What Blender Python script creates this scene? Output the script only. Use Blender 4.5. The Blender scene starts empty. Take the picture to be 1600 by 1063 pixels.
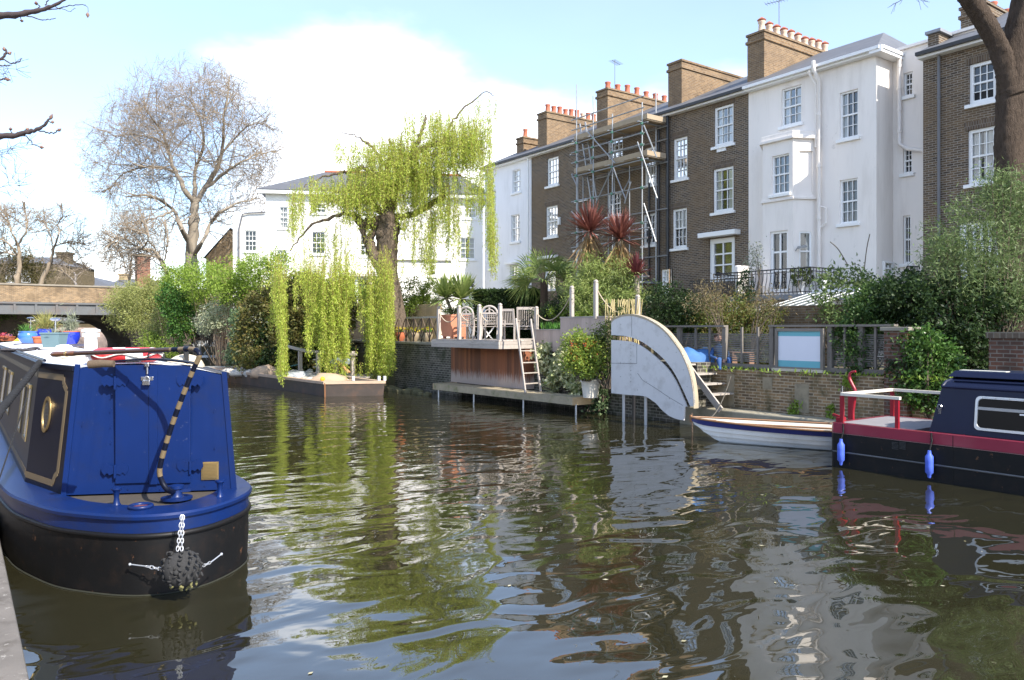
import bpy, bmesh, math, random
import numpy as np
from mathutils import Vector
R = math.radians
sc = bpy.context.scene
# ------------------------------------------------------------------ camera, sky, sun, exposure
A = R(35.8); SA, CA = math.sin(A), math.cos(A); F = 1205.0; HX, HY = 800.0, 515.0; H = 2.45
cam = bpy.data.objects.new('camera', bpy.data.cameras.new('camera')); sc.collection.objects.link(cam)
cam.location = (0, 0, H); cam.rotation_euler = (R(90), 0, -A)
cam.data.sensor_width = 36; cam.data.lens = F / 1600 * 36; cam.data.shift_y = -16.5 / 1600
cam.data.clip_start = 0.05; cam.data.clip_end = 4000; sc.camera = cam
SUN_EL, SUN_AZ = R(41), (0.09, -0.996)          # direction towards the sun, in plan
w = bpy.data.worlds.new('World'); sc.world = w; w.use_nodes = True
wn, wl = w.node_tree.nodes, w.node_tree.links
for n in list(wn): wn.remove(n)
def N(tree, t, **k):
    n = tree.nodes.new(t)
    for a, b in k.items():
        if a in n.inputs: n.inputs[a].default_value = b
        else: setattr(n, a, b)
    return n
wt = w.node_tree
sky = N(wt, 'ShaderNodeTexSky', sky_type='NISHITA', sun_disc=False, sun_elevation=SUN_EL,
        sun_rotation=math.atan2(SUN_AZ[0], SUN_AZ[1]), air_density=1.0, dust_density=0.6, ozone_density=3.5)
tc = N(wt, 'ShaderNodeTexCoord')
mp = N(wt, 'ShaderNodeMapping'); mp.inputs['Scale'].default_value = (1, 1, 2.2); mp.inputs['Location'].default_value = (3.1, 1.7, 0.4)
wl.new(tc.outputs['Generated'], mp.inputs['Vector'])
n1 = N(wt, 'ShaderNodeTexNoise', Scale=1.9, Detail=7.0, Roughness=0.52); wl.new(mp.outputs[0], n1.inputs['Vector'])
sx = N(wt, 'ShaderNodeSeparateXYZ'); wl.new(tc.outputs['Generated'], sx.inputs[0])
el = N(wt, 'ShaderNodeMath', operation='MULTIPLY_ADD'); el.inputs[1].default_value = -1.25; el.inputs[2].default_value = 0.21
wl.new(sx.outputs['Z'], el.inputs[0])
# one big bank of cumulus over the terrace, thinner cloud and blue elsewhere
cd = ((60 / F) * CA + SA, (-60 / F) * SA + CA, 320 / F); cl_ = math.sqrt(sum(q * q for q in cd))
dp = N(wt, 'ShaderNodeVectorMath', operation='DOT_PRODUCT'); dp.inputs[1].default_value = tuple(q / cl_ for q in cd); wl.new(tc.outputs['Generated'], dp.inputs[0])
bk_ = N(wt, 'ShaderNodeMapRange', interpolation_type='SMOOTHSTEP'); bk_.inputs['From Min'].default_value = .88; bk_.inputs['From Max'].default_value = .985; bk_.inputs['To Min'].default_value = -.06; bk_.inputs['To Max'].default_value = .12
wl.new(dp.outputs['Value'], bk_.inputs['Value'])
a0_ = N(wt, 'ShaderNodeMath', operation='ADD'); wl.new(n1.outputs['Fac'], a0_.inputs[0]); wl.new(bk_.outputs[0], a0_.inputs[1])
ad = N(wt, 'ShaderNodeMath', operation='ADD'); wl.new(a0_.outputs[0], ad.inputs[0]); wl.new(el.outputs[0], ad.inputs[1])
cr = N(wt, 'ShaderNodeMapRange', interpolation_type='SMOOTHSTEP'); cr.inputs['From Min'].default_value = 0.40; cr.inputs['From Max'].default_value = 0.64; cr.inputs['To Min'].default_value = 0.10
wl.new(ad.outputs[0], cr.inputs['Value'])
n2 = N(wt, 'ShaderNodeTexNoise', Scale=5.0, Detail=5.0); wl.new(mp.outputs[0], n2.inputs['Vector'])
cc = N(wt, 'ShaderNodeMix', data_type='RGBA'); cc.inputs['A'].default_value = (6.3, 6.6, 7.1, 1); cc.inputs['B'].default_value = (9.5, 9.5, 9.6, 1)
wl.new(n2.outputs['Fac'], cc.inputs[0])
mx = N(wt, 'ShaderNodeMix', data_type='RGBA'); wl.new(cr.outputs[0], mx.inputs[0]); wl.new(sky.outputs[0], mx.inputs['A']); wl.new(cc.outputs['Result'], mx.inputs['B'])
bg = N(wt, 'ShaderNodeBackground', Strength=0.13); wl.new(mx.outputs['Result'], bg.inputs['Color'])
wo = N(wt, 'ShaderNodeOutputWorld'); wl.new(bg.outputs[0], wo.inputs['Surface'])
sd = bpy.data.lights.new('sun', 'SUN'); sd.energy = 3.5; sd.angle = R(0.5); sd.color = (1.0, 0.93, 0.82)
sun = bpy.data.objects.new('sun', sd); sc.collection.objects.link(sun); sun.location = (0, -30, 60)
sv = Vector((SUN_AZ[0] * math.cos(SUN_EL), SUN_AZ[1] * math.cos(SUN_EL), math.sin(SUN_EL)))
sun.rotation_euler = sv.to_track_quat('Z', 'Y').to_euler()
sc.view_settings.view_transform = 'Standard'; sc.view_settings.look = 'None'; sc.view_settings.exposure = 1.38; sc.view_settings.gamma = 1
sc.render.resolution_x, sc.render.resolution_y = 1024, 680
# ------------------------------------------------------------------ measuring helpers: world X across the canal, Y along it
def ray(px, py):
    x, z = (px - HX) / F, (HY - py) / F
    return (x * CA + SA, -x * SA + CA, z)
def at_z(px, py, z):
    r = ray(px, py); k = (z - H) / r[2]; return (r[0] * k, r[1] * k, z)
def at_X(px, py, X):
    r = ray(px, py); k = X / r[0]; return (X, r[1] * k, H + r[2] * k)
def at_Y(px, py, Y):
    r = ray(px, py); k = Y / r[1]; return (r[0] * k, Y, H + r[2] * k)
def at_d(px, py, d):
    r = ray(px, py); return (r[0] * d, r[1] * d, H + r[2] * d)
V3 = lambda *a: np.array(a, float)
def rng(s): return np.random.default_rng(s)
# ------------------------------------------------------------------ materials
MATS = {}
def newmat(name):
    m = bpy.data.materials.new(name); m.use_nodes = True
    t = m.node_tree; p = t.nodes['Principled BSDF']; MATS[name] = m
    return m, t, p
def mixc(t, fac, a, b):
    n = N(t, 'ShaderNodeMix', data_type='RGBA')
    for s, v in (('A', a), ('B', b)):
        if isinstance(v, tuple): n.inputs[s].default_value = (*v[:3], 1)
        else: t.links.new(v, n.inputs[s])
    if isinstance(fac, (int, float)): n.inputs[0].default_value = fac
    else: t.links.new(fac, n.inputs[0])
    return n.outputs['Result']
def noise(t, scale, detail=5, rough=.55, vec=None, dist=0):
    n = N(t, 'ShaderNodeTexNoise', Scale=scale, Detail=detail, Roughness=rough, Distortion=dist)
    if vec is None:
        g = N(t, 'ShaderNodeNewGeometry'); vec = g.outputs['Position']
    t.links.new(vec, n.inputs['Vector']); return n.outputs['Fac']
def ramp(t, val, lo, hi):
    n = N(t, 'ShaderNodeMapRange'); n.inputs['From Min'].default_value = lo; n.inputs['From Max'].default_value = hi
    t.links.new(val, n.inputs['Value']); return n.outputs[0]
def bump(t, p, h, strength, dist=.01):
    b = N(t, 'ShaderNodeBump', Strength=strength, Distance=dist); t.links.new(h, b.inputs['Height']); t.links.new(b.outputs[0], p.inputs['Normal'])
def sc3(c, k): return tuple(min(1, x * k) for x in c)
def M(name, col=None, rough=.6, metal=0, var=.18, vs=2.5, isl=0, stain=None, stain_amt=.5, ss=1.2, bmp=0, bs=30, spec=.5, stretch=None, coat=0, stain2=None):
    """plain weathered surface: patchy colour, optional per-piece variation, stains with a shape of their own, small bumps"""
    if name in MATS: return MATS[name]
    m, t, p = newmat(name)
    vec = None
    if stretch:
        g = N(t, 'ShaderNodeNewGeometry'); mpn = N(t, 'ShaderNodeMapping'); mpn.inputs['Scale'].default_value = stretch
        t.links.new(g.outputs['Position'], mpn.inputs['Vector']); vec = mpn.outputs[0]
    c = mixc(t, noise(t, vs, vec=vec), sc3(col, 1 - var), sc3(col, 1 + var))
    if isl:
        g = N(t, 'ShaderNodeNewGeometry'); hv = N(t, 'ShaderNodeHueSaturation'); t.links.new(c, hv.inputs['Color'])
        r_ = N(t, 'ShaderNodeMapRange'); r_.inputs['To Min'].default_value = 1 - isl; r_.inputs['To Max'].default_value = 1 + isl
        t.links.new(g.outputs['Random Per Island'], r_.inputs['Value']); t.links.new(r_.outputs[0], hv.inputs['Value']); c = hv.outputs[0]
    if stain:
        c = mixc(t, N_mul(t, ramp(t, noise(t, ss, 8, .65, vec), .5, .68), stain_amt), c, stain)
    if stain2:
        c2, amt2, s2, lo2 = stain2; c = mixc(t, N_mul(t, ramp(t, noise(t, s2, 9, .72), lo2, lo2 + .05), amt2), c, c2)
    t.links.new(c, p.inputs['Base Color'])
    p.inputs['Roughness'].default_value = rough; p.inputs['Metallic'].default_value = metal; p.inputs['Specular IOR Level'].default_value = spec
    if coat: p.inputs['Coat Weight'].default_value = coat; p.inputs['Coat Roughness'].default_value = .08
    if bmp: bump(t, p, noise(t, bs, 6, .6, vec), bmp)
    return m
def N_mul(t, v, k):
    n = N(t, 'ShaderNodeMath', operation='MULTIPLY'); n.inputs[1].default_value = k; t.links.new(v, n.inputs[0]); return n.outputs[0]
def brick(name, c1, c2, mortar, bw=.225, rh=.075, ms=.011, stain=None, sa=.5, ss=.5, swap=False):
    if name in MATS: return MATS[name]
    m, t, p = newmat(name)
    g = N(t, 'ShaderNodeNewGeometry'); s = N(t, 'ShaderNodeSeparateXYZ'); t.links.new(g.outputs['Position'], s.inputs[0])
    a = N(t, 'ShaderNodeMath', operation='ADD'); t.links.new(s.outputs['X'], a.inputs[0]); t.links.new(s.outputs['Y'], a.inputs[1])
    cb = N(t, 'ShaderNodeCombineXYZ'); t.links.new(a.outputs[0], cb.inputs['X']); t.links.new(s.outputs['Z'], cb.inputs['Y'])
    # slightly wobbly courses
    nz = N(t, 'ShaderNodeTexNoise', Scale=1.3, Detail=3.0); t.links.new(g.outputs['Position'], nz.inputs['Vector'])
    vm = N(t, 'ShaderNodeVectorMath', operation='MULTIPLY_ADD'); vm.inputs[1].default_value = (.02, .02, 0)
    t.links.new(nz.outputs['Color'], vm.inputs[0]); t.links.new(cb.outputs[0], vm.inputs[2])
    b = N(t, 'ShaderNodeTexBrick', Scale=1.0); b.inputs['Brick Width'].default_value = bw; b.inputs['Row Height'].default_value = rh
    b.inputs['Mortar Size'].default_value = ms; b.inputs['Mortar Smooth'].default_value = .15; b.inputs['Bias'].default_value = -.1
    b.inputs['Color1'].default_value = (*c1, 1); b.inputs['Color2'].default_value = (*c2, 1); b.inputs['Mortar'].default_value = (*mortar, 1)
    t.links.new(vm.outputs[0], b.inputs['Vector'])
    c = b.outputs['Color']
    hv = N(t, 'ShaderNodeHueSaturation'); t.links.new(c, hv.inputs['Color'])
    r_ = N(t, 'ShaderNodeMapRange'); r_.inputs['To Min'].default_value = .55; r_.inputs['To Max'].default_value = 1.45
    t.links.new(noise(t, 5, 8, .7), r_.inputs['Value']); t.links.new(r_.outputs[0], hv.inputs['Value']); c = hv.outputs[0]
    if stain: c = mixc(t, N_mul(t, ramp(t, noise(t, ss, 8, .65), .48, .66), sa), c, stain)
    t.links.new(c, p.inputs['Base Color']); p.inputs['Roughness'].default_value = .9; p.inputs['Specular IOR Level'].default_value = .2
    bump(t, p, b.outputs['Fac'], -.5, .01)
    return m
def leafmat(name, c1, c2, tr=.35, rough=.5):
    if name in MATS: return MATS[name]
    m, t, p = newmat(name)
    g = N(t, 'ShaderNodeNewGeometry')
    c = mixc(t, g.outputs['Random Per Island'], c1, c2)
    hv = N(t, 'ShaderNodeHueSaturation'); t.links.new(c, hv.inputs['Color'])
    r_ = N(t, 'ShaderNodeMapRange'); r_.inputs['To Min'].default_value = .6; r_.inputs['To Max'].default_value = 1.4
    t.links.new(noise(t, 1.4, 4), r_.inputs['Value']); t.links.new(r_.outputs[0], hv.inputs['Value'])
    t.links.new(hv.outputs[0], p.inputs['Base Color']); p.inputs['Roughness'].default_value = rough; p.inputs['Specular IOR Level'].default_value = .35
    tl = N(t, 'ShaderNodeBsdfTranslucent'); t.links.new(hv.outputs[0], tl.inputs['Color'])
    ms = N(t, 'ShaderNodeMixShader'); ms.inputs[0].default_value = tr
    t.links.new(p.outputs[0], ms.inputs[1]); t.links.new(tl.outputs[0], ms.inputs[2]); t.links.new(ms.outputs[0], t.nodes['Material Output'].inputs['Surface'])
    return m
def clearglass(dull=False):
    nm = 'dull_window_glass' if dull else 'window_glass'
    if nm in MATS: return MATS[nm]
    m, t, p = newmat(nm); t.nodes.remove(p)
    fr_ = N(t, 'ShaderNodeFresnel', IOR=1.6); k = N(t, 'ShaderNodeMath', operation='MULTIPLY_ADD'); k.inputs[1].default_value = .25 if dull else .9; k.inputs[2].default_value = .01 if dull else .04; t.links.new(fr_.outputs[0], k.inputs[0])
    gl = N(t, 'ShaderNodeBsdfGlossy', Roughness=.02); tr = N(t, 'ShaderNodeBsdfTransparent'); tr.inputs['Color'].default_value = (.82, .85, .84, 1)
    b = N(t, 'ShaderNodeBump', Strength=.15, Distance=.02); t.links.new(noise(t, 2.0, 2), b.inputs['Height']); t.links.new(b.outputs[0], gl.inputs['Normal'])
    ms = N(t, 'ShaderNodeMixShader'); t.links.new(k.outputs[0], ms.inputs[0]); t.links.new(tr.outputs[0], ms.inputs[1]); t.links.new(gl.outputs[0], ms.inputs[2]); t.links.new(ms.outputs[0], t.nodes['Material Output'].inputs['Surface']); return m
def glassmat(name, col, rough=.04, spec=.9, curtain=None):
    if name in MATS: return MATS[name]
    m, t, p = newmat(name)
    c = mixc(t, noise(t, .9, 2), sc3(col, .4), sc3(col, 1.5))
    if curtain: c = mixc(t, ramp(t, noise(t, 1.1, 2), .42, .5), c, curtain)
    t.links.new(c, p.inputs['Base Color']); p.inputs['Roughness'].default_value = rough; p.inputs['Specular IOR Level'].default_value = spec
    p.inputs['Coat Weight'].default_value = .6; p.inputs['Coat Roughness'].default_value = .02
    bump(t, p, noise(t, 2.2, 2), .12, .02)
    return m
# ------------------------------------------------------------------ mesh collector
class Fr:
    """a vertical wall plane: origin, tangent along the wall, outward normal"""
    def __init__(s, o, t, n=None):
        s.o = V3(*o); l = math.hypot(*t); s.t = V3(t[0] / l, t[1] / l); s.n = V3(*n) if n is not None else V3(s.t[1], -s.t[0])
    def p(s, a, d, z): q = s.o + s.t * a + s.n * d; return (q[0], q[1], z)
    def px(s, px, py):
        r = ray(px, py); k = (s.o @ s.n) / (r[0] * s.n[0] + r[1] * s.n[1])
        q = V3(r[0] * k, r[1] * k) - s.o; return float(q @ s.t), H + r[2] * k
    def rect(s, x0, x1, y0, y1):
        xm = (x0 + x1) / 2; a, b = s.px(x0, y0)[0], s.px(x1, y0)[0]
        return (min(a, b), max(a, b), s.px(xm, y1)[1], s.px(xm, y0)[1])
BOXF = [(0, 3, 2, 1), (4, 5, 6, 7), (0, 1, 5, 4), (1, 2, 6, 5), (2, 3, 7, 6), (3, 0, 4, 7)]
class MB:
    def __init__(s): s.v, s.f, s.m = [], [], []
    def add(s, vs, fs, mi=0):
        o = len(s.v); s.v += [tuple(map(float, p)) for p in vs]; s.f += [tuple(i + o for i in f) for f in fs]; s.m += [mi] * len(fs); return s
    def hexa(s, p8, mi=0): return s.add(p8, BOXF, mi)
    def box(s, x0, x1, y0, y1, z0, z1, mi=0):
        return s.hexa([(x0, y0, z0), (x1, y0, z0), (x1, y1, z0), (x0, y1, z0), (x0, y0, z1), (x1, y0, z1), (x1, y1, z1), (x0, y1, z1)], mi)
    def fbox(s, fr, a0, a1, d0, d1, z0, z1, mi=0):
        return s.hexa([fr.p(a0, d0, z0), fr.p(a1, d0, z0), fr.p(a1, d1, z0), fr.p(a0, d1, z0), fr.p(a0, d0, z1), fr.p(a1, d0, z1), fr.p(a1, d1, z1), fr.p(a0, d1, z1)], mi)
    def beam(s, p0, p1, w, h, mi=0, up=(0, 0, 1)):
        p0, p1 = V3(*p0), V3(*p1); d = p1 - p0; d /= np.linalg.norm(d); u = V3(*up)
        if abs(d @ u) > .98: u = V3(1, 0, 0)
        a = np.cross(d, u); a /= np.linalg.norm(a); b = np.cross(a, d)
        q = lambda c, i, j: c + a * w / 2 * i + b * h / 2 * j
        return s.hexa([q(p0, -1, -1), q(p0, 1, -1), q(p1, 1, -1), q(p1, -1, -1), q(p0, -1, 1), q(p0, 1, 1), q(p1, 1, 1), q(p1, -1, 1)], mi)
    def tube(s, pts, r, n=8, mi=0, caps=True):
        P = np.array(pts, float); k = len(P); rr = np.full(k, r, float) if np.isscalar(r) else np.array(r, float)
        T = np.gradient(P, axis=0); T /= np.linalg.norm(T, axis=1)[:, None] + 1e-9
        u = V3(0, 0, 1) if abs(T[0][2]) < .9 else V3(1, 0, 0)
        a = np.cross(T[0], u); a /= np.linalg.norm(a); vs = []
        for i in range(k):
            a = a - T[i] * (a @ T[i]); a /= np.linalg.norm(a) + 1e-9; b = np.cross(T[i], a)
            for j in range(n):
                th = 2 * math.pi * j / n; vs.append(P[i] + (a * math.cos(th) + b * math.sin(th)) * rr[i])
        fs = [(i * n + j, i * n + (j + 1) % n, (i + 1) * n + (j + 1) % n, (i + 1) * n + j) for i in range(k - 1) for j in range(n)]
        if caps: fs += [tuple(range(n))[::-1], tuple((k - 1) * n + j for j in range(n))]
        return s.add(vs, fs, mi)
    def lathe(s, c, prof, n=16, mi=0, caps=True):
        vs = [(c[0] + r * math.cos(2 * math.pi * j / n), c[1] + r * math.sin(2 * math.pi * j / n), c[2] + z) for r, z in prof for j in range(n)]; k = len(prof)
        fs = [(i * n + j, i * n + (j + 1) % n, (i + 1) * n + (j + 1) % n, (i + 1) * n + j) for i in range(k - 1) for j in range(n)]
        if caps: fs += [tuple(range(n))[::-1], tuple((k - 1) * n + j for j in range(n))]
        return s.add(vs, fs, mi)
    def ball(s, c, r, n=12, mi=0, sq=(1, 1, 1)):
        k = n // 2; o = len(s.v)
        s.lathe((0, 0, 0), [(max(1e-4, math.sin(math.pi * i / k)), -math.cos(math.pi * i / k)) for i in range(k + 1)], n, mi, False)
        s.v[o:] = [(c[0] + x * r * sq[0], c[1] + y * r * sq[1], c[2] + z * r * sq[2]) for x, y, z in s.v[o:]]; return s
    def torus(s, c, Rr, r, n=24, k=8, mi=0, mfun=None):
        vs = [(c[0] + (Rr + r * math.cos(b)) * math.cos(a), c[1] + (Rr + r * math.cos(b)) * math.sin(a), c[2] + r * math.sin(b)) for a in [2 * math.pi * i / n for i in range(n)] for b in [2 * math.pi * j / k for j in range(k)]]
        for i in range(n):
            s.add([], [], 0)
        o = len(s.v); s.v += vs
        for i in range(n):
            for j in range(k):
                s.f.append((o + i * k + j, o + ((i + 1) % n) * k + j, o + ((i + 1) % n) * k + (j + 1) % k, o + i * k + (j + 1) % k)); s.m.append(mfun(i / n) if mfun else mi)
        return s
    def prism(s, poly, z0, z1, mi=0):
        n = len(poly); vs = [(x, y, z0) for x, y in poly] + [(x, y, z1) for x, y in poly]
        return s.add(vs, [tuple(range(n))[::-1], tuple(range(n, 2 * n))] + [(i, (i + 1) % n, (i + 1) % n + n, i + n) for i in range(n)], mi)
    def loft(s, rings, mi=0, closed=True, caps=True):
        n = len(rings[0]); vs = [p for r in rings for p in r]; e = n if closed else n - 1
        fs = [(i * n + j, i * n + (j + 1) % n, (i + 1) * n + (j + 1) % n, (i + 1) * n + j) for i in range(len(rings) - 1) for j in range(e)]
        if caps and closed: fs += [tuple(range(n))[::-1], tuple((len(rings) - 1) * n + j for j in range(n))]
        return s.add(vs, fs, mi)
ORG = {}
def root_of(o):
    while o.parent: o = o.parent
    return o
def link(name, me, parent=None, loc=None):
    o = bpy.data.objects.new(name, me); sc.collection.objects.link(o)
    if parent: o.parent = parent
    if loc is not None: o.location = loc
    return o
def obj(name, mb, mats, parent=None, smooth=0, bevel=0, local=False, flip=True):
    V = np.array(mb.v, float)
    loc = None
    if parent is None:
        loc = V3((V[:, 0].min() + V[:, 0].max()) / 2, (V[:, 1].min() + V[:, 1].max()) / 2, V[:, 2].min()); V = V - loc
    elif not local: V = V - ORG.get(root_of(parent).name, V3(0, 0, 0))
    me = bpy.data.meshes.new(name); me.from_pydata([tuple(p) for p in V], [], mb.f)
    mats = mats if isinstance(mats, (list, tuple)) else [mats]
    for m in mats: me.materials.append(m)
    me.polygons.foreach_set('material_index', mb.m)
    if flip:
        bm = bmesh.new(); bm.from_mesh(me); bmesh.ops.recalc_face_normals(bm, faces=bm.faces); bm.to_mesh(me); bm.free()
    if smooth:
        me.polygons.foreach_set('use_smooth', [True] * len(me.polygons)); me.set_sharp_from_angle(angle=R(smooth))
    me.update(); o = link(name, me, parent, None if loc is None else tuple(loc))
    if parent is None: ORG[o.name] = loc
    if bevel:
        b = o.modifiers.new('bevel', 'BEVEL'); b.width = bevel; b.segments = 2; b.limit_method = 'ANGLE'
    return o
def mesh_np(name, V, Fq, mats, parent=None, mi=None, smooth=False, local=False):
    V = np.asarray(V, float).reshape(-1, 3); Fq = np.asarray(Fq, np.int32)
    loc = None
    if parent is None:
        loc = V3((V[:, 0].min() + V[:, 0].max()) / 2, (V[:, 1].min() + V[:, 1].max()) / 2, V[:, 2].min()); V = V - loc
    elif not local: V = V - ORG.get(root_of(parent).name, V3(0, 0, 0))
    me = bpy.data.meshes.new(name); n, k = Fq.shape
    me.vertices.add(len(V)); me.vertices.foreach_set('co', V.astype(np.float32).ravel())
    me.loops.add(n * k); me.loops.foreach_set('vertex_index', Fq.ravel())
    me.polygons.add(n); me.polygons.foreach_set('loop_start', np.arange(0, n * k, k, dtype=np.int32))
    for m in (mats if isinstance(mats, (list, tuple)) else [mats]): me.materials.append(m)
    if mi is not None: me.polygons.foreach_set('material_index', np.asarray(mi, np.int32))
    if smooth: me.polygons.foreach_set('use_smooth', [True] * n)
    me.update(calc_edges=True); o = link(name, me, parent, None if loc is None else tuple(loc))
    if parent is None: ORG[o.name] = loc
    return o
def T(name, label, cat, loc=(0, 0, 0), group=None):
    o = bpy.data.objects.new(name, None); sc.collection.objects.link(o); o.location = loc; o.empty_display_size = .2
    o['label'] = label; o['category'] = cat
    if group: o['group'] = group
    ORG[o.name] = V3(*loc); return o
def tag(o, label, cat, group=None, kind=None):
    o['label'] = label; o['category'] = cat
    if group: o['group'] = group
    if kind: o['kind'] = kind
    return o
def struct(o): o['kind'] = 'structure'; return o
def dup(rt, loc, rz=0, label=None, group=None, scale=None):
    def cp(o, par):
        c = o.copy(); sc.collection.objects.link(c)
        if par: c.parent = par
        for ch in list(o.children): cp(ch, c)
        return c
    r = cp(rt, None); r.location = loc; r.rotation_euler = (0, 0, rz); ORG[r.name] = V3(*loc)
    if label: r['label'] = label
    if group: r['group'] = group
    if scale: r.scale = scale
    return r
# ------------------------------------------------------------------ plants
def unit(a): return a / (np.linalg.norm(a, axis=-1, keepdims=True) + 1e-9)
def leaf_mesh(P, D, L, W, g, fold=.15):
    n = len(P); S = unit(np.cross(D, unit(g.normal(size=(n, 3))))); U = np.cross(S, D)
    L = np.broadcast_to(L, n)[:, None]; W = np.broadcast_to(W, n)[:, None]
    m = P + D * L * .45
    V = np.stack([P, m + S * W * .5 + U * W * fold, P + D * L, m - S * W * .5 + U * W * fold], 1)
    return V.reshape(-1, 3), np.arange(4 * n).reshape(n, 4)
def blob(px, py, rx, ry, d, rd=None):
    k = d / F; return (V3(*at_d(px, py, d)), V3(rx * k, (rd if rd else rx * k), ry * k))
def cloud(g, blobs, n, L, W, clump=.25, per=26, droop=0.0, shell=.5, out=.6):
    """leaf clumps spread unevenly through ellipsoids; lateral axis follows the picture, depth axis away from it"""
    vol = np.array([b[1][0] * b[1][2] + b[1][0] * b[1][1] * .3 for b in blobs]); vol = vol / vol.sum(); Ps, Ds = [], []
    ax, ay = V3(CA, -SA, 0), V3(SA, CA, 0)
    for (c, r), q in zip(blobs, vol):
        nc = max(3, int(n * q / per)); d = unit(g.normal(size=(nc, 3))); rad = shell + (1 - shell) * g.random(nc) ** .6
        rad *= 1 + .22 * np.sin(d[:, 0] * 5 + c[0] * 3) * np.cos(d[:, 2] * 4 + c[1])
        loc = d * rad[:, None] * r
        cl = c + ax * loc[:, :1] + ay * loc[:, 1:2] + V3(0, 0, 1) * loc[:, 2:]
        od = ax * d[:, :1] + ay * d[:, 1:2] + V3(0, 0, 1) * d[:, 2:]
        k = g.poisson(per, nc) + 2; idx = np.repeat(np.arange(nc), k); m = len(idx)
        cs = clump * (.5 + g.random(nc))
        Ps.append(cl[idx] + g.normal(size=(m, 3)) * cs[idx, None] * .5)
        Ds.append(unit(od[idx] * out + unit(g.normal(size=(m, 3))) + V3(0, 0, -droop)))
    P, D = np.concatenate(Ps), np.concatenate(Ds)
    return leaf_mesh(P, D, L * (.6 + .8 * g.random(len(P))), W * (.7 + .6 * g.random(len(P))), g)
def seg_mesh(S, k=4):
    """many thin tapered twigs at once: rows of x0 y0 z0 x1 y1 z1 r0 r1"""
    S = np.array(S, float); p0, p1, r0, r1 = S[:, :3], S[:, 3:6], S[:, 6], S[:, 7]
    d = unit(p1 - p0); u = np.where(np.abs(d[:, 2:3]) < .9, V3(0, 0, 1), V3(1, 0, 0)); a = unit(np.cross(d, u)); b = np.cross(d, a)
    th = 2 * math.pi * np.arange(k) / k
    ring = a[:, None] * np.cos(th)[None, :, None] + b[:, None] * np.sin(th)[None, :, None]
    V = np.concatenate([p0[:, None] + ring * r0[:, None, None], p1[:, None] + ring * r1[:, None, None]], 1)
    base = np.arange(len(S))[:, None, None] * 2 * k; j = np.arange(k)
    Fq = (base + np.stack([j, (j + 1) % k, (j + 1) % k + k, j + k], 1)[None]).reshape(-1, 4)
    return V.reshape(-1, 3), Fq
def join_np(parts):
    Vs, Fs, o = [], [], 0
    for v, f in parts: Vs.append(v); Fs.append(np.asarray(f) + o); o += len(v)
    return np.concatenate(Vs), np.concatenate(Fs)
def grow(g, p, d, L, r, lvl, out, bend=.25, up=.05, spread=.7, kids=3, keep=None, rmin=.006):
    """a crooked branch that splits into crooked branches"""
    n = 4 if lvl > 1 else 3; p = V3(*p); d = unit(V3(*d)); pts = [p]
    for i in range(n):
        d = unit(d + g.normal(size=3) * bend * .6 + V3(0, 0, up)); q = p + d * L / n
        if keep is not None and not keep(q): return
        ra, rb = r * (1 - .55 * i / n), r * (1 - .55 * (i + 1) / n)
        out.append((*p, *q, max(ra, rmin), max(rb, rmin))); p = q; pts.append(p)
        if lvl > 0 and (i > 0 or lvl < 3):
            for _ in range(1 if g.random() < .75 else 2):
                if g.random() < .85: grow(g, p, d + g.normal(size=3) * spread, L * (.5 + .3 * g.random()), rb * .6, lvl - 1, out, bend, up, spread, kids, keep, rmin)
    if lvl > 0:
        for _ in range(kids): grow(g, p, d + g.normal(size=3) * spread, L * (.5 + .35 * g.random()), r * .42, lvl - 1, out, bend, up, spread, kids, keep, rmin)
def smooth_path(pts, n=24, wob=0, g=None):
    P = np.array(pts, float); k = len(P); t = np.linspace(0, k - 1, n); out = []
    for x in t:
        i = min(int(x), k - 2); f = x - i; p0, p1, p2, p3 = P[max(i - 1, 0)], P[i], P[i + 1], P[min(i + 2, k - 1)]
        out.append(.5 * (2 * p1 + (p2 - p0) * f + (2 * p0 - 5 * p1 + 4 * p2 - p3) * f * f + (3 * p1 - p0 - 3 * p2 + p3) * f ** 3))
    out = np.array(out)
    if wob and g is not None: out += g.normal(size=out.shape) * wob
    return out
def sag(p0, p1, drop, n=12):
    p0, p1 = V3(*p0), V3(*p1); return [tuple(p0 + (p1 - p0) * t - V3(0, 0, drop * 4 * t * (1 - t))) for t in np.linspace(0, 1, n)]
def bush(name, label, cat, blobs, n, L, W, mat, seed, clump=.25, droop=0, shell=.5, ground=None, stems=5, group=None, out=.6, per=26, stemr=.02):
    g = rng(seed); cs = np.array([b[0] for b in blobs]); c = cs.mean(0)
    zb = ground if ground is not None else min(b[0][2] - b[1][2] for b in blobs)
    t = T(name, label, cat, (c[0], c[1], zb), group)
    v, f = cloud(g, blobs, n, L, W, clump, per, droop, shell, out); mesh_np('foliage', v, f, mat, t)
    S = []
    for (bc, br) in blobs:
        for _ in range(stems):
            e = bc + g.normal(size=3) * br * .4; b0 = V3(c[0] + g.normal() * .1, c[1] + g.normal() * .1, zb)
            b0 = b0 * .6 + V3(bc[0], bc[1], zb) * .4; m = (b0 + e) / 2 + g.normal(size=3) * .12
            S += [(*b0, *m, stemr, stemr * .8), (*m, *e, stemr * .8, stemr * .3)]
    v, f = seg_mesh(S, 5); mesh_np('stem', v, f, M('stem_bark', (.11, .085, .06), .9), t)
    return t
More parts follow.
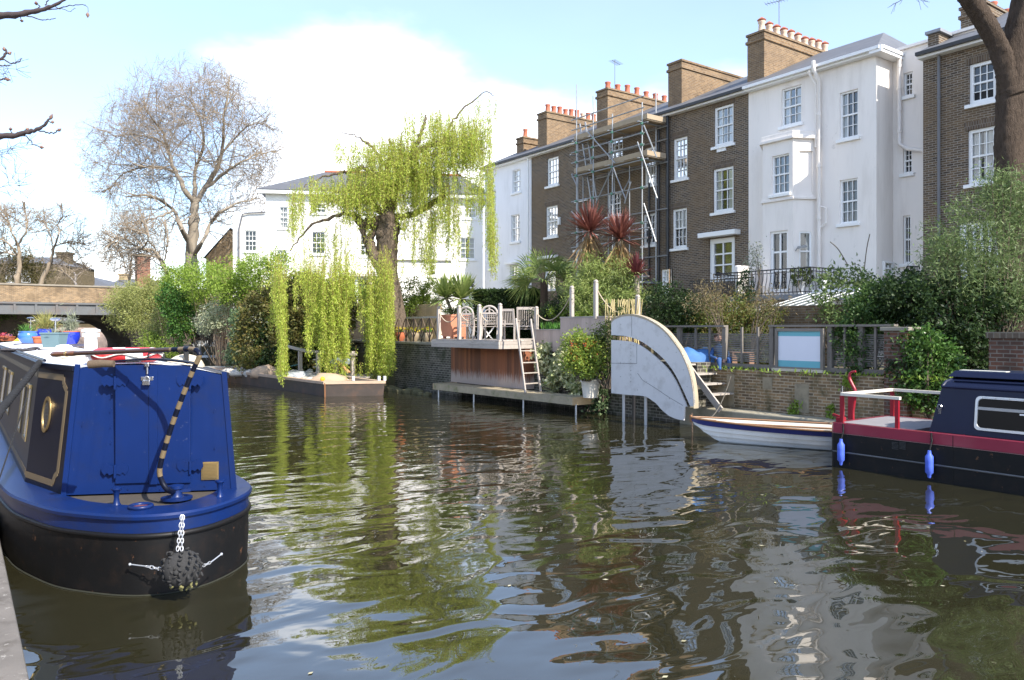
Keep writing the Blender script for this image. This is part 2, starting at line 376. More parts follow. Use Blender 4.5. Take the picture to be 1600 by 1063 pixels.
# ------------------------------------------------------------------ water, banks, ground
def watermat():
    m, t, p = newmat('canal_water')
    p.inputs['Base Color'].default_value = (.020, .0185, .009, 1); p.inputs['Roughness'].default_value = .012; p.inputs['IOR'].default_value = 2.3
    g = N(t, 'ShaderNodeNewGeometry')
    mpn = N(t, 'ShaderNodeMapping'); mpn.inputs['Rotation'].default_value = (0, 0, A); mpn.inputs['Scale'].default_value = (.75, 1.25, 1)
    t.links.new(g.outputs['Position'], mpn.inputs['Vector'])
    a = noise(t, 1.25, 1, .4, mpn.outputs[0], .9); b = noise(t, 3.3, 2, .45, mpn.outputs[0], .3)
    # breeze patches: ripples stronger further out, calmer under the near bank
    pat = ramp(t, noise(t, .11, 2, .5), .38, .62)
    s = N(t, 'ShaderNodeSeparateXYZ'); t.links.new(g.outputs['Position'], s.inputs[0])
    far = N(t, 'ShaderNodeMapRange'); far.inputs['From Min'].default_value = 4; far.inputs['From Max'].default_value = 22; far.inputs['To Min'].default_value = .16; far.inputs['To Max'].default_value = 1.0
    t.links.new(s.outputs['Y'], far.inputs['Value'])
    k = N(t, 'ShaderNodeMath', operation='MULTIPLY_ADD'); t.links.new(pat, k.inputs[0]); k.inputs[1].default_value = .5; k.inputs[2].default_value = .6
    k2 = N(t, 'ShaderNodeMath', operation='MULTIPLY'); t.links.new(k.outputs[0], k2.inputs[0]); t.links.new(far.outputs[0], k2.inputs[1])
    bb = N(t, 'ShaderNodeMath', operation='MULTIPLY'); t.links.new(b, bb.inputs[0]); t.links.new(k2.outputs[0], bb.inputs[1])
    hsum = N(t, 'ShaderNodeMath', operation='MULTIPLY_ADD'); t.links.new(bb.outputs[0], hsum.inputs[0]); hsum.inputs[1].default_value = .55; t.links.new(a, hsum.inputs[2])
    bump(t, p, hsum.outputs[0], .46, .06)
    return m
WATER = watermat()
struct(mesh_np('water', [(-8, -60, 0), (34, -60, 0), (34, 500, 0), (-8, 500, 0)], [(0, 1, 2, 3)], WATER))
earth = M('garden_earth', (.10, .085, .05), .95, var=.5, vs=1.5, stain=(.06, .09, .03), stain_amt=.8)
struct(mesh_np('ground', [(-2500, -2500, -.4), (2500, -2500, -.4), (2500, 3500, -.4), (-2500, 3500, -.4)], [(0, 1, 2, 3)], earth))
quaymat = M('towpath_stone', (.15, .135, .12), .95, var=.35, vs=3, stain=(.065, .055, .045), stain_amt=.8, ss=4, bmp=.6, bs=24, stain2=((.34, .32, .29), .8, 14, .6))
mb = MB(); mb.prism([(-40, -60), (.36, -60), (.36, 12), (.36, 40), (2.2, 58), (2.6, 240), (-40, 240)], -.3, .36); struct(obj('towpath', mb, quaymat, bevel=.03))
mb = MB(); mb.prism([(17.2, -60), (17.2, 5), (16.2, 14.5), (15.6, 15.6), (15.5, 25.5), (14.6, 34), (12.8, 44), (11.2, 56), (10.9, 76), (14.4, 80), (14.4, 240), (80, 240), (80, -60)], -.3, 1.42); struct(obj('garden_ground', mb, earth))
struct(obj('upper_terrace', MB().prism([(15.75, 15.2), (15.75, 30.5), (14.9, 36), (60, 60), (60, 15.2)], 1.43, 1.95), earth))
# ------------------------------------------------------------------ houses
white_paint = M('white_render', (.80, .785, .75), .8, var=.06, vs=.7, stain=(.60, .57, .52), stain_amt=.45, ss=.9, bmp=.06, bs=9, stretch=(2.2, 2.2, .4), stain2=((.5, .47, .42), .5, 1.6, .63))
cool_white = M('pale_white_render', (.80, .80, .82), .8, var=.06, vs=.7, stain=(.62, .62, .63), stain_amt=.45, ss=.9, bmp=.06, bs=9, stretch=(2.2, 2.2, .4))
cream_white = M('cream_white_render', (.82, .765, .71), .8, var=.06, vs=.8, stain=(.64, .585, .53), stain_amt=.5, ss=.9, bmp=.07, bs=9, stretch=(2.2, 2.2, .35), stain2=((.50, .46, .41), .45, 1.4, .64))
trim_white = M('white_trim_paint', (.82, .82, .81), .45, var=.04, vs=2)
stock_brick = brick('sooty_stock_brick', (.145, .098, .060), (.058, .044, .036), (.27, .24, .20), stain=(.17, .115, .065), sa=.55, ss=.35)
arch_brick = brick('brick_arch', (.14, .10, .065), (.085, .06, .045), (.18, .155, .13), bw=.075, rh=.24)
yellow_brick = brick('yellow_stock_brick', (.235, .15, .08), (.135, .085, .05), (.25, .205, .15), stain=(.11, .08, .055), sa=.6, ss=.8)
slate = M('roof_slate', (.105, .108, .118), .6, var=.3, vs=3, stain=(.16, .16, .16), stain_amt=.5, bmp=.4, bs=8)
lead = M('lead_flashing', (.24, .25, .27), .5, var=.25)
black_iron = M('black_iron_paint', (.018, .018, .02), .4, var=.3)
pot_red = M('clay_chimney_pot', (.40, .13, .075), .8, var=.25, vs=6, isl=.2)
pot_buff = M('buff_chimney_pot', (.55, .42, .32), .8, var=.2, vs=6, isl=.2)
glass_dark = glassmat('window_glass_dark', (.045, .05, .055))
glass_grey = glassmat('window_glass_grey', (.16, .17, .19))
glass_curt = glassmat('window_glass_with_curtains', (.10, .105, .12), curtain=(.48, .47, .47))
interior_shade = M('interior_shade_colour', (.012, .011, .010), .9)  # near-black colour standing in for the shade of unlit interiors
def wall_open(mb, fr, a0, a1, z0, z1, ops, depth=.14, mi=0, d=0.0):
    xs = sorted({a0, a1, *[o[0] for o in ops], *[o[1] for o in ops]}); zs = sorted({z0, z1, *[o[2] for o in ops], *[o[3] for o in ops]})
    xs = [x for x in xs if a0 <= x <= a1]; zs = [z for z in zs if z0 <= z <= z1]
    for i in range(len(xs) - 1):
        for j in range(len(zs) - 1):
            xm, zm = (xs[i] + xs[i + 1]) / 2, (zs[j] + zs[j + 1]) / 2
            if any(o[0] < xm < o[1] and o[2] < zm < o[3] for o in ops): continue
            mb.add([fr.p(xs[i], d, zs[j]), fr.p(xs[i + 1], d, zs[j]), fr.p(xs[i + 1], d, zs[j + 1]), fr.p(xs[i], d, zs[j + 1])], [(0, 1, 2, 3)], mi)
    for o in ops:
        for (p, q) in (((o[0], o[2]), (o[1], o[2])), ((o[1], o[2]), (o[1], o[3])), ((o[1], o[3]), (o[0], o[3])), ((o[0], o[3]), (o[0], o[2]))):
            mb.add([fr.p(p[0], d, p[1]), fr.p(q[0], d, q[1]), fr.p(q[0], d - depth, q[1]), fr.p(p[0], d - depth, p[1])], [(0, 1, 2, 3)], mi)
curtain_m = M('pale_curtain', (.60, .58, .56), .9, var=.15, vs=3, stretch=(6, 6, .6)); room_shade_mats = [M('room_shade_sheet', (.012, .012, .013), .9, var=.4), M('room_shade_dim', (.035, .035, .036), .9, var=.5), M('room_shade_grey', (.06, .058, .055), .9, var=.5)]; WN = [0]  # room darkness is put into the colour of sheets behind the panes
def window(par, fr, o, cols=3, rows=4, glass=None, depth=.12, fw=.055, sill=True, open_up=0, bars=.021, d=0.0, silld=.1, label=None, dull=False):
    a0, a1, z0, z1 = o; f = MB(); B0, B1 = d - depth - .03, d - depth + .05
    f.fbox(fr, a0, a0 + fw, B0, B1, z0, z1); f.fbox(fr, a1 - fw, a1, B0, B1, z0, z1)
    f.fbox(fr, a0 + fw, a1 - fw, B0, B1, z1 - fw, z1); f.fbox(fr, a0 + fw, a1 - fw, B0, B1, z0, z0 + fw * 1.2)
    i0, i1, k0, k1 = a0 + fw, a1 - fw, z0 + fw * 1.2, z1 - fw
    b0, b1 = B0 + .012, B1 - .02
    if rows > 1:
        zm = k0 + (k1 - k0) * (rows // 2) / rows; f.fbox(fr, i0, i1, b0, b1 + .012, zm - .028, zm + .028)
        for r in range(1, rows):
            if r != rows // 2: f.fbox(fr, i0, i1, b0 + .004, b1 - .006, k0 + (k1 - k0) * r / rows - bars / 2, k0 + (k1 - k0) * r / rows + bars / 2)
    for c in range(1, cols):
        x = i0 + (i1 - i0) * c / cols; f.fbox(fr, x - bars / 2, x + bars / 2, b0 + .006, b1 - .003, k0, k1)
    wobj = obj('window', f, trim_white, par)
    if label: wobj['label'] = label
    g = MB(); zlo = k0 + (k1 - k0) * open_up
    g.add([fr.p(i0, B0 + .002, zlo), fr.p(i1, B0 + .002, zlo), fr.p(i1, B0 + .002, k1), fr.p(i0, B0 + .002, k1)], [(0, 1, 2, 3)]); obj('pane', g, clearglass(dull), wobj)
    WN[0] += 1; q_ = rng(900 + WN[0]); wd_, hg_ = i1 - i0, k1 - k0; cz = B0 - .04
    bk_ = MB(); bk_.fbox(fr, a0 - .02, a1 + .02, B0 - .068, B0 - .064, z0 - .02, z1 + .02); obj('room_shade_sheet', bk_, room_shade_mats[WN[0] % 3], wobj)  # flat dark sheet standing in for the shade of a room
    kind = 'curtain' if glass is glass_curt else ('none' if (glass is glass_dark or open_up) else ('side' if q_.random() < .6 else 'blind')); cb = MB()
    if kind in ('side', 'curtain'):
        for s_ in (0, 1):
            cw_ = wd_ * (.16 + .18 * q_.random()) * (1.55 if kind == 'curtain' else 1); n_ = 12; base = [(i0 if s_ == 0 else i1 - cw_) + cw_ * j / n_ for j in range(n_ + 1)]
            cb.loft([[fr.p(x, cz + .012 * math.sin(j * 2.1), z) for j, x in enumerate(base)] for z in (k0, k1)], 0, False, False)
    if kind == 'blind': cb.fbox(fr, i0, i1, cz, cz + .005, k1 - hg_ * (.2 + .35 * q_.random()), k1)
    if cb.v: obj('curtain', cb, curtain_m, wobj)
    if open_up:
        q = MB(); q.fbox(fr, i0, i1, B0 - .4, B0 - .38, k0, zlo); obj('opening_shade', q, interior_shade, wobj)  # dark sheet painted as the shade inside the raised sash
    if sill:
        s = MB(); s.fbox(fr, a0 - .1, a1 + .1, d - depth, d + silld, z0 - .12, z0 - .004); obj('sill', s, trim_white, wobj, bevel=.01)
    return wobj
FX = Fr((26, 0), (0, 1), (-1, 0))
def chimney(par, y, x0, x1, z0, z1, npots, mats, w=.42, cap=True, pots_from=.4, mat=None):
    b = MB(); b.box(x0, x1, y - w, y + w, z0, z1)
    if cap:
        b.box(x0 - .06, x1 + .06, y - w - .06, y + w + .06, z1 - .32, z1 - .2); b.box(x0 - .05, x1 + .05, y - w - .05, y + w + .05, z1 + .002, z1 + .1)
    c = obj('chimney', b, mat or yellow_brick, par, bevel=.012)
    g = rng(int(y * 10))
    for i in range(npots):
        x = x0 + pots_from + (x1 - x0 - .7) * i / max(1, npots - 1); h = .42 + .12 * g.random(); q = MB()
        q.lathe((x, y, z1 + .1), [(.17, 0), (.15, .06), (.125, h - .1), (.155, h - .06), (.155, h), (.10, h), (.10, h - .1)], 10)
        if mats[0] is pot_buff: q.lathe((x, y, z1 + .1 + h), [(.15, .004), (.19, .06), (.05, .17)], 10, 1)
        obj('chimney_pot', q, [mats[i % len(mats)], pot_red], c, smooth=50)
    return c
def gabled_roof(par, y0, y1, ze=12.2, xr=30.8, zr=14.6, hip0=0, back=9.6):
    r = MB(); e = .38; a, b = y0, y1
    V = [(26 - e, a, ze), (26 - e, b, ze), (xr, b, zr), (xr, a + hip0, zr), (26 + back + e, a, ze), (26 + back + e, b, ze)]
    r.add(V, [(0, 1, 2, 3), (3, 2, 5, 4), (1, 5, 2), (0, 3, 4)] )
    u = [(x, y, z - .06) for x, y, z in V]; r.add(u, [(0, 1, 5, 4)])
    return obj('roof', r, slate, par)
def eaves(par, fr, a0, a1, z, mats, d=.36):
    b = MB(); b.fbox(fr, a0, a1, 0.002, d - .08, z - .2, z - .02, 0); c = obj('cornice', b, mats[0], par)
    g = MB(); g.fbox(fr, a0, a1, d - .07, d + .06, z - .12, z - .012, 0); obj('gutter', g, mats[1], par)
def pipe(par, pts, r=.055, mat=None):
    b = MB(); b.tube(pts, r, 8)
    for p, q in zip(pts[:-1], pts[1:]):
        if abs(p[2] - q[2]) > 2:
            for t in np.arange(.15, 1, .24): c = V3(*p) * (1 - t) + V3(*q) * t; b.tube([(c[0], c[1], c[2] - .05), (c[0], c[1], c[2] + .05)], r * 1.25, 8)
    return obj('drainpipe', b, mat or black_iron, par, smooth=50)
def aerial(par, x, y, z0, z1, ang=.4, L=.9, n=8):
    b = MB(); b.tube([(x, y, z0), (x, y, z1)], .02, 5); d = V3(math.cos(ang), math.sin(ang), 0); e = V3(-d[1], d[0], 0)
    p = V3(x, y, z1 - .08); b.tube([p - d * L * .35, p + d * L * .65], .014, 5)
    for i in range(n):
        c = p + d * L * (-.33 + .95 * i / (n - 1)); b.tube([c - e * .22, c + e * .22], .008, 4)
    obj('aerial', b, M('aerial_metal', (.25, .25, .26), .4, .6), par)
def terrace(name, label, y0, y1, wallmat, ops, zb=1.43, ze=12.2, depth_=9.6):
    t = T(name, label, 'house', (26, (y0 + y1) / 2, zb), 'terraced houses facing the canal')
    b = MB(); wall_open(b, FX, y0, y1, zb, ze - .02, ops)
    X1 = 26 + depth_
    for (p, q) in (((26, y0), (X1, y0)), ((X1, y0), (X1, y1)), ((X1, y1), (26, y1))):
        b.add([(*p, zb), (*q, zb), (*q, ze - .02), (*p, ze - .02)], [(0, 1, 2, 3)])
    b.add([(26.24, y0 + .02, zb), (26.24, y1 - .02, zb), (26.24, y1 - .02, ze - .03), (26.24, y0 + .02, ze - .03)], [(0, 1, 2, 3)], 1)
    obj('wall', b, [wallmat, interior_shade], t, flip=False)
    return t
def arches(par, ops):
    for o in ops: obj('brick_arch', MB().fbox(FX, o[0] - .1, o[1] + .1, 0.0, .004, o[3] + .002, o[3] + .26), arch_brick, par)
rc = lambda *a: FX.rect(*a)
YZ = (34.2, 38.9)
# pale house at the end of the terrace
wz = [rc(765.6, 774.6, 297, 338), rc(800.8, 813, 265, 301), rc(798.6, 812, 335.4, 378), rc(764, 773, 379, 420)]; dz = rc(797, 809.4, 415, 457)
hz = terrace('terraced_house', 'pale bluish white house at the far end of the terrace beside the dark brick house', 34.2, 38.9, cool_white, wz + [dz])
for i, o in enumerate(wz): window(hz, FX, o, glass=[glass_dark, glass_grey, glass_curt, glass_grey][i])
window(hz, FX, dz, 2, 2, glass_dark, sill=False, label='tall glazed door')
obj('door_hood', MB().fbox(FX, dz[0] - .2, dz[1] + .2, .002, .3, dz[3] + .05, dz[3] + .18), trim_white, hz, bevel=.015)
gabled_roof(hz, 34.2, 38.9); eaves(hz, FX, 34.2, 38.9, 12.2, [trim_white, black_iron]); chimney(hz, 37.3, 27.5, 31, 12.3, 13.9, 3, [pot_red], .35)
pipe(hz, [(25.88, 34.35, 12.0), (25.88, 34.35, 1.6)], .05, trim_white)
# brick house beside it
wa = [rc(854.6, 872.5, 246, 290), rc(852.6, 871, 322, 370)]; da = rc(850, 868, 406, 455)
ha = terrace('terraced_house', 'dark brick house between the pale end house and the scaffolding', 29.55, 34.196, stock_brick, wa + [da])
for o in wa: window(ha, FX, o, 3, 4, glass_curt, fw=.1)
window(ha, FX, da, 2, 2, glass_grey, sill=False, fw=.1, label='white framed garden door'); arches(ha, wa)
obj('door_hood', MB().fbox(FX, da[0] - .25, da[1] + .25, .002, .3, da[3] + .05, da[3] + .2), trim_white, ha, bevel=.015)
gabled_roof(ha, 29.55, 34.19); eaves(ha, FX, 29.55, 34.196, 12.2, [trim_white, black_iron])
chimney(ha, 34.5, 27, 31.2, 12.4, 14.68, 9, [pot_red, pot_red, pot_red, pot_red, pot_red, pot_red, pot_buff]); aerial(ha, 29.5, 31.2, 13.5, 17.3, .3)
obj('alarm_box', MB().fbox(FX, wa[1][0] - .3, wa[1][0] - .12, .002, .12, wa[1][2] + .55, wa[1][2] + .95), trim_white, ha, bevel=.02)
# scaffolded brick house
wb = [rc(901, 917, 258, 312), rc(899, 917, 351, 390), rc(949, 973, 216, 255), rc(949, 970, 300, 338), rc(1007, 1026, 230, 289), rc(1005, 1024, 334, 383)]
hb = terrace('terraced_house', 'dark brick house with scaffolding up its front', 24.15, 29.546, stock_brick, wb)
for i, o in enumerate(wb): window(hb, FX, o, 3, 4, [glass_curt, glass_grey, glass_dark, glass_dark, glass_grey, glass_dark][i], fw=.1)
arches(hb, wb); gabled_roof(hb, 24.15, 29.54); eaves(hb, FX, 24.15, 29.546, 12.2, [trim_white, black_iron])
chimney(hb, 29.5, 27, 31.9, 12.4, 14.72, 7, [pot_red]); pipe(hb, [(25.88, 24.5, 12.0), (25.88, 24.5, 4.6)], .06); pipe(hb, [(25.88, 25.1, 9.2), (25.88, 25.1, 4.8), (25.6, 26.0, 4.5), (25.0, 26.6, 4.4)], .05)
ext = MB(); ye = (24.3, 27.3); FE = Fr((24.4, 0), (0, 1), (-1, 0)); we = FE.rect(1033, 1045, 421, 459)
wall_open(ext, FE, 24.3, 27.3, 1.43, 4.45, [we]); FE2 = Fr((24.4, 24.3), (1, 0), (0, -1)); ext.fbox(FE2, 0, 1.6, -.2, 0, 1.43, 4.45); ext.box(24.62, 26, 27.1, 27.3, 1.43, 4.45); ext.box(24.41, 26, 24.31, 27.29, 4.452, 4.5)
ex = obj('extension', ext, yellow_brick, hb); window(hb, FE, we, 2, 4, glass_dark, sill=False, fw=.08)
tr = MB(); tr.box(24.3, 26, 24.2, 27.4, 4.5, 4.58); obj('extension_roof', tr, lead, hb)
tr = MB(); tr.fbox(FE, 24.35, 27.25, .003, .05, 4.3, 4.38); tr.fbox(FE, 24.6, 26.9, .003, .03, 3.62, 3.68); tr.fbox(FE, 24.6, 26.9, .003, .03, 4.12, 4.18); tr.fbox(FE, 24.6, 24.66, .003, .03, 3.68, 4.12); tr.fbox(FE, 26.84, 26.9, .003, .03, 3.68, 4.12); obj('trim', tr, trim_white, hb)
# middle brick house with white french door
wc = [rc(1052, 1074, 215, 280), rc(1115.5, 1146, 165, 227), rc(1114, 1146, 262, 331), rc(1050.6, 1073, 326, 388)]; dc = rc(1108, 1148, 372, 440)
hc = terrace('terraced_house', 'dark brick house with a white french door under a white hood', 19.7, 24.146, stock_brick, wc + [dc])
for i, o in enumerate(wc): window(hc, FX, o, 3, 4, [glass_grey, glass_curt, glass_curt, glass_grey][i], fw=.1, dull=i in (1, 2))
window(hc, FX, dc, 2, 3, glass_dark, sill=False, dull=True, fw=.2, bars=.06, label='white french door'); arches(hc, wc)
obj('door_hood', MB().fbox(FX, dc[0] - .3, dc[1] + .3, .002, .4, dc[3] + .05, dc[3] + .25), trim_white, hc, bevel=.02)
obj('air_vent', MB().fbox(FX, *[(FX.rect(1121, 1135, 231, 237))[i] for i in (0, 1)], .002, .05, FX.rect(1121, 1135, 231, 237)[2], FX.rect(1121, 1135, 231, 237)[3]), trim_white, hc)
gabled_roof(hc, 19.7, 24.14); eaves(hc, FX, 19.7, 24.146, 12.2, [trim_white, black_iron]); chimney(hc, 24.55, 27, 32.1, 12.4, 14.76, 0, [pot_red])
pipe(hc, [(25.86, 23.95, 12.0), (25.86, 23.95, 4.0)], .08)
# white house with the bay
wd = [rc(1221, 1252, 136, 195), rc(1312, 1341, 142, 216), rc(1312, 1340, 280, 349)]
hd = terrace('terraced_house', 'tall white rendered house with a two storey bay and a balcony', 14.36, 19.696, cream_white, wd)
for i, o in enumerate(wd): window(hd, FX, o, 3, 4, [glass_curt, glass_grey, glass_dark][i], fw=.06)
gabled_roof(hd, 14.1, 19.69, hip0=2.6); eaves(hd, FX, 14.05, 19.696, 12.2, [trim_white, trim_white])
FR = Fr((26, 14.36), (1, 0), (0, -1)); eaves(hd, FR, -.28, 3, 12.2, [trim_white, trim_white]); obj('soffit', MB().box(25.62, 29, 13.98, 14.42, 11.97, 12.185), trim_white, hd)
chimney(hd, 20.1, 27, 32.3, 12.4, 14.72, 10, [pot_buff]); aerial(hd, 28.6, 20.1, 14.8, 16.6, 1.9)
FB = Fr((25.15, 0), (0, 1), (-1, 0)); FS = Fr((26, 16.63), (-.85, .45)); FS.n = V3(-.45, -.85) / math.hypot(.45, .85)
FL = Fr((26, 18.85), (-.85, -.45)); FL.n = V3(-.45, .85) / math.hypot(.45, .85); LS = math.hypot(.85, .45)
zbt = FB.px(1215, 222)[1]; zbb = 3.7
bw, bd = FB.rect(1206, 1233, 242, 303), FB.rect(1203, 1231, 361, 456)
bay = MB(); wall_open(bay, FB, 17.08, 18.4, zbb, zbt, [bw, bd])
so = FS.rect(1249, 1268, 362, 424); sp = FS.rect(1249, 1270, 236, 303)
wall_open(bay, FS, 0, LS, zbb, zbt, [so, sp], .08); bay.fbox(FS, sp[0], sp[1], -.09, -.075, sp[2], sp[3])
wall_open(bay, FL, 0, LS, zbb, zbt, [])
poly = [(26, 16.63), (25.15, 17.08), (25.15, 18.4), (26, 18.85)]; obj('bay', bay, cream_white, hd, flip=False)
grow_poly = lambda e: [(26, 16.63 - e * 1.5), (25.15 - e, 17.08 - e * .6), (25.15 - e, 18.4 + e * .6), (26, 18.85 + e * 1.5)]
tr = MB(); tr.prism(grow_poly(.12), zbt, zbt + .12); tr.prism(grow_poly(.05), zbt + .118, zbt + .3); zs_ = FB.px(1215, 311)[1]; obj('bay_cornice', tr, cream_white, hd, bevel=.015); obj('bay_sill_band', MB().prism(grow_poly(.07), zs_ - .1, zs_), cream_white, hd, bevel=.015)
window(hd, FB, bw, 3, 4, glass_dark); window(hd, FB, bd, 2, 3, glass_dark, sill=False, bars=.07, fw=.09, label='tall french window'); window(hd, FS, so, 1, 2, glass_grey, sill=False, depth=.07)
# balcony with belly rail
bal = MB(); bal.box(24.1, 26, 15.6, 20.0, 3.52, 3.7); bcn = obj('balcony', bal, lead, hd)
und = MB(); und.box(24.6, 26, 15.8, 19.6, 1.43, 3.5); obj('basement_wall', und, cream_white, hd)
rl = MB()
def belly(p, q, n, out):
    rl.tube([(*p, 4.62), (*q, 4.62)], .025, 6); rl.tube([(*p, 3.78), (*q, 3.78)], .018, 6)
    for i in range(n + 1):
        x, y = p[0] + (q[0] - p[0]) * i / n, p[1] + (q[1] - p[1]) * i / n
        rl.tube([(x + out[0] * b, y + out[1] * b, z) for z, b in ((3.7, .06), (3.82, .10), (4.0, .08), (4.25, .0), (4.45, -.02), (4.62, 0))], .014, 5)
        if i < n: rl.torus((x + (q[0] - p[0]) / n / 2, y + (q[1] - p[1]) / n / 2, 4.5), .05, .01, 8, 4)
belly((24.15, 15.7), (24.15, 19.95), 26, (-1, 0)); belly((24.15, 15.7), (25.95, 15.7), 10, (0, -1)); belly((24.15, 19.95), (25.95, 19.95), 8, (0, 1)); obj('railing', rl, black_iron, bcn)
pd = FX.px(1283, 120)[0]
pipe(hd, [(25.5, pd, 12.3), (25.5, pd, 12.05), (25.85, pd, 11.6), (25.85, pd, 3.6)], .07, cream_white); pipe(hd, [(25.55, pd + .25, 12.0), (25.86, pd + .12, 11.5), (25.86, pd + .12, 9.2)], .05, cream_white)
obj('pipe_loop', MB().tube([(25.86, pd - .05, 7.0), (25.86, pd - .28, 6.9), (25.86, pd - .28, 6.35), (25.86, pd - .05, 6.2)], .03, 6), cream_white, hd)
cv = MB(); q = FS.px(1243, 388); cq = FS.p(q[0], .15, q[1]); cv.tube([FS.p(q[0], 0, q[1] - .1), cq], .02, 5); cv.beam(cq, FS.p(q[0] - .28, .3, q[1] + .06), .09, .09); obj('camera', cv, M('grey_plastic', (.3, .3, .3)), hd)
# recessed stair wing between the white house and the right-hand brick house
FW = Fr((27.1, 0), (0, 1), (-1, 0)); ww = [FW.rect(1412, 1426, 113, 150), FW.rect(1411, 1425, 231, 271), FW.rect(1411, 1423, 337, 412)]
wg = MB(); wall_open(wg, FW, 11.5, 14.356, 1.43, 12.3, ww); wg.box(27.35, 33, 11.5, 14.35, 12.2, 12.3); wg.box(27.0, 27.3, 11.5, 14.34, 12.302, 12.4); obj('stair_wing', wg, cream_white, hd, flip=False)
for o in ww: window(hd, FW, o, 2, 4, glass_dark)
pipe(hd, [(26.95, 14.05, 12.2), (26.95, 14.05, 9.0), (26.9, 13.75, 8.75), (26.9, 13.2, 8.6), (26.9, 13.1, 8.4), (26.9, 13.1, 2.4)], .07, cream_white); pipe(hd, [(26.9, 12.5, 9.0), (26.85, 12.95, 8.6)], .05, cream_white); pipe(hd, [(26.92, 12.85, 6.2), (26.92, 12.72, 6.0), (26.92, 12.72, 2.2)], .045, cream_white)
sw = FR.rect(1379, 1390, 409, 431); window(hd, FR, (max(sw[0], .25), max(sw[0], .25) + .6, sw[2], sw[3]), 2, 2, glass_dark, depth=-.03, sill=False)
rl = MB(); p0, p1 = at_X(1340, 452, 24.6), at_X(1400, 452, 24.2)
for i in range(24):
    t_ = i / 23; x, y = p0[0] + (p1[0] - p0[0]) * t_, p0[1] + (p1[1] - p0[1]) * t_; rl.tube([(x, y, 2.9), (x, y, 4.05), (x, y, 4.15)], [.012, .012, .002], 5)
for z in (3.0, 3.85): rl.beam((p0[0], p0[1], z), (p1[0], p1[1], z), .02, .04)
tag(obj('iron_railing', rl, black_iron), 'black spiked iron railing below the tall white house', 'railing')
rl = MB(); q0, q1, q2 = at_X(1406, 440, 25), at_X(1418, 416, 25), at_X(1436, 417, 25); rl.tube([q0, q1, q2], .025, 6)
for t_ in np.linspace(0, 1, 9): c = V3(*q1) * (1 - t_) + V3(*q2) * t_; rl.tube([(c[0], c[1], c[2]), (c[0], c[1], c[2] - 1.0)], .012, 5)
for t_ in np.linspace(0, .9, 5): c = V3(*q0) * (1 - t_) + V3(*q1) * t_; rl.tube([c, (c[0], c[1], c[2] - .6)], .012, 5)
tag(obj('stair_rail', rl, black_iron), 'sloping black handrail of steps below the narrow stair windows', 'railing')
# right-hand brick house
wE = [rc(1514, 1556, 96, 160), rc(1512, 1556, 200, 286)]; dE = [rc(1498, 1568, 346, 452)]
he = terrace('terraced_house', 'dark brick house at the right behind the big bush and tree trunk', 3.0, 12.76, stock_brick, wE + dE, ze=11.55)
window(he, FX, wE[0], 3, 4, glass_grey, fw=.1, open_up=.28); window(he, FX, wE[1], 3, 4, glass_curt, fw=.1, open_up=.45); window(he, FX, dE[0], 4, 2, glass_dark, fw=.2, bars=.09, sill=False, label='wide white french window'); arches(he, wE)
gabled_roof(he, 3.0, 12.76, ze=11.55, zr=13.6, xr=30); eaves(he, FX, 3.0, 12.8, 11.55, [trim_white, black_iron], .4); pipe(he, [(25.88, 12.2, 11.4), (25.88, 12.2, 2)], .05, M('grey_pipe', (.13, .13, .14), .5))
pp = MB(); pp.box(26.3, 27.6, 12.4, 12.75, 11.6, 12.25); obj('parapet', pp, stock_brick, he); pp = MB(); pp.box(26.2, 31, 12.3, 12.8, 12.26, 12.36); obj('coping', pp, lead, he)
chimney(he, 12.3, 28.5, 31.5, 12.4, 13.6, 3, [pot_red], .4, mat=stock_brick)
# ------------------------------------------------------------------ far white house facing down the canal
FZ = Fr((25.95, 38.95), (-.891, .457)); FZ.n = V3(-.457, -.891)
S1 = FZ.px(415, 400)[0]; S2 = FZ.px(364, 400)[0]; ZE = 10.55
zl = FZ.px(390, 333)[1]
wf = [FZ.rect(*r) for r in ((436, 450, 323, 357), (488, 509, 319, 333), (487, 508, 362, 397), (382, 401, 360, 393), (432, 449, 391, 411), (563, 583, 366, 400), (672, 683, 330, 366), (725, 744, 311, 341), (719, 742, 371, 405), (723, 743, 435, 465), (622, 634, 348, 362), (566, 590, 326, 340))]
hf = T('far_house', 'wide white house with a grey slate roof standing behind the willow', 'house', (16, 44, 1.4))
b = MB(); wall_open(b, FZ, 0.02, S1, 1.42, ZE, [o for o in wf if o[0] < S1], .12); wall_open(b, FZ, S1, S2, 1.42, zl, [o for o in wf if o[0] > S1], .12)
b.fbox(FZ, 0.02, S1, -8, -.2, 1.42, ZE - .02); b.fbox(FZ, S1 + .002, S2, -7, -.2, 1.42, zl - .01)
b.add([FZ.p(S1, 0, 1.42), FZ.p(S1, -.25, 1.42), FZ.p(S1, -.25, ZE), FZ.p(S1, 0, ZE)], [(0, 1, 2, 3)]); b.add([FZ.p(S2, 0, 1.42), FZ.p(S2, -.25, 1.42), FZ.p(S2, -.25, zl), FZ.p(S2, 0, zl)], [(0, 1, 2, 3)])
obj('wall', b, white_paint, hf, flip=False)
for i, o in enumerate(wf): window(hf, FZ, o, 3 if o[1] - o[0] > .6 else 2, 2 if o[3] - o[2] < .7 else 4, [glass_grey, glass_grey, glass_dark, glass_dark, glass_grey, glass_curt, glass_grey, glass_curt, glass_curt, glass_dark][i % 10], depth=.1, silld=.07)
e = .45; rv = [FZ.p(-.5, e, ZE), FZ.p(S1 + e, e, ZE), FZ.p(S1 + e, -8 - e, ZE), FZ.p(-.5, -8 - e, ZE), FZ.p(1, -4, ZE + 1.95), FZ.p(S1 - 3, -4, ZE + 1.95)]
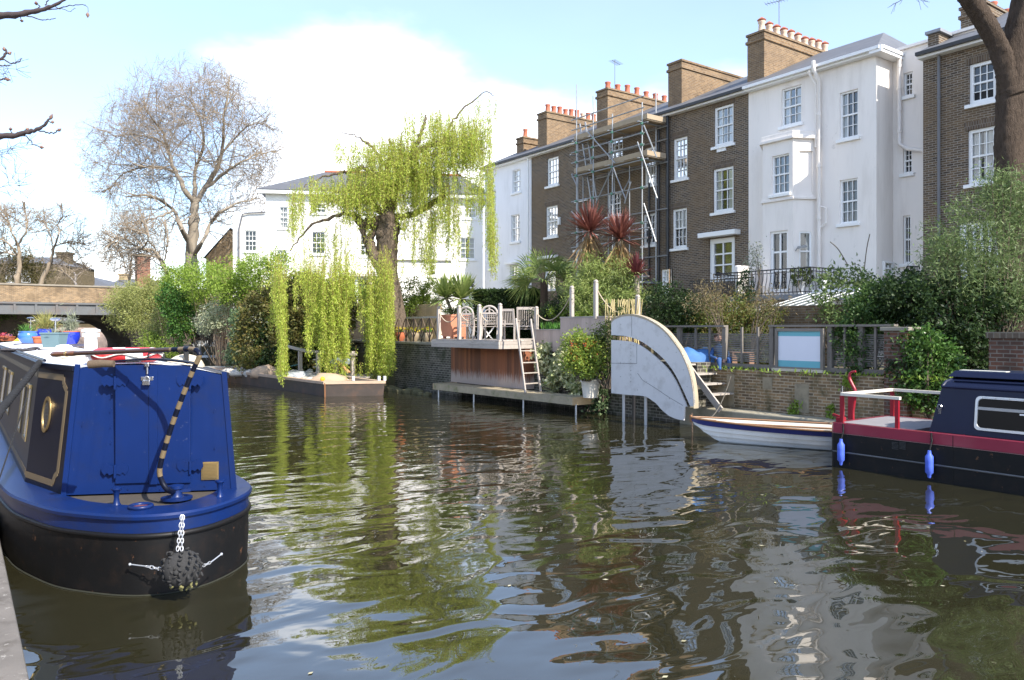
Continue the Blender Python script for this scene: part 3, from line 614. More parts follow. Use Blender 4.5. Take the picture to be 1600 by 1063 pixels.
obj('roof', MB().add(rv, [(0, 1, 5, 4), (1, 2, 5), (2, 3, 4, 5), (3, 0, 4), (0, 1, 2, 3)]), slate, hf)
obj('ridge_tiles', MB().tube([FZ.p(1, -4, ZE + 1.98), FZ.p(S1 - 3, -4, ZE + 1.98)], .1, 6), pot_red, hf)
b = MB(); b.fbox(FZ, -.4, S1 + .4, .003, e - .05, ZE - .22, ZE - .02); obj('cornice', b, trim_white, hf)
pipe(hf, [FZ.p(S1 - .02, .12, zl + .05), FZ.p(S2 - .9, .12, zl - .02), FZ.p(S2 - .55, .12, zl - .1), FZ.p(S2 - .35, .1, zl - 1.0), FZ.p(S2 - .35, .1, 1.5)], .05, M('grey_pipe', (.13, .13, .14), .5))
for px_ in (703, 649): s_ = FZ.px(px_, 350)[0]; pipe(hf, [FZ.p(s_, .1, ZE - .1), FZ.p(s_, .1, 1.6)], .045, trim_white)
# lean-to extension and garden room
a0, a1 = FZ.px(702, 430)[0], FZ.px(618, 430)[0]; zt = FZ.px(660, 392)[1]; FX2 = Fr(FZ.o + FZ.n * 1.6, FZ.t); FX2.n = FZ.n
lo = FX2.rect(671, 681, 414, 431); b = MB(); wall_open(b, FX2, a0, a1, 1.42, zt - .7, [lo], .1); b.fbox(FZ, a0, a0 + .15, .01, 1.58, 1.42, zt - .7); b.fbox(FZ, a1 - .15, a1, .01, 1.58, 1.42, zt - .7); obj('lean_to', b, white_paint, hf, flip=False)
window(hf, FX2, lo, 1, 2, glass_dark, depth=.08); b = MB(); b.hexa([FZ.p(a0 - .15, 0.01, zt), FZ.p(a1 + .1, .01, zt), FZ.p(a1 + .1, 1.75, zt - .72), FZ.p(a0 - .15, 1.75, zt - .72), FZ.p(a0 - .15, 0.01, zt + .08), FZ.p(a1 + .1, .01, zt + .08), FZ.p(a1 + .1, 1.75, zt - .64), FZ.p(a0 - .15, 1.75, zt - .64)]); obj('lean_to_roof', b, M('pale_lead_roof', (.62, .60, .58), .8, var=.1), hf)
a0, a1 = FZ.px(604, 440)[0], FZ.px(535, 440)[0]; FX3 = Fr(FZ.o + FZ.n * 1.9, FZ.t); FX3.n = FZ.n; zg = FX3.px(570, 434)[1]
dd = [(a0 + .12 + i * (a1 - a0 - .24) / 3 + .02, a0 + .12 + (i + 1) * (a1 - a0 - .24) / 3 - .06, 1.5, zg - .05) for i in range(3)]
b = MB(); wall_open(b, FX3, a0, a1, 1.42, zg + .25, dd, .1); b.fbox(FZ, a0, a1, .01, 1.7, zg + .26, zg + .36); b.fbox(FZ, a0, a0 + .15, .01, 1.85, 1.42, zg + .25); obj('garden_room', b, white_paint, hf, flip=False)
for o in dd: window(hf, FX3, o, 1, 1, glass_dark, depth=.08, sill=False, label='glazed garden door')
obj('awning_box', MB().fbox(FX3, a0, a1, .003, .3, zg + .06, zg + .2), M('awning_cloth', (.55, .5, .45), .8), hf)
# ------------------------------------------------------------------ bridge and what stands beyond it
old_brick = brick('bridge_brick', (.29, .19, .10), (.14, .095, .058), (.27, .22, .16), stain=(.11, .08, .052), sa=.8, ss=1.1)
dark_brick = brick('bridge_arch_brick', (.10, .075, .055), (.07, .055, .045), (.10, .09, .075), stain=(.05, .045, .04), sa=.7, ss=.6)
iron_grey = M('grey_iron_paint', (.10, .105, .11), .55, var=.25, stain=(.14, .08, .05), stain_amt=.4)
br = T('canal_bridge', 'brown brick canal bridge with a dark iron girder over its arch', 'bridge', (6.5, 63, 0))
XA, XB, Y0, Y1 = 2.7, 10.7, 66.5, 75
ring = [(XA + (XB - XA) * (1 - math.cos(a)) / 2, 1.1 + 2.4 * math.sin(a)) for a in np.linspace(0, math.pi, 25)]
b = MB()
for y in (Y0, Y1):
    prof = [(-14, -.3), (XA, -.3)] + ring + [(XB, -.3), (34, -.3), (34, 4.0), (-14, 4.0)]
    top = []
    L = [(-14, -.3), (XA, -.3), (XA, .9)] ; 
    b.add([(-14, y, -.3), (XA, y, -.3), (XA, y, 4.0), (-14, y, 4.0)], [(0, 1, 2, 3)]); b.add([(XB, y, -.3), (34, y, -.3), (34, y, 4.0), (XB, y, 4.0)], [(0, 1, 2, 3)])
    for (xa, za), (xb, zb_) in zip(ring[:-1], ring[1:]): b.add([(xa, y, za), (xb, y, zb_), (xb, y, 4.0), (xa, y, 4.0)], [(0, 1, 2, 3)])
for (xa, za), (xb, zb_) in zip([(XA, -.3)] + ring, ring + [(XB, -.3)]): b.add([(xa, Y0, za), (xb, Y0, zb_), (xb, Y1, zb_), (xa, Y1, za)], [(0, 1, 2, 3)])
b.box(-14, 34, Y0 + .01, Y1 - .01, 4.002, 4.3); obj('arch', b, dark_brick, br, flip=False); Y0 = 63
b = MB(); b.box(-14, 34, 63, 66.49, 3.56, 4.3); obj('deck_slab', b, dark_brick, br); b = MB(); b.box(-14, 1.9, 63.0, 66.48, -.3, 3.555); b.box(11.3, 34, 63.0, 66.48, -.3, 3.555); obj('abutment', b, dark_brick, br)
b = MB(); b.box(-14, 34, Y0 - .02, Y0 + .4, 4.36, 5.5); b.box(-14, 34, Y1 - .4, Y1 + .02, 4.36, 5.5); obj('parapet', b, old_brick, br)
b = MB(); b.box(-14, 34, Y0 - .1, Y0 + .48, 5.502, 5.62); b.box(-14, 34, Y1 - .48, Y1 + .1, 5.502, 5.62); obj('coping', b, M('coping_stone', (.23, .2, .16), .9, var=.3, vs=3), br, bevel=.02)
b = MB(); b.box(XA - 2.2, XB + 1.2, Y0 - .3, Y0 - .03, 3.5, 3.62); b.box(XA - 2.2, XB + 1.2, Y0 - .3, Y0 - .03, 4.22, 4.35); b.box(XA - 2.2, XB + 1.2, Y0 - .16, Y0 - .03, 3.622, 4.218)
for i in range(9): x = XA - 2 + i * 1.25; b.box(x, x + .14, Y0 - .27, Y0 - .162, 3.622, 4.218)
obj('girder', b, iron_grey, br)
b = MB(); b.lathe((11.0, Y0 - .5, -.2), [(.6, 0), (.55, 1), (.5, 3.3)], 12); obj('buttress', b, brick('buttress_brick', (.2, .16, .12), (.15, .12, .1), (.2, .18, .15)), br, smooth=50)
b2 = T('footbridge', 'cream painted panelled bridge seen through the brick arch', 'bridge', (6, 82, 0))
cream_p = M('cream_bridge_paint', (.78, .74, .65), .6, var=.12)
b = MB(); b.box(-10, 24, 82, 82.3, 3.24, 4.5); obj('side_panel', b, cream_p, b2); b = MB()
for i in range(22): b.box(-9.6 + i * 1.35, -9.50 + i * 1.35, 81.94, 81.998, 3.25, 4.48)
b.box(-10, 24, 81.9, 81.997, 3.12, 3.238); obj('rib', b, M('grey_rib_paint', (.35, .33, .29), .7), b2)  # ribs and bottom strip in one plain grey
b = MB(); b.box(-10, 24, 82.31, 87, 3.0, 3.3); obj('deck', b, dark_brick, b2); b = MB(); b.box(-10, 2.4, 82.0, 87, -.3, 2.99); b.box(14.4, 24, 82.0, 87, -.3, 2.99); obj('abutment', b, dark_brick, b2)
pk = brick('pinkish_wall_brick', (.36, .27, .24), (.28, .21, .18), (.36, .3, .27), stain=(.2, .16, .14))
tag(obj('retaining_wall', MB().prism([(8.4, 93), (18, 93), (18, 93.6), (8.4, 93.6)], -.2, 2.65), pk), 'pinkish brick wall along the water under the bridges', 'wall')
# houses and roofs over the bridge
def cottage(name, label, px0, px1, pyr, pye, d, wallm, roofm, rise=.5, deep=8, gable=False, chim=None, windows=()):
    p0, p1 = at_d(px0, pye, d), at_d(px1, pye, d); fr = Fr(p0[:2], (p1[0] - p0[0], p1[1] - p0[1])); fr.n = V3(fr.t[1], -fr.t[0])
    if fr.n @ V3(p0[0], p0[1]) > 0: fr.n = -fr.n
    L = math.hypot(p1[0] - p0[0], p1[1] - p0[1]); ze = p0[2]; zr = at_d(px0, pyr, d)[2]
    t = T(name, label, 'house', (*fr.p(L / 2, -deep / 2, 0)[:2], 0)); b = MB(); b.fbox(fr, 0, L, -deep, 0, -.2, ze)
    if gable:
        b.add([fr.p(0, .0, ze), fr.p(L, .0, ze), fr.p(L / 2, .0, zr)], [(0, 1, 2)]); b.add([fr.p(0, -deep, ze), fr.p(L, -deep, ze), fr.p(L / 2, -deep, zr)], [(0, 1, 2)])
        rv = [fr.p(-.2, .2, ze - .1), fr.p(L / 2, .2, zr + .08), fr.p(L + .2, .2, ze - .1), fr.p(-.2, -deep, ze - .1), fr.p(L / 2, -deep, zr + .08), fr.p(L + .2, -deep, ze - .1)]; fs = [(0, 1, 4, 3), (1, 2, 5, 4)]
    else:
        rv = [fr.p(-.2, .25, ze), fr.p(L + .2, .25, ze), fr.p(L + .2, -deep, ze), fr.p(-.2, -deep, ze), fr.p(rise * L * .3, -deep / 2, zr), fr.p(L - rise * L, -deep / 2, zr)]; fs = [(0, 1, 5, 4), (1, 2, 5), (2, 3, 4, 5), (3, 0, 4), (0, 1, 2, 3)]
    obj('wall', b, wallm, t); obj('roof', MB().add(rv, fs), roofm, t)
    for (x0, x1, y0, y1) in windows:
        o = fr.rect(x0, x1, y0, y1); window(t, fr, o, 2, 2, glass_dark, depth=-.05, sill=False)
    if chim:
        a_, wdt, zt_ = chim; c = MB(); c.fbox(fr, a_ * L - wdt / 2, a_ * L + wdt / 2, -deep / 2 - .5, -deep / 2 + .5, ze, at_d(px0, zt_, d)[2]); c.fbox(fr, a_ * L - wdt / 2 - .1, a_ * L + wdt / 2 + .1, -deep / 2 - .6, -deep / 2 + .6, at_d(px0, zt_, d)[2] + .002, at_d(px0, zt_, d)[2] + .2); obj('chimney', c, wallm, t)
    return t
brown_b = brick('far_brown_brick', (.13, .10, .055), (.09, .07, .04), (.13, .11, .08), bw=.4, rh=.14)
cottage('far_house', 'brown house among bare branches left above the bridge', -40, 78, 396, 412, 84, brown_b, slate, .2, 9, False, (.88, 1.4, 391), ((10, 26, 418, 442), (34, 48, 422, 442)))
cottage('slate_roofed_house', 'low building with a long grey slate hipped roof above the bridge', 70, 176, 426, 449, 92, brown_b, slate, .75, 12)
cottage('gabled_cottage', 'small yellow brick gable with a stubby chimney above the bridge end', 160, 236, 433, 447, 100, M('yellow_wall', (.42, .32, .18), .9, var=.2), slate, .3, 8, False, (.15, 1.2, 427))
t = T('brick_chimney_stack', 'tall red brick chimney stack standing alone beyond the bridge', 'chimney', at_d(222, 440, 96)); b = MB(); c0, c1 = at_d(213, 445, 96), at_d(233, 402, 96); cx, cy = (c0[0] + c1[0]) / 2, (c0[1] + c1[1]) / 2
b.box(cx - .75, cx + .75, cy - .75, cy + .75, 2, c1[2]); obj('shaft', b, brick('red_brick', (.26, .10, .06), (.2, .08, .05), (.24, .17, .13)), t); obj('cap', MB().box(cx - .85, cx + .85, cy - .85, cy + .85, c1[2] + .002, c1[2] + .3), brown_b, t)
cottage('slate_gabled_house', 'dark slate gable roof behind the bare tree beside the white house', 322, 400, 358, 402, 66, brick('ochre_brick', (.3, .2, .1), (.22, .15, .08), (.28, .22, .15)), slate, .2, 9, True)
# ------------------------------------------------------------------ blue narrowboat
navy = M('navy_boat_paint', (.0035, .017, .092), .36, var=.28, vs=1.6, stain=(.010, .018, .06), stain_amt=.7, ss=2.2, bmp=.06, bs=5, spec=.28, stain2=((.09, .11, .19), .5, 9, .64))
navy_dk = M('dark_navy_boat_paint', (.004, .006, .017), .4, var=.25, vs=2, spec=.22)
hullblack = M('blacking', (.005, .005, .0055), .5, var=.4, vs=2, stain=(.03, .018, .012), stain_amt=.25, ss=6, stain2=((.15, .07, .035), .8, 7, .625), bmp=.15, bs=12, spec=.3)
gold = M('faded_gold_paint', (.165, .12, .065), .5, var=.15)
roofwhite = M('white_roof_paint', (.78, .78, .80), .6, var=.06, vs=1.5, stain=(.6, .6, .6), stain_amt=.4, ss=2)
brass = M('brass', (.50, .36, .16), .35, .85, var=.2, vs=8)
chrome = M('steel', (.6, .6, .62), .22, .95, var=.15)
varnish = M('varnished_wood', (.16, .06, .022), .3, var=.3, vs=10, stretch=(12, 12, 2), coat=.4)
rope_blk = M('black_rope', (.010, .010, .011), .85, var=.4, vs=40)
treadm = M('deck_tread', (.055, .045, .035), .9, var=.3, vs=12)
nb = T('narrowboat', 'big navy blue narrowboat with a white roof moored at the near bank', 'boat', (1.5, 15, 0))
lf = [(.60, 26.2), (.40, 22), (.40, 14), (.40, 10.4), (.48, 9.5), (.65, 8.82), (.80, 8.42), (1.01, 8.10), (1.22, 7.85), (1.43, 7.70), (1.68, 7.64), (1.94, 7.70), (2.2, 7.88), (2.42, 8.12), (2.56, 8.40), (2.62, 8.8), (2.64, 9.5), (2.64, 22), (2.4, 26.2), (1.5, 28.2)]
out = smooth_path(lf[:1] + lf[3:16] + lf[16:17], 60)[:, :2]; outl = [(.60, 26.2), (.40, 22), (.40, 14)] + [tuple(p) for p in smooth_path(lf[3:17], 56)] + [(2.64, 22), (2.4, 26.2), (1.5, 28.2)]
cen = V3(1.52, 17)
def inset(poly, e):
    P = np.array(poly); n = len(P); o = []
    for i in range(n):
        tg = P[(i + 1) % n] - P[i - 1]; tg /= np.linalg.norm(tg); o.append(tuple(P[i] + V3(-tg[1], tg[0]) * e))
    return o
area = sum(outl[i][0] * outl[(i + 1) % len(outl)][1] - outl[(i + 1) % len(outl)][0] * outl[i][1] for i in range(len(outl)))
IN = 1 if area > 0 else -1
ins = lambda e: inset(outl, e * IN)
zr_ = lambda poly, z: [(x, y, z) for x, y in poly]
b = MB(); b.loft([zr_(ins(.05), -.4), zr_(ins(.015), 0), zr_(ins(0), .30), zr_(ins(0), .525)], 0, True, False); obj('hull', b, hullblack, nb, smooth=40, flip=True)
b = MB(); b.loft([zr_(ins(0), .525), zr_(ins(-.018), .53), zr_(ins(-.028), .55), zr_(ins(-.018), .572), zr_(ins(0), .577)], 0, True, False); obj('rubbing_strake', b, hullblack, nb, smooth=60)
b = MB(); b.loft([zr_(ins(0), .577), zr_(ins(0), .70), zr_(ins(-.03), .705), zr_(ins(-.035), .735), zr_(ins(-.02), .755), zr_(ins(.30), .764), zr_(ins(.31), .735)], 0, True, False); obj('upper_hull', b, navy, nb, smooth=35)
b = MB(); b.add(zr_(ins(.29), .735), [tuple(range(len(outl)))]); obj('deck', b, treadm, nb)
b = MB(); b.loft([zr_(ins(.012), -.02), zr_(ins(-.003), .004), zr_(ins(.008), .014)], 0, True, False); obj('weed_line', b, M('green_weed', (.014, .015, .008), .9, var=.5, vs=10), nb)
# cabin
RLb, RLt = V3(.87, 9.09, .755), V3(1.0, 9.13, 2.04); TLb, TLt = V3(.62, 10.1, .755), V3(.76, 10.12, 2.05)
RRb, RRt = V3(2.42, 8.35, .755), V3(2.345, 8.44, 1.95); FLb, FLt = V3(.58, 24.6, .755), V3(.72, 24.4, 2.05); FRb, FRt = V3(2.48, 24.6, .755), V3(2.36, 24.4, 2.0); MRb, MRt = V3(2.5, 9.4, .755), V3(2.38, 9.5, 1.97)
b = MB()
b.add([RLb, TLb, TLt, RLt], [(0, 1, 2, 3)]); b.add([TLb, FLb, FLt, TLt], [(0, 1, 2, 3)]); b.add([FRb, FLb, FLt, FRt], [(0, 1, 2, 3)]); b.add([MRb, FRb, FRt, MRt], [(0, 1, 2, 3)]); b.add([RRb, MRb, MRt, RRt], [(0, 1, 2, 3)])
obj('cabin_side', b, navy_dk, nb, flip=False)
arcp = lambda p, q, h, n=15: [p + (q - p) * t + V3(0, 0, h * 4 * t * (1 - t)) for t in np.linspace(0, 1, n)]
b = MB(); up = arcp(RLt, RRt, .085); lo_ = [RLb + (RRb - RLb) * t for t in np.linspace(0, 1, 15)]
b.loft([lo_, up], 0, False, False); obj('bulkhead', b, navy, nb, flip=False)
rise = lambda P: [p + V3(0, 0, .004) for p in P]
b = MB(); back = V3(.02, .05, 0)
b.loft([rise([p + back for p in arcp(RLt, RRt, .085)]), rise(arcp(TLt, MRt, .10)), rise(arcp(FLt, FRt, .10))], 0, False, False); obj('roof', b, roofwhite, nb, smooth=40, flip=False)
b = MB(); eo = V3(-.025, 0, 0)
b.beam(RLt + V3(0, 0, .005), TLt + V3(0, 0, .005), .05, .05); b.beam(TLt + V3(0, .025, .005), FLt + V3(0, 0, .005), .05, .05); b.beam(RRt + V3(0, 0, .01), MRt + V3(0, 0, .01), .04, .06); b.beam(MRt, FRt, .04, .05); obj('roof_edge', b, navy_dk, nb)
b = MB(); bd_ = (RRb - RLb) / np.linalg.norm(RRb - RLb); bn = np.cross(bd_, V3(0, 0, 1)); bn = bn / np.linalg.norm(bn); bn = bn if bn[1] < 0 else -bn
BK = Fr(RLb[:2], bd_[:2], bn[:2])
def bk(px, py):
    s, z = BK.px(px, py); f = (z - .755) / 1.28; t = s / np.linalg.norm(RRb - RLb); lean = (RLt - RLb) * (1 - t) + (RRt - RRb) * t
    return s, z
sl = lambda z: -( (z - .755) / 1.28) * .02
# corner uprights
for (b0, t0, e) in ((RLb, RLt, .03), (RRb, RRt, -.03)): obj('corner_post', MB().beam(b0 + bd_ * e + bn * .005, t0 + bd_ * e + bn * .005 + V3(0, 0, .05), .05, .016, up=tuple(bn)), navy, nb)
def bbox_(mb, x0, x1, y0, y1, d0, d1, mi=0):
    a0, z1 = BK.px(x0, y0); a1, z0 = BK.px(x1, y1)[0], BK.px(x1, y1)[1]
    mb.fbox(BK, a0, a1, d0, d1, z0, z1, mi)
for (x0, x1) in ((181, 233.2), (234.4, 298)):
    d_ = MB(); bbox_(d_, x0, x1, 571, 754, -.005, .022); dr = obj('door', d_, navy, nb, bevel=.004)
    hx = x0 if x0 < 200 else x1
    for hy in ((597, 735) if x0 < 200 else (597, 729)):
        h = MB(); s, z = BK.px(hx, hy)
        wing = [(0, .035), (.03, .05), (.08, .075), (.125, .05), (.13, 0), (.10, -.045), (.075, -.02), (.05, -.045), (.02, -.03), (0, -.06)]
        for sg in (-1, 1): h.add([BK.p(s + sg * a, .026, z + c) for a, c in wing] + [BK.p(s + sg * a, .034, z + c) for a, c in wing], [tuple(range(10, 20)), tuple(range(10))] + [(i, (i + 1) % 10, (i + 1) % 10 + 10, i + 10) for i in range(10)])
        h.tube([BK.p(s, .036, z - .075), BK.p(s, .036, z + .06)], .012, 8); obj('hinge', h, navy, dr)
b = MB(); bbox_(b, 234, 247, 578, 756, .023, .03); obj('door_strip', b, navy, nb)
hs0, hs1 = BK.px(172, 566)[0], BK.px(303, 566)[0]
b = MB()
ar = [(hs0 + (hs1 - hs0) * t, 2.105 + .035 * 4 * t * (1 - t) - .02 * t) for t in np.linspace(0, 1, 9)]
for (a, za), (c, zc) in zip(ar[:-1], ar[1:]): b.hexa([BK.p(a, .05, za), BK.p(c, .05, zc), BK.p(c, -.12, zc), BK.p(a, -.12, za), BK.p(a, .05, za + .018), BK.p(c, .05, zc + .018), BK.p(c, -.12, zc + .018), BK.p(a, -.12, za + .018)])
obj('hatch', b, navy_dk, nb, flip=False); b = MB(); p0, p1 = BK.px(225, 556), BK.px(250, 556); b.tube([BK.p(p0[0], -.15, 2.13), BK.p(p0[0], -.15, 2.19), BK.p(p0[0] + .01, -.15, 2.2), BK.p(p1[0] - .01, -.15, 2.2), BK.p(p1[0], -.15, 2.19), BK.p(p1[0], -.15, 2.13)], .009, 6); obj('hatch_handle', b, black_iron, nb)
b = MB(); s, z = BK.px(231.5, 570); b.fbox(BK, s - .022, s + .022, .03, .06, z - .02, z + .02); b.fbox(BK, s - .01, s + .01, .03, .045, z - .1, z - .02); obj('latch', b, chrome, nb, bevel=.006)
b = MB(); s, z = BK.px(231, 596); b.tube([BK.p(s + .028 * math.cos(a), .05, z + .02 + .035 * math.sin(a)) for a in np.linspace(-.3, math.pi + .3, 12)], .007, 6); b.fbox(BK, s - .035, s + .035, .035, .075, z - .035, z + .012); b.fbox(BK, s - .06, s + .06, .024, .034, z + .01, z + .05); obj('padlock', b, chrome, nb, bevel=.008)
b = MB(); bbox_(b, 315, 342, 722, 749, .004, .012); s0_, zt_ = BK.px(316, 724); s1_, zb_ = BK.px(341, 747)
for i in range(11): zz = zb_ + (zt_ - zb_) * i / 10.5; b.fbox(BK, s0_ + .008, s1_ - .008, .013, .022, zz + .002, zz + .010)
obj('vent', b, brass, nb)
b = MB()
for (x, y) in ((175, 616), (174, 638), (174, 664), (174, 690), (260, 640), (298, 640), (298, 668), (336, 640), (336, 700), (130, 660), (200, 765), (320, 760), (250, 765), (120, 760)): s, z = BK.px(x, y); b.ball(BK.p(s, .004, z), .007, 6)
obj('rivet', b, navy, nb)
# left side: taper with porthole and gold lining, long side with brass windows
def bil(B0, B1, T0, T1):
    n = np.cross(B1 - B0, T0 - B0); n /= np.linalg.norm(n); n = n if n[0] < 0 else -n
    return (lambda a, c, d=0: (B0 + (B1 - B0) * a) * (1 - c) + (T0 + (T1 - T0) * a) * c + n * d), n
SP, sn = bil(RLb, TLb, RLt, TLt); LP, ln_ = bil(TLb, FLb, TLt, FLt)
def strip(mb, f, path, wd, ar_, d0=.001, d1=.004):
    for (a, c), (e, g_) in zip(path[:-1], path[1:]):
        da, dc = (e - a) * ar_, g_ - c; l = math.hypot(da, dc); px_, pz = -dc / l * wd / 2 / ar_, da / l * wd / 2
        q = [(a + px_, c + pz), (e + px_, g_ + pz), (e - px_, g_ - pz), (a - px_, c - pz)]
        mb.hexa([f(*k, d0) for k in q] + [f(*k, d1) for k in q])
b = MB(); strip(b, SP, [(1.0, .92), (.26, .92), (.24, .87), (.14, .82), (.14, .16), (.20, .13), (.24, .07), (1.0, .07)], .05, .8); obj('gold_lining', b, gold, nb)
def wave(f, a, c, ra, rc, d): return [f(a + ra * math.cos(t), c + rc * math.sin(t), d) for t in np.linspace(0, 2 * math.pi, 28, endpoint=False)]
b = MB(); b.loft([wave(SP, .60, .60, .115, .15, .002), wave(SP, .60, .60, .115, .15, .016), wave(SP, .60, .60, .092, .122, .017), wave(SP, .60, .60, .092, .122, .006)], 0, True, False); ph = obj('porthole', b, brass, nb, smooth=40); b = MB(); b.add(wave(SP, .60, .60, .10, .13, .008), [tuple(range(28))]); obj('pane', b, glass_dark, ph)
b = MB(); Lr = 14.5 / 1.3; strip(b, LP, [(.005, .92), (.98, .92), (.98, .08), (.005, .08)], .05, Lr); obj('gold_lining', b, gold, nb)
for a in (.05, .115, .30, .42, .60, .75):
    b = MB(); wa_ = .017 if a < .2 else .03; q = [(a - wa_, .30), (a + wa_, .30), (a + wa_, .80), (a - wa_, .80)]; qi = [(a - wa_ + .003, .335), (a + wa_ - .003, .335), (a + wa_ - .003, .765), (a - wa_ + .003, .765)]
    b.loft([[LP(*k, .002) for k in q], [LP(*k, .012) for k in q], [LP(*k, .012) for k in qi], [LP(*k, .004) for k in qi]], 0, True, False); wd_ = obj('window', b, M('tarnished_brass', (.28, .22, .12), .4, .7, var=.2), nb); b = MB(); b.add([LP(*k, .005) for k in qi], [(0, 1, 2, 3)]); obj('pane', b, glass_grey, wd_)
    b = MB(); b.beam(LP(a - wa_, .79, .02), LP(a + wa_, .79, .02), .03, .04); obj('window_hood', b, brass, wd_)
b = MB(); b.tube([LP(.01, 1.04, -.06), LP(.99, 1.04, -.06)], .018, 6); obj('handrail', b, navy_dk, nb)
# stern gear
def dolly(px, py): 
    p = at_z(px, py, .76); b = MB(); b.lathe(p, [(.042, 0), (.03, .02), (.022, .07), (.03, .13), (.048, .15), (.048, .165), (.02, .172)], 14); obj('mooring_post', b, navy, nb, smooth=40)
dolly(182, 789); dolly(343.5, 776)
p = at_z(220, 793, .764); b = MB(); b.torus((p[0], p[1], .775), .095, .02, 20, 8); obj('filler_ring', b, navy, nb, smooth=60); b = MB(); b.lathe((p[0], p[1], .764), [(.08, 0), (.08, .008), (.01, .01)], 16); obj('filler_cap', b, M('red_brown_cap', (.16, .05, .04), .5), nb)
stock = V3(*at_z(276, 778, .77)); b = MB(); b.lathe(stock, [(.15, -.01), (.15, .008), (.07, .012), (.055, .03), (.055, .09), (.07, .095), (.07, .125), (.03, .135)], 16); b.beam(stock + V3(-.02, -.02, .07), stock + V3(.12, -.05, .075), .03, .03); obj('rudder_stock', b, navy, nb, smooth=40)
dt = lambda px, py, d: at_d(px, py, d)
tp = [tuple(stock + V3(-.03, -.02, .07))] + [dt(*q) for q in ((262, 766, 7.5), (253, 752, 7.48), (249.5, 733, 7.46), (259, 695, 7.43), (272, 655, 7.40), (287, 615, 7.37), (301, 580, 7.34), (309.5, 562, 7.32), (311.5, 553.5, 7.31), (306, 547, 7.34), (296, 545.3, 7.40), (282, 545.8, 7.47), (266, 546.6, 7.52))]
path = smooth_path(tp, 90); b = MB(); b.tube(path, [.026 - .004 * i / 89 for i in range(90)], 12)
cum = np.r_[0, np.cumsum(np.linalg.norm(np.diff(path, axis=0), axis=1))]
o_ = 0
for fi, f in enumerate(b.f):
    if len(f) == 4: s_ = cum[min(f[0] // 12, 89)]; b.m[fi] = 1 if (s_ > .33 and int((s_ - .33) / .085) % 2 == 0) else 0
obj('tiller', b, [navy_dk, gold], nb, smooth=50)
e0, e1, e2 = V3(*tp[-1]), V3(*dt(118, 552.5, 8.02)), V3(*dt(80, 554, 8.2)); b = MB(); b.tube([e0, e0 + (e1 - e0) * .02, e0 + (e1 - e0) * .98, e1], [.024, .0225, .024, .026], 12); obj('tiller_bar', b, M('dark_tiller_wood', (.05, .024, .014), .3, var=.3, vs=20, coat=.3), nb, smooth=50)
hd_ = (e2 - e1); b = MB(); b.tube([e1 + hd_ * t for t in (0, .1, .28, .32, .36, .5, .75, .92, 1)], [.026, .03, .03, .024, .028, .026, .031, .029, .014], 12); obj('tiller_handle', b, varnish, nb, smooth=50)
b = MB(); b.tube([e1 + hd_ * t for t in (.31, .38)], .0315, 12); obj('ferrule', b, brass, nb)
p = at_z(142, 546.5, 2.10); b = MB(); b.lathe(p, [(.105, -.05), (.10, .22), (.14, .225), (.14, .285), (.11, .29), (.11, .305), (.15, .31), (.15, .345), (.10, .36)], 16); obj('chimney_flue', b, M('white_metal', (.8, .8, .78), .5, var=.05), nb, smooth=40)
for (px_, py_, hm_) in ((86.5, 540, .52), (48, 532, .66)): p = at_z(px_, py_, 2.11); b = MB(); b.lathe(p, [(.022, 0), (.022, hm_), (.05, hm_ + .004), (.11, hm_ + .03), (.08, hm_ + .055), (.03, hm_ + .065)], 16); obj('mushroom_vent', b, chrome, nb, smooth=40)
# rope fender ball hanging on chains at the stern
bc = V3(*at_d(285, 888, 6.92)); ft = T('rope_fender', 'round knotted black rope fender hanging on chains from the blue stern', 'fender', tuple(bc))
v = []; g = rng(5); rad = .185
b = MB(); b.ball(tuple(bc), rad - .02, 20, 0, (1, .7, 1))
axf = V3(CA, -SA, 0); ayf = V3(SA, CA, 0)
k_ = 0
for ring_i in range(1, 8):
    th = ring_i / 7.6 * math.pi / 2 * 1.02; rr = math.sin(th) * rad; n_ = max(5, int(rr / .0145)); 
    for j in range(n_):
        a = 2 * math.pi * (j + .5 * (ring_i % 2)) / n_; c = bc + axf * rr * math.cos(a) + V3(0, 0, 1) * rr * math.sin(a) - ayf * math.cos(th) * rad * .72
        tw = a + math.pi / 2 + (.7 if ring_i % 2 else -.7); dv = axf * math.cos(tw) + V3(0, 0, 1) * math.sin(tw)
        b.tube([c - dv * .02 + ayf * .004, c - dv * .008, c + dv * .008, c + dv * .02 + ayf * .004], [.007, .0115, .0115, .007], 6, 1 if (c[2] < bc[2] - .10 and g.random() < .6) else 0)
b.ball(tuple(bc - ayf * rad * .70), .025, 8)
obj('rope_ball', b, [M('tarred_rope', (.025, .025, .026), .9, var=.5, vs=60), M('weedy_rope', (.16, .15, .06), .9, var=.4, vs=60)], ft, smooth=60)
def chain(par, p0, p1, n, r=.004, name='chain', mat=None, L=None):
    p0, p1 = V3(*p0), V3(*p1); d = (p1 - p0) / n; l = np.linalg.norm(d); u = d / l; a = np.cross(u, V3(0, 0, 1) if abs(u[2]) < .9 else V3(1, 0, 0)); a /= np.linalg.norm(a); c_ = np.cross(u, a); b = MB()
    for i in range(n):
        c = p0 + d * (i + .5); s = a if i % 2 else c_; pts = [c + u * l * .68 * math.cos(t) + s * l * .34 * math.sin(t) for t in np.linspace(0, 2 * math.pi, 11)]; b.tube(pts, r, 5, 0, False)
    return obj(name, b, mat or chrome, par, smooth=60)
galv = M('galvanised_chain', (.55, .56, .58), .35, .6, var=.2)
for dx in (-3, 3): chain(ft, at_d(285 + dx * .4, 806, 6.98), tuple(bc + axf * dx * .006 + V3(0, 0, rad - .01) - ayf * .06), 9, .0045, mat=galv)
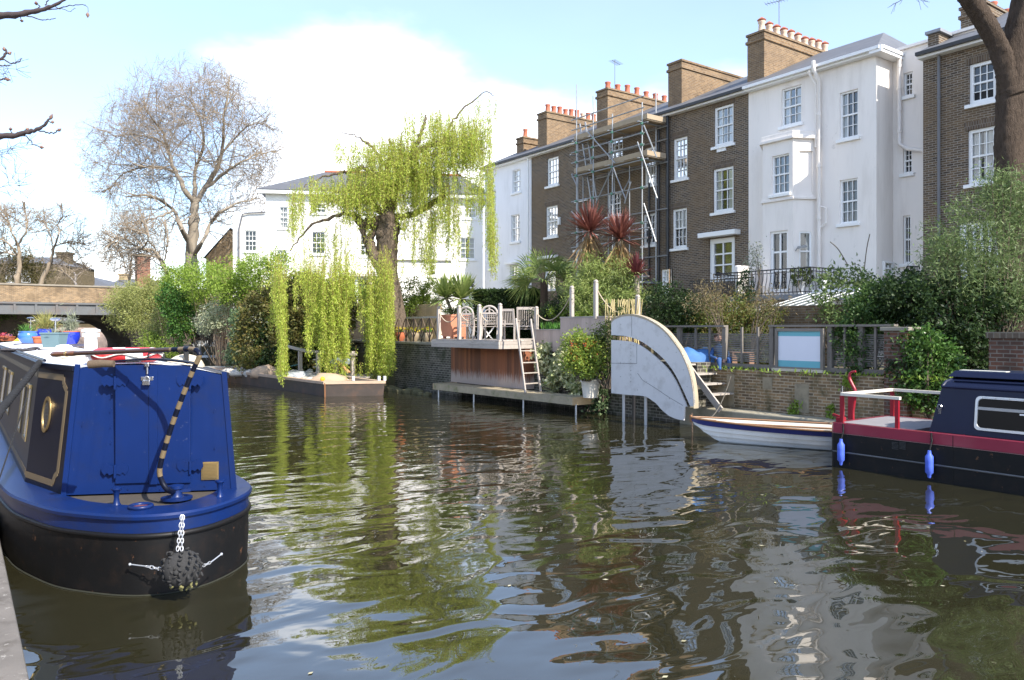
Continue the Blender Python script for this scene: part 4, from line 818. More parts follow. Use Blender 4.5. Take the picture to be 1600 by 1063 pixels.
lft, rgt = at_d(203, 882, 7.0), at_d(346, 866, 7.15)
chain(ft, tuple(bc - axf * rad + V3(0, 0, -.01)), tuple((V3(*lft) + bc - axf * rad) / 2), 4, .0045, mat=galv); chain(ft, tuple(bc + axf * rad + V3(0, 0, .02)), tuple(V3(*rgt) * .4 + (bc + axf * rad) * .6), 3, .0045, mat=galv)
b = MB(); b.tube([tuple((V3(*lft) + bc - axf * rad) / 2), lft], .006, 6); b.ball(lft, .014, 8); obj('rod', b, galv, ft); b = MB(); b.tube([tuple(V3(*rgt) * .4 + (bc + axf * rad) * .6), rgt], .006, 6); b.ball(rgt, .014, 8); obj('rod', b, galv, ft)
# mooring ropes at the left
def twist(name, pts, r, mat, label, n=160, turns=40):
    P = smooth_path(pts, n); b = MB(); Tn = np.gradient(P, axis=0); Tn /= np.linalg.norm(Tn, axis=1)[:, None]; a = unit(np.cross(Tn, V3(.1, .2, 1))); c = np.cross(Tn, a)
    for k in range(3):
        ph_ = np.linspace(0, turns * 2 * math.pi, n) + k * 2 * math.pi / 3; b.tube(P + (a * np.cos(ph_)[:, None] + c * np.sin(ph_)[:, None]) * r * .55, r * .6, 6)
    return tag(obj(name, b, mat, smooth=60), label, 'rope')
twist('mooring_rope', [tuple(TLt + V3(0, -.02, .03)), at_d(42, 592, 7.6), at_d(25, 612, 6.9), at_d(12, 628, 6.4), at_d(-4, 650, 5.8), at_d(-60, 760, 4.9), at_d(-160, 1000, 4.0)], .030, rope_blk, 'thick black rope stretched from the blue boat roof corner to the bank', 420, 75)
b = MB(); q0, q1 = at_d(42, 622, 7.3), at_d(0, 745, 6.3); b.tube([q0, q1, at_d(-50, 900, 5.4)], .006, 6); tag(obj('thin_line', b, rope_blk), 'thin black line running down beside the blue boat porthole', 'rope')
# things lying on the white roof
def roofz(px, py, z=2.115): return at_z(px, py, z)
c = V3(*roofz(171, 569, 2.09)); t = T('lifebuoy', 'red and white lifebuoy lying on the white roof below the tiller', 'lifebuoy', tuple(c)); c = c + ayf * .33
red_v = M('red_vinyl', (.55, .03, .035), .4, var=.15, stain=(.6, .3, .28), stain_amt=.3, ss=6); wht_v = M('white_vinyl', (.8, .8, .78), .4, var=.06)
b = MB(); b.torus((c[0], c[1], c[2] + .085), .29, .075, 40, 12, 0, lambda f: 1 if (f * 4 + .18) % 1 < .36 else 0); obj('ring', b, [red_v, wht_v], t, smooth=60)
b = MB(); b.tube([(c[0] + .375 * math.cos(a), c[1] + .375 * math.sin(a), c[2] + .085 + .02 * math.sin(6 * a)) for a in np.linspace(0, 2 * math.pi, 60)], .008, 6); obj('grab_line', b, M('white_rope', (.7, .68, .62), .8), t)
p = roofz(158, 572, 2.10); d0_, d1_ = V3(*roofz(139, 575, 2.115)), V3(*roofz(178, 574, 2.12)); b = MB(); b.tube([d0_ + V3(0, 0, .03), d0_ * .55 + d1_ * .45 + V3(0, 0, .035), d1_ + V3(0, 0, .03)], [.038, .036, .03], 10)
tag(obj('split_log', b, M('weathered_log', (.10, .07, .045), .85, var=.5, vs=14, stretch=(6, 6, 6)), smooth=40), 'short weathered log lying on the white roof in front of the lifebuoy', 'log')
p = V3(*roofz(118, 561, 2.10)); b = MB(); b.ball(tuple(p + V3(0, .1, .02)), .2, 14, 0, (1, .35, .14)); tag(obj('paddle', b, M('pale_wood', (.6, .53, .4), .6, var=.2), smooth=60), 'pale wooden paddle blade on the white roof under the tiller handle', 'paddle')
p = V3(*roofz(25, 549, 2.09)); b = MB(); g = rng(7)
for i in range(9): q = p + axf * (i * .055 - .18) + ayf * g.normal() * .04; b.ball(tuple(q + V3(0, 0, .02)), .07, 8, 0, (1.1, 1.1, .45))
b.tube(smooth_path([p + axf * .2 + V3(0, 0, .03), p + axf * .35 + V3(0, 0, .05), p + axf * .48 - ayf * .1 + V3(0, 0, .02), p + axf * .62 + V3(0, 0, .03)], 20), [.03 - .001 * i for i in range(20)], 8)
tag(obj('dark_cloth', b, M('charcoal_cloth', (.05, .045, .05), .95, var=.3), smooth=70), 'crumpled dark grey cloth on the left edge of the white roof', 'cloth')
soil = M('potting_soil', (.05, .035, .025), .95, var=.4, vs=20)
glz_l = M('light_blue_glaze', (.05, .16, .50), .2, var=.2, coat=.5); glz_d = M('cobalt_glaze', (.012, .03, .36), .18, var=.2, coat=.6); terra = M('terracotta', (.40, .115, .05), .85, var=.2, vs=5); troughm = M('grey_green_plastic', (.12, .19, .21), .6, var=.12)
def pot(name, label, base, prof, mat, plant=None, rim=None, seed=1, square=None):
    t = T(name, label, 'flower pot', base); b = MB()
    if square: 
        w_, d_, h_ = square; q = lambda e, z: [tuple(V3(*base) + axf * sx_ * (w_ / 2 + e) + ayf * sy_ * (d_ / 2 + e) + V3(0, 0, z)) for sx_, sy_ in ((-1, -1), (1, -1), (1, 1), (-1, 1))]
        b.loft([q(-.03, 0), q(0, h_), q(.012, h_ + .002), q(.012, h_ + .03), q(-.02, h_ + .03), q(-.03, h_ - .02)]); obj('body', b, mat, t)
    else: b.lathe(base, prof, 20); obj('body', b, mat, t, smooth=40)
    zt_ = square[2] if square else max(z for r, z in prof); r_ = (square[0] / 2 - .03) if square else prof[-1][0] * .95
    if rim: b = MB(); r0 = max(r for r, z in prof[-3:]); b.torus((base[0], base[1], base[2] + zt_), r0 - .008, .014, 20, 6); obj('rim', b, rim, t, smooth=60)
    b = MB(); b.lathe((base[0], base[1], base[2] + zt_ - .04), [(r_, 0), (r_ * .5, .015), (.01, .02)], 12); obj('soil', b, soil, t)
    if plant:
        n, L, W, mt, up_, spr = plant; g = rng(seed); P = V3(base[0], base[1], base[2] + zt_ - .02) + g.normal(size=(n, 3)) * V3(r_ * .45, r_ * .45, 0); P[:, 2] += abs(g.normal(size=n)) * up_ * .45
        D = unit(g.normal(size=(n, 3)) * spr + V3(0, 0, 1)); v, f = leaf_mesh(P, D, L * (.5 + g.random(n)), W, g); mesh_np('plant', v, f, mt, t)
    return t
straw = leafmat('straw_grass', (.42, .36, .12), (.24, .27, .08)); grey_gn = leafmat('grey_green_leaf', (.20, .23, .14), (.30, .31, .22)); lilyg = leafmat('bright_green_leaf', (.06, .20, .03), (.14, .30, .05))
bowl = [(.10, 0), (.15, .05), (.205, .15), (.195, .23), (.18, .25), (.195, .29), (.18, .295), (.15, .27)]
tall = [(.12, 0), (.19, .15), (.205, .25), (.19, .33), (.205, .345), (.19, .35), (.16, .33)]
pot('flower_pot', 'light blue glazed bowl on the far left of the white roof pots', roofz(43.5, 537.5), bowl, glz_l, (60, .16, .012, lilyg, .05, .6), seed=2)
pot('flower_pot', 'small plain terracotta pot beside the light blue bowl', roofz(59, 538.5), [(.075, 0), (.10, .14), (.115, .14), (.115, .18), (.09, .18)], terra, None)
pot('flower_pot', 'dark blue glazed pot half hidden behind the grey trough', roofz(71, 536), tall, glz_d, (420, .34, .011, straw, .2, .9), seed=3)
pot('planter_trough', 'square grey green planter trough in the middle of the white roof', roofz(85, 543.5), None, troughm, (40, .12, .02, grey_gn, .05, .8), square=(.34, .30, .25))
pot('flower_pot', 'cobalt blue pot with a terracotta rim and a grey leaved plant', roofz(110, 538.5), [(.12, 0), (.165, .07), (.20, .18), (.195, .25), (.19, .29), (.16, .27)], glz_d, (300, .13, .018, grey_gn, .36, .9), rim=terra, seed=4)
for (x0_, x1_, y_, lb) in ((28, 71, 539.5, 'low dark slatted tray under the light blue bowl'), (100, 121, 541, 'low dark tray under the cobalt blue pot')):
    a_, b_ = V3(*roofz(x0_, y_, 2.10)), V3(*roofz(x1_, y_, 2.10)); b = MB()
    for k in range(4): b.beam(a_ + ayf * (k * .12 - .1) + V3(0, 0, .03), b_ + ayf * (k * .12 - .1) + V3(0, 0, .03), .09, .02)
    for q in (a_, b_): b.beam(q - ayf * .15 + V3(0, 0, .005), q + ayf * .3 + V3(0, 0, .005), .05, .03)
    tag(obj('slatted_tray', b, M('dark_blue_wood', (.08, .08, .12), .7, var=.2, isl=.2)), lb, 'tray')
p = V3(*roofz(100, 545, 2.10)); b = MB(); b.ball(tuple(p + V3(0, 0, .03)), .14, 12, 0, (1, .8, .35)); tag(obj('white_bundle', b, M('white_cloth', (.75, .75, .73), .9, var=.08), smooth=70), 'small white cloth bundle beside the grey trough', 'bundle')
# second boat moored ahead: red and yellow clutter on its stern
sb = T('narrowboat', 'moored boat ahead of the blue one, flowers and a yellow cover on its cabin', 'boat', (1.4, 36, 0)); b = MB(); b.loft([[(.5, 30, -.2), (2.5, 30, -.2), (2.5, 43, -.2), (.5, 43, -.2)], [(.4, 29.6, .8), (2.6, 29.6, .8), (2.6, 43.4, .8), (.4, 43.4, .8)]]); obj('hull', b, hullblack, sb); b = MB(); b.loft([[(.6, 31.5, .8), (2.4, 31.5, .8), (2.4, 43, .8), (.6, 43, .8)], [(.75, 31.6, 1.85), (2.25, 31.6, 1.85), (2.25, 43, 1.85), (.75, 43, 1.85)]]); obj('cabin', b, navy_dk, sb)
c = at_d(46, 519, 33); b = MB(); k = 33 / F; g = rng(9)
rgs = []
for i in range(9):
    f_ = i / 8; hgt = 15 * k * math.sin(math.pi * min(1, f_ * .9 + .08)); rgs.append([tuple(V3(c[0], c[1], 1.85) + axf * (f_ - .5) * 34 * k + ayf * .6 * math.cos(a) + V3(0, 0, max(.02, hgt * max(0, math.sin(a)) * (1 + .1 * g.normal())))) for a in np.linspace(0, math.pi, 9)])
b.loft(rgs, 0, False, False); tag(obj('yellow_cover', b, M('yellow_tarpaulin', (.72, .42, .04), .6, var=.2, stain=(.75, .7, .55), stain_amt=.8, ss=1.6), smooth=60), 'crumpled yellow cover beyond the blue flower pots', 'cover')
red_fl = leafmat('red_petals', (.5, .03, .03), (.55, .12, .2)); yel_fl = leafmat('yellow_petals', (.75, .5, .03), (.7, .6, .08))
for i, (px_, py_, lb) in enumerate(((3, 527, 'orange planter box of pink flowers at the left edge'), (12, 528, 'orange planter box of purple and yellow flowers'))):
    p = at_d(px_, py_, 30); pot('planter_box', lb, (p[0], p[1], p[2] - .12), None, terra, (80, .09, .05, red_fl if i == 0 else leafmat('purple_petals', (.2, .05, .25), (.5, .2, .1)), .12, .8), square=(.42, .25, .14), seed=20 + i)
b = MB(); p = V3(*at_d(66, 512, 32)); b.tube([tuple(p + axf * .28 * math.cos(a) + V3(0, 0, .5 * math.sin(a) - .3)) for a in np.linspace(.1, math.pi, 14)], .018, 6); tag(obj('red_hoop', b, M('red_paint', (.45, .03, .03), .5)), 'thin red hoop standing behind the roof pots', 'hoop')
# ------------------------------------------------------------------ right bank: walls, decks, screen
damp_brick = brick('damp_wall_brick', (.12, .105, .085), (.045, .040, .036), (.24, .225, .19), bw=.24, rh=.085, stain=(.04, .045, .025), sa=.8, ss=1.6)
mott_brick = brick('mottled_wall_brick', (.31, .20, .105), (.11, .08, .055), (.40, .33, .23), bw=.22, rh=.072, stain=(.10, .085, .045), sa=.9, ss=2.2)
greywood = M('weathered_grey_wood', (.38, .335, .295), .85, var=.2, vs=9, isl=.18, stretch=(6, 1.2, 6), stain=(.17, .15, .11), stain_amt=.4)
greywood_v = M('weathered_upright_wood', (.40, .35, .31), .85, var=.2, vs=9, isl=.15, stretch=(8, 8, 1.2))
pinkwood = M('silvered_pinkish_boards', (.44, .34, .29), .8, var=.15, vs=7, isl=.12, stretch=(8, 8, .8))
concrete = M('old_concrete', (.30, .27, .20), .9, var=.25, vs=3, stain=(.13, .12, .08), stain_amt=.7, ss=2, bmp=.2)
def cedarmat():
    m, t, p = newmat('cedar_boards'); g = N(t, 'ShaderNodeNewGeometry'); s = N(t, 'ShaderNodeSeparateXYZ'); t.links.new(g.outputs['Position'], s.inputs[0])
    c = mixc(t, g.outputs['Random Per Island'], (.30, .105, .045), (.13, .052, .028))
    mpn = N(t, 'ShaderNodeMapping'); mpn.inputs['Scale'].default_value = (5, 5, .5); t.links.new(g.outputs['Position'], mpn.inputs['Vector'])
    nz = noise(t, 4, 6, .6, mpn.outputs[0]); a = N(t, 'ShaderNodeMath', operation='MULTIPLY_ADD'); a.inputs[1].default_value = .95; t.links.new(nz, a.inputs[0]); t.links.new(s.outputs['Z'], a.inputs[2])
    c = mixc(t, ramp(t, a.outputs[0], 1.45, 1.18), c, (.46, .36, .31)); t.links.new(c, p.inputs['Base Color']); p.inputs['Roughness'].default_value = .75; return m
cedar = cedarmat()      # the lower ends of the boards are bleached silver by splashing
steel_grey = M('grey_painted_steel', (.57, .56, .56), .5, var=.06, vs=1.5, stain=(.33, .31, .29), stain_amt=.5, ss=3, stain2=((.24, .15, .09), .6, 5, .66), bmp=.05, bs=4)
lichen = M('lichened_timber', (.34, .28, .19), .9, var=.35, vs=6, isl=.15, stain=(.13, .14, .05), stain_amt=.8, ss=3)
w_ = MB(); w_.prism([(15.05, 24.0), (15.1, 31.5), (14.2, 37), (15.4, 37), (15.7, 24.0)], -.2, 1.84); tag(obj('canal_wall', w_, damp_brick), 'blackened brick canal wall left of the cedar boards', 'wall')
w_ = MB(); w_.prism([(14.98, 24.0), (15.03, 31.6), (14.1, 37.1), (15.4, 37.1), (15.72, 24.0)], 1.845, 1.95); tag(obj('wall_coping', w_, M('coping_slab', (.24, .22, .18), .9, var=.3), bevel=.02), 'thin stone coping along the blackened canal wall', 'coping')
w_ = MB(); w_.prism([(15.35, 13.2), (15.45, 24.0), (15.75, 24.0), (15.9, 13.2)], -.2, 1.6); tag(obj('canal_wall', w_, damp_brick), 'dark wall behind the ivy and the landing stage', 'wall')
w_ = MB(); w_.box(15.9, 16.25, 4.5, 14.2, .0, 1.46); mw = T('canal_wall', 'mottled brown brick wall behind the rowing boat', 'wall', (16.05, 9.4, 0)); obj('brickwork', w_, mott_brick, mw)
g = rng(3); b = MB()
for (px0, px1, py0, py1) in ((1122, 1137, 605, 636), (1136, 1147, 585, 636), (1192, 1207, 590, 608), (1242, 1264, 600, 645)):
    fr = Fr((15.9, 0), (0, 1), (-1, 0)); o = fr.rect(px0, px1, py0, py1); obj('render_patch', MB().fbox(fr, o[0], o[1], .001, .012, max(.5, o[2]), min(1.44, o[3])), M('patched_render', (.30, .25, .17), .9, var=.4, vs=6, stain=(.12, .10, .07), ss=4), mw)
w_ = MB(); w_.box(15.3, 15.895, 3, 13.75, -.2, .47); tag(obj('concrete_ledge', w_, concrete, bevel=.03), 'low concrete ledge along the wall beside the rowing boat', 'ledge')
b = MB(); b.fbox(Fr((15.9, 0), (0, 1), (-1, 0)), *sorted((at_X(1208, 580, 15.9)[1], at_X(1288, 580, 15.9)[1])), -.1, .06, 1.465, 1.53); tag(obj('stone_slab', b, M('pale_stone_slab', (.5, .45, .36), .85, var=.15)), 'pale stone slab on the wall under the sign', 'slab')
# timber deck over the water
dk = T('timber_deck', 'grey timber deck standing out over the water with cedar boards under it', 'deck', (14.9, 22, .5))
b = MB()
for i in range(11): x = 13.98 + i * .145; b.box(x, x + .138, 20.1, 24.3, 2.07, 2.11)
obj('floor', b, greywood, dk)
b = MB(); 
for k, (z0, z1) in enumerate(((1.83, 1.955), (1.96, 2.065))): b.box(13.95, 14.0, 20.06, 24.34, z0, z1); b.box(14.0, 15.55, 20.05, 20.1, z0, z1); b.box(14.0, 15.55, 24.3, 24.34, z0, z1)
obj('fascia', b, greywood, dk)
b = MB(); n = 34
for i in range(n): y = 20.15 + i * (4.55 / n); b.box(15.0, 15.02 + .004 * (i % 2), y + .003, y + 4.55 / n - .003, .5, 1.828)
b.box(15.02, 15.4, 20.1, 20.13, .5, 1.828); obj('cladding', b, cedar, dk); b = MB(); b.box(15.03, 15.4, 20.14, 24.69, .45, 1.82); obj('core', b, interior_shade, dk)
def railpost(x, y, z0, h, par_group, label, w=.105):
    t = T('deck_post', label, 'post', (x, y, z0), par_group); b = MB(); q = lambda e, z: [(x + a * (w / 2 - e), y + c * (w / 2 - e), z0 + z) for a, c in ((-1, -1), (1, -1), (1, 1), (-1, 1))]
    b.loft([q(0, 0), q(0, h), q(.016, h + .004), q(.004, h + .03), q(.004, h + .06), q(.035, h + .1)]); obj('shaft', b, greywood_v, t); return t
zd = 2.11; posts = []
labs = ['leftmost post of the timber deck, beside the terracotta planter', 'second post of the timber deck, in front of the terracotta planter', 'middle post of the timber deck between the round backed chairs', 'corner post of the timber deck nearest the ladder']
for (px_, lb) in zip((685.5, 717.5, 749, 784), labs):
    p = at_X(px_, 528, 14.08); railpost(14.08, p[1] if px_ < 780 else 20.17, zd, 1.08, 'posts with rope rails on the deck', lb); posts.append((14.08, p[1] if px_ < 780 else 20.17, zd + .98))
pl = [(15.45, 20.05, zd, 1.0, 'post at the back of the deck, right of the folding chair'), (*at_X(893.5, 500, 15.5)[:2], 2.76, .95, 'dark post at the back of the planter box'), (*at_X(931, 500, 15.2)[:2], 2.76, 1.05, 'tall post on the corner of the upper planter box'), (*at_X(996.5, 490, 15.9)[:2], 2.3, 1.05, 'post among the bamboo behind the grey steel screen')]
for (x, y, z, h, lb) in pl: railpost(x, y, z, h, 'posts with rope rails on the deck', lb); posts.append((x, y, z + h - .12))
ropem = M('hemp_rope', (.42, .35, .26), .9, var=.25, vs=50)
for k, (i, j, dr_, lb) in enumerate(((0, 1, .38, 'slack rope between the two leftmost deck posts'), (1, 2, .36, 'slack rope in front of the left round backed chair'), (2, 3, .4, 'slack rope in front of the right round backed chair'), (4, 5, .5, 'long slack rope above the green planter leaves'), (6, 7, .5, 'slack rope below the bamboo stems'))):
    b = MB(); b.tube(sag(posts[i], posts[j], dr_, 18), .017, 6); tag(obj('rail_rope', b, ropem, smooth=60), lb, 'rope', 'rope rails between the posts')
# ladder from the deck to the landing
L0, L1 = at_d(806, 498, 24.1), at_d(821, 607, 23.4); M0, M1 = at_d(829, 499, 24.6), at_d(845, 607, 23.9)
ld = T('ladder', 'pale wooden ladder leaning from the deck down to the landing stage', 'ladder', (L1[0], L1[1], .5))
for (p, q) in ((L0, L1), (M0, M1)): b = MB(); b.beam(p, (q[0], q[1], .52), .045, .09); obj('stile', b, greywood_v, ld, bevel=.006)
for t_ in (.28, .44, .60, .74, .88): b = MB(); b.beam(V3(*L0) * (1 - t_) + V3(L1[0], L1[1], .52) * t_, V3(*M0) * (1 - t_) + V3(M1[0], M1[1], .52) * t_, .08, .03); obj('rung', b, greywood, ld)
# low landing stage
ls = T('landing_stage', 'low weathered timber landing stage on thin steel legs', 'landing stage', (14.6, 20.6, 0))
pa, pb = (14.05, 24.25), (14.35, 16.9); b = MB(); 
for k in range(5):
    o = k * .145; b.prism([(pa[0] + o, pa[1]), (pb[0] + o, pb[1]), (pb[0] + o + .138, pb[1]), (pa[0] + o + .138, pa[1])], .44, .50)
obj('boards', b, lichen, ls); b = MB(); b.prism([(pa[0] - .05, pa[1]), (pb[0] - .05, pb[1]), (pb[0], pb[1]), (pa[0], pa[1])], .28, .505); obj('front_beam', b, lichen, ls)
for q_ in ((14.3, 15.1, 16.84, 16.9), (14.0, 15.0, 24.255, 24.31)): obj('end_beam', MB().box(*q_, .28, .503), M('newer_timber', (.40, .29, .17), .8, var=.2, vs=6), ls)
for px_ in (681, 740, 813, 891): 
    y = 24.1 if px_ < 700 else at_X(px_, 630, 14.2)[1]; x = pa[0] + (pb[0] - pa[0]) * (pa[1] - y) / (pa[1] - pb[1]); b = MB(); b.tube([(x + .06, y, -.5), (x + .06, y, .30)], .028, 8); obj('leg', b, galv, ls)
# chairs and pots on the deck
def slat_chair(name, label, loc, rz, high=False):
    t = T(name, label, 'garden chair', (0, 0, 0)); hb = 1.0 if not high else 1.08; wdt = .25
    for sx_ in (-1, 1):
        b = MB(); b.beam((sx_ * wdt, -.22, 0), (sx_ * wdt, -.22, .62), .05, .05); obj('leg', b, greywood_v, t, local=True)
        b = MB(); b.beam((sx_ * wdt, .22, 0), (sx_ * wdt, .22, .45), .05, .05); b.beam((sx_ * wdt, .22, .43), (sx_ * wdt, .34, hb), .05, .05); obj('leg', b, greywood_v, t, local=True)
        b = MB(); b.beam((sx_ * wdt, -.28, .64), (sx_ * wdt, .26, .64), .07, .03); obj('armrest', b, greywood, t, local=True)
    b = MB()
    for i in range(7): b.box(-wdt, wdt, -.25 + i * .07, -.19 + i * .07, .43, .45)
    obj('seat', b, greywood, t, local=True); b = MB(); b.beam((-wdt, .335, hb - .03), (wdt, .335, hb - .03), .04, .08); b.beam((-wdt, .245, .52), (wdt, .245, .52), .04, .05)
    for i in range(8): x = -wdt + .05 + i * (2 * wdt - .1) / 7; b.beam((x, .245, .53), (x, .33, hb - .05), .035, .018)
    obj('backrest', b, greywood_v, t, local=True); t.location = loc; t.rotation_euler = (0, 0, rz); return t
def round_chair(name, label, loc, rz):
    t = T(name, label, 'garden chair', (0, 0, 0)); wdt = .27
    for sx_ in (-1, 1):
        b = MB(); b.beam((sx_ * wdt, -.24, 0), (sx_ * wdt, -.22, .64), .055, .055); obj('leg', b, greywood_v, t, local=True)
        b = MB(); b.beam((sx_ * wdt, .30, 0), (sx_ * wdt, .22, .45), .055, .055); b.beam((sx_ * wdt, .22, .44), (sx_ * wdt, .30, .9), .055, .055); obj('leg', b, greywood_v, t, local=True)
        b = MB(); b.torus((sx_ * wdt, 0, .72), .11, .028, 12, 6); b.beam((sx_ * wdt, -.26, .65), (sx_ * wdt, .26, .66), .07, .035); obj('armrest', b, greywood, t, local=True)
    b = MB()
    for i in range(7): b.box(-wdt, wdt, -.25 + i * .07, -.19 + i * .07, .43, .45)
    obj('seat', b, greywood, t, local=True); b = MB(); b.tube([(wdt * math.cos(a), .30, .88 + .24 * math.sin(a)) for a in np.linspace(0, math.pi, 14)], .035, 8); b.tube([(.16 * math.cos(a), .30, .88 + .13 * math.sin(a)) for a in np.linspace(0, math.pi, 10)], .022, 6)
    b.beam((-wdt, .30, .88), (wdt, .30, .88), .04, .06); b.beam((0, .30, .9), (0, .30, 1.1), .03, .05)
    for i in range(7): x = -wdt + .05 + i * (2 * wdt - .1) / 6; b.beam((x, .245, .5), (x, .298, .87), .03, .018)
    for z in (.55, .64, .73, .8): b.beam((-wdt, .225 + (z - .45) * .16, z), (wdt, .225 + (z - .45) * .16, z), .018, .025)
    obj('backrest', b, greywood_v, t, local=True); t.location = loc; t.rotation_euler = (0, 0, rz); return t
cw = lambda px, X: (X, at_X(px, 525, X)[1], zd)
round_chair('garden_chair', 'left of the two round backed lattice chairs on the deck', cw(735, 14.75), R(118)); round_chair('garden_chair', 'right of the two round backed lattice chairs on the deck', cw(768, 14.7), R(132))
slat_chair('garden_chair', 'low slatted armchair beside the ladder top', cw(796, 14.75), R(125)); c4 = slat_chair('garden_chair', 'brownish slatted folding chair behind the ladder', (15.95, at_X(822, 525, 15.95)[1], 1.96), R(140), True); c4.scale = (1.1, 1.1, 1.15)
t = T('garden_table', 'low white crossed leg table between the round backed chairs', 'table', (15.5, 23.2, 1.96)); b = MB(); 
for i in range(6): b.box(15.1 + i * .13, 15.22 + i * .13, 22.7, 23.7, 2.62, 2.65)
obj('tabletop', b, greywood, t); 
for y in (22.85, 23.55): b = MB(); b.beam((15.15, y, 1.96), (15.75, y, 2.62), .05, .03); b.beam((15.75, y + .035, 1.96), (15.15, y + .035, 2.62), .05, .03); obj('trestle', b, trim_white, t)
p = at_X(757, 506, 15.3); b = MB(); b.lathe((p[0], p[1], 2.655), [(.10, 0), (.15, .1), (.12, .25), (.05, .45), (.015, .6)], 12); tag(obj('folded_parasol', b, M('slate_blue_cloth', (.10, .15, .22), .9, var=.2), smooth=50), 'folded slate blue cloth on the garden table behind the chairs', 'cloth')
c = at_X(710, 520, 14.75); t = T('planter', 'square terracotta planter with a clipped low hedge beside the deck posts', 'planter', (c[0], c[1], zd)); b = MB()
qd = lambda e, z: [(c[0] + a * (.42 + e), c[1] + k * (.42 + e), zd + z) for a, k in ((-1, -1), (1, -1), (1, 1), (-1, 1))]
b.loft([qd(-.1, .08), qd(0, .80), qd(.03, .803), qd(.03, .88), qd(-.04, .88), qd(-.06, .8)]); 
for a, k in ((-1, -1), (1, -1), (1, 1), (-1, 1)): b.box(c[0] + a * .26 - .05, c[0] + a * .26 + .05, c[1] + k * .26 - .05, c[1] + k * .26 + .05, zd, zd + .079)
obj('box', b, M('pale_terracotta', (.52, .22, .13), .85, var=.12, vs=3), t); g = rng(31); v, f = cloud(g, [(V3(c[0], c[1], zd + 1.0), V3(.42, .42, .12))], 1400, .05, .03, .12, 20); mesh_np('foliage', v, f, leafmat('box_hedge_leaf', (.05, .10, .02), (.10, .16, .03)), t)
# small pots with yellow flowers behind a rustic rail
for k, (px_, mt, lb) in enumerate(((625, terra, 'terracotta pot of yellow flowers, leftmost behind the rustic rail'), (646, M('stone_pot', (.28, .22, .14), .8, var=.2), 'stone pot of yellow flowers in the middle behind the rustic rail'), (667, M('stone_pot'), 'round stone pot of yellow flowers nearest the timber deck'))):
    p = at_X(px_, 540, 15.35); pot('flower_pot', lb, (15.35, p[1], 1.96), [(.14, 0), (.22, .15), (.24, .28), (.2, .36), (.22, .38), (.18, .36)], mt, (70, .16, .03, lilyg, .1, .5), seed=40 + k); g = rng(60 + k)
    P = V3(15.35, p[1], 2.45) + g.normal(size=(60, 3)) * V3(.14, .14, .05); v, f = leaf_mesh(P, unit(g.normal(size=(60, 3)) + V3(-.5, -.5, .6)), .08, .07, g); mesh_np('flowers', v, f, yel_fl, bpy.data.objects[[o.name for o in bpy.data.objects if o.get('label') == lb][0]])
t = T('rustic_rail', 'brown rustic lattice rail of crossed poles on the canal wall', 'railing', (15.15, 27, 1.96)); rustic = M('bark_pole', (.12, .085, .06), .9, var=.3, vs=8); tops = []
y0_, y1_ = at_X(612, 540, 15.15)[1], at_X(684, 540, 15.15)[1]
b = MB(); b.beam((15.15, y0_ - 1.3, 2.93), (15.15, y1_, 2.93), .05, .07); obj('top_rail', b, greywood, t)
for i in range(6):
    ya, yb = y0_ + (y1_ - y0_) * i / 6, y0_ + (y1_ - y0_) * (i + 1) / 6; b = MB(); b.tube([(15.15, ya, 1.96), (15.15, ya, 2.93)], .03, 6); obj('upright', b, rustic, t)
    b = MB(); b.tube([(15.12, ya, 2.0), (15.12, yb, 2.9)], .022, 6); obj('diagonal', b, rustic, t); b = MB(); b.tube([(15.18, ya, 2.9), (15.18, yb, 2.0)], .022, 6); obj('diagonal', b, rustic, t)
# close-boarded fences of the garden behind
def board_fence(label, p0, p1, z0, z1, mat, bw=.12, name='board_fence'):
    fr = Fr(p0, (p1[0] - p0[0], p1[1] - p0[1])); L = math.hypot(p1[0] - p0[0], p1[1] - p0[1]); b = MB(); n = int(L / bw); g = rng(int(L * 100))
    for i in range(n): b.fbox(fr, i * bw + .003, (i + 1) * bw - .003, 0, .02 + .006 * (i % 2), z0, z1 + .015 * g.random())
    t = T(name, label, 'fence', (p0[0], p0[1], z0)); obj('boards', b, mat, t); b = MB()
    for z in (z0 + .25, z1 - .25): b.fbox(fr, 0, L, -.06, -.001, z, z + .07)
    obj('rail', b, mat, t); return t
newfence = M('new_softwood_boards', (.58, .42, .24), .8, var=.1, vs=4, isl=.10, stretch=(4, 4, .6))
a_, b_ = at_X(612, 500, 17.4), at_X(690, 500, 16.9); board_fence('new pale softwood board fence right of the willow trunk', a_[:2], b_[:2], 1.95, at_X(650, 477, 17.15)[2], newfence)
oldfence = M('aged_softwood_boards', (.40, .28, .16), .85, var=.15, vs=4, isl=.15, stretch=(4, 4, .6))
a_, b_ = at_X(533, 480, 16.6), at_X(604, 480, 17.5); board_fence('aged brown board fence behind the hanging willow strands', a_[:2], b_[:2], 1.0, at_X(560, 474, 17.0)[2], oldfence)
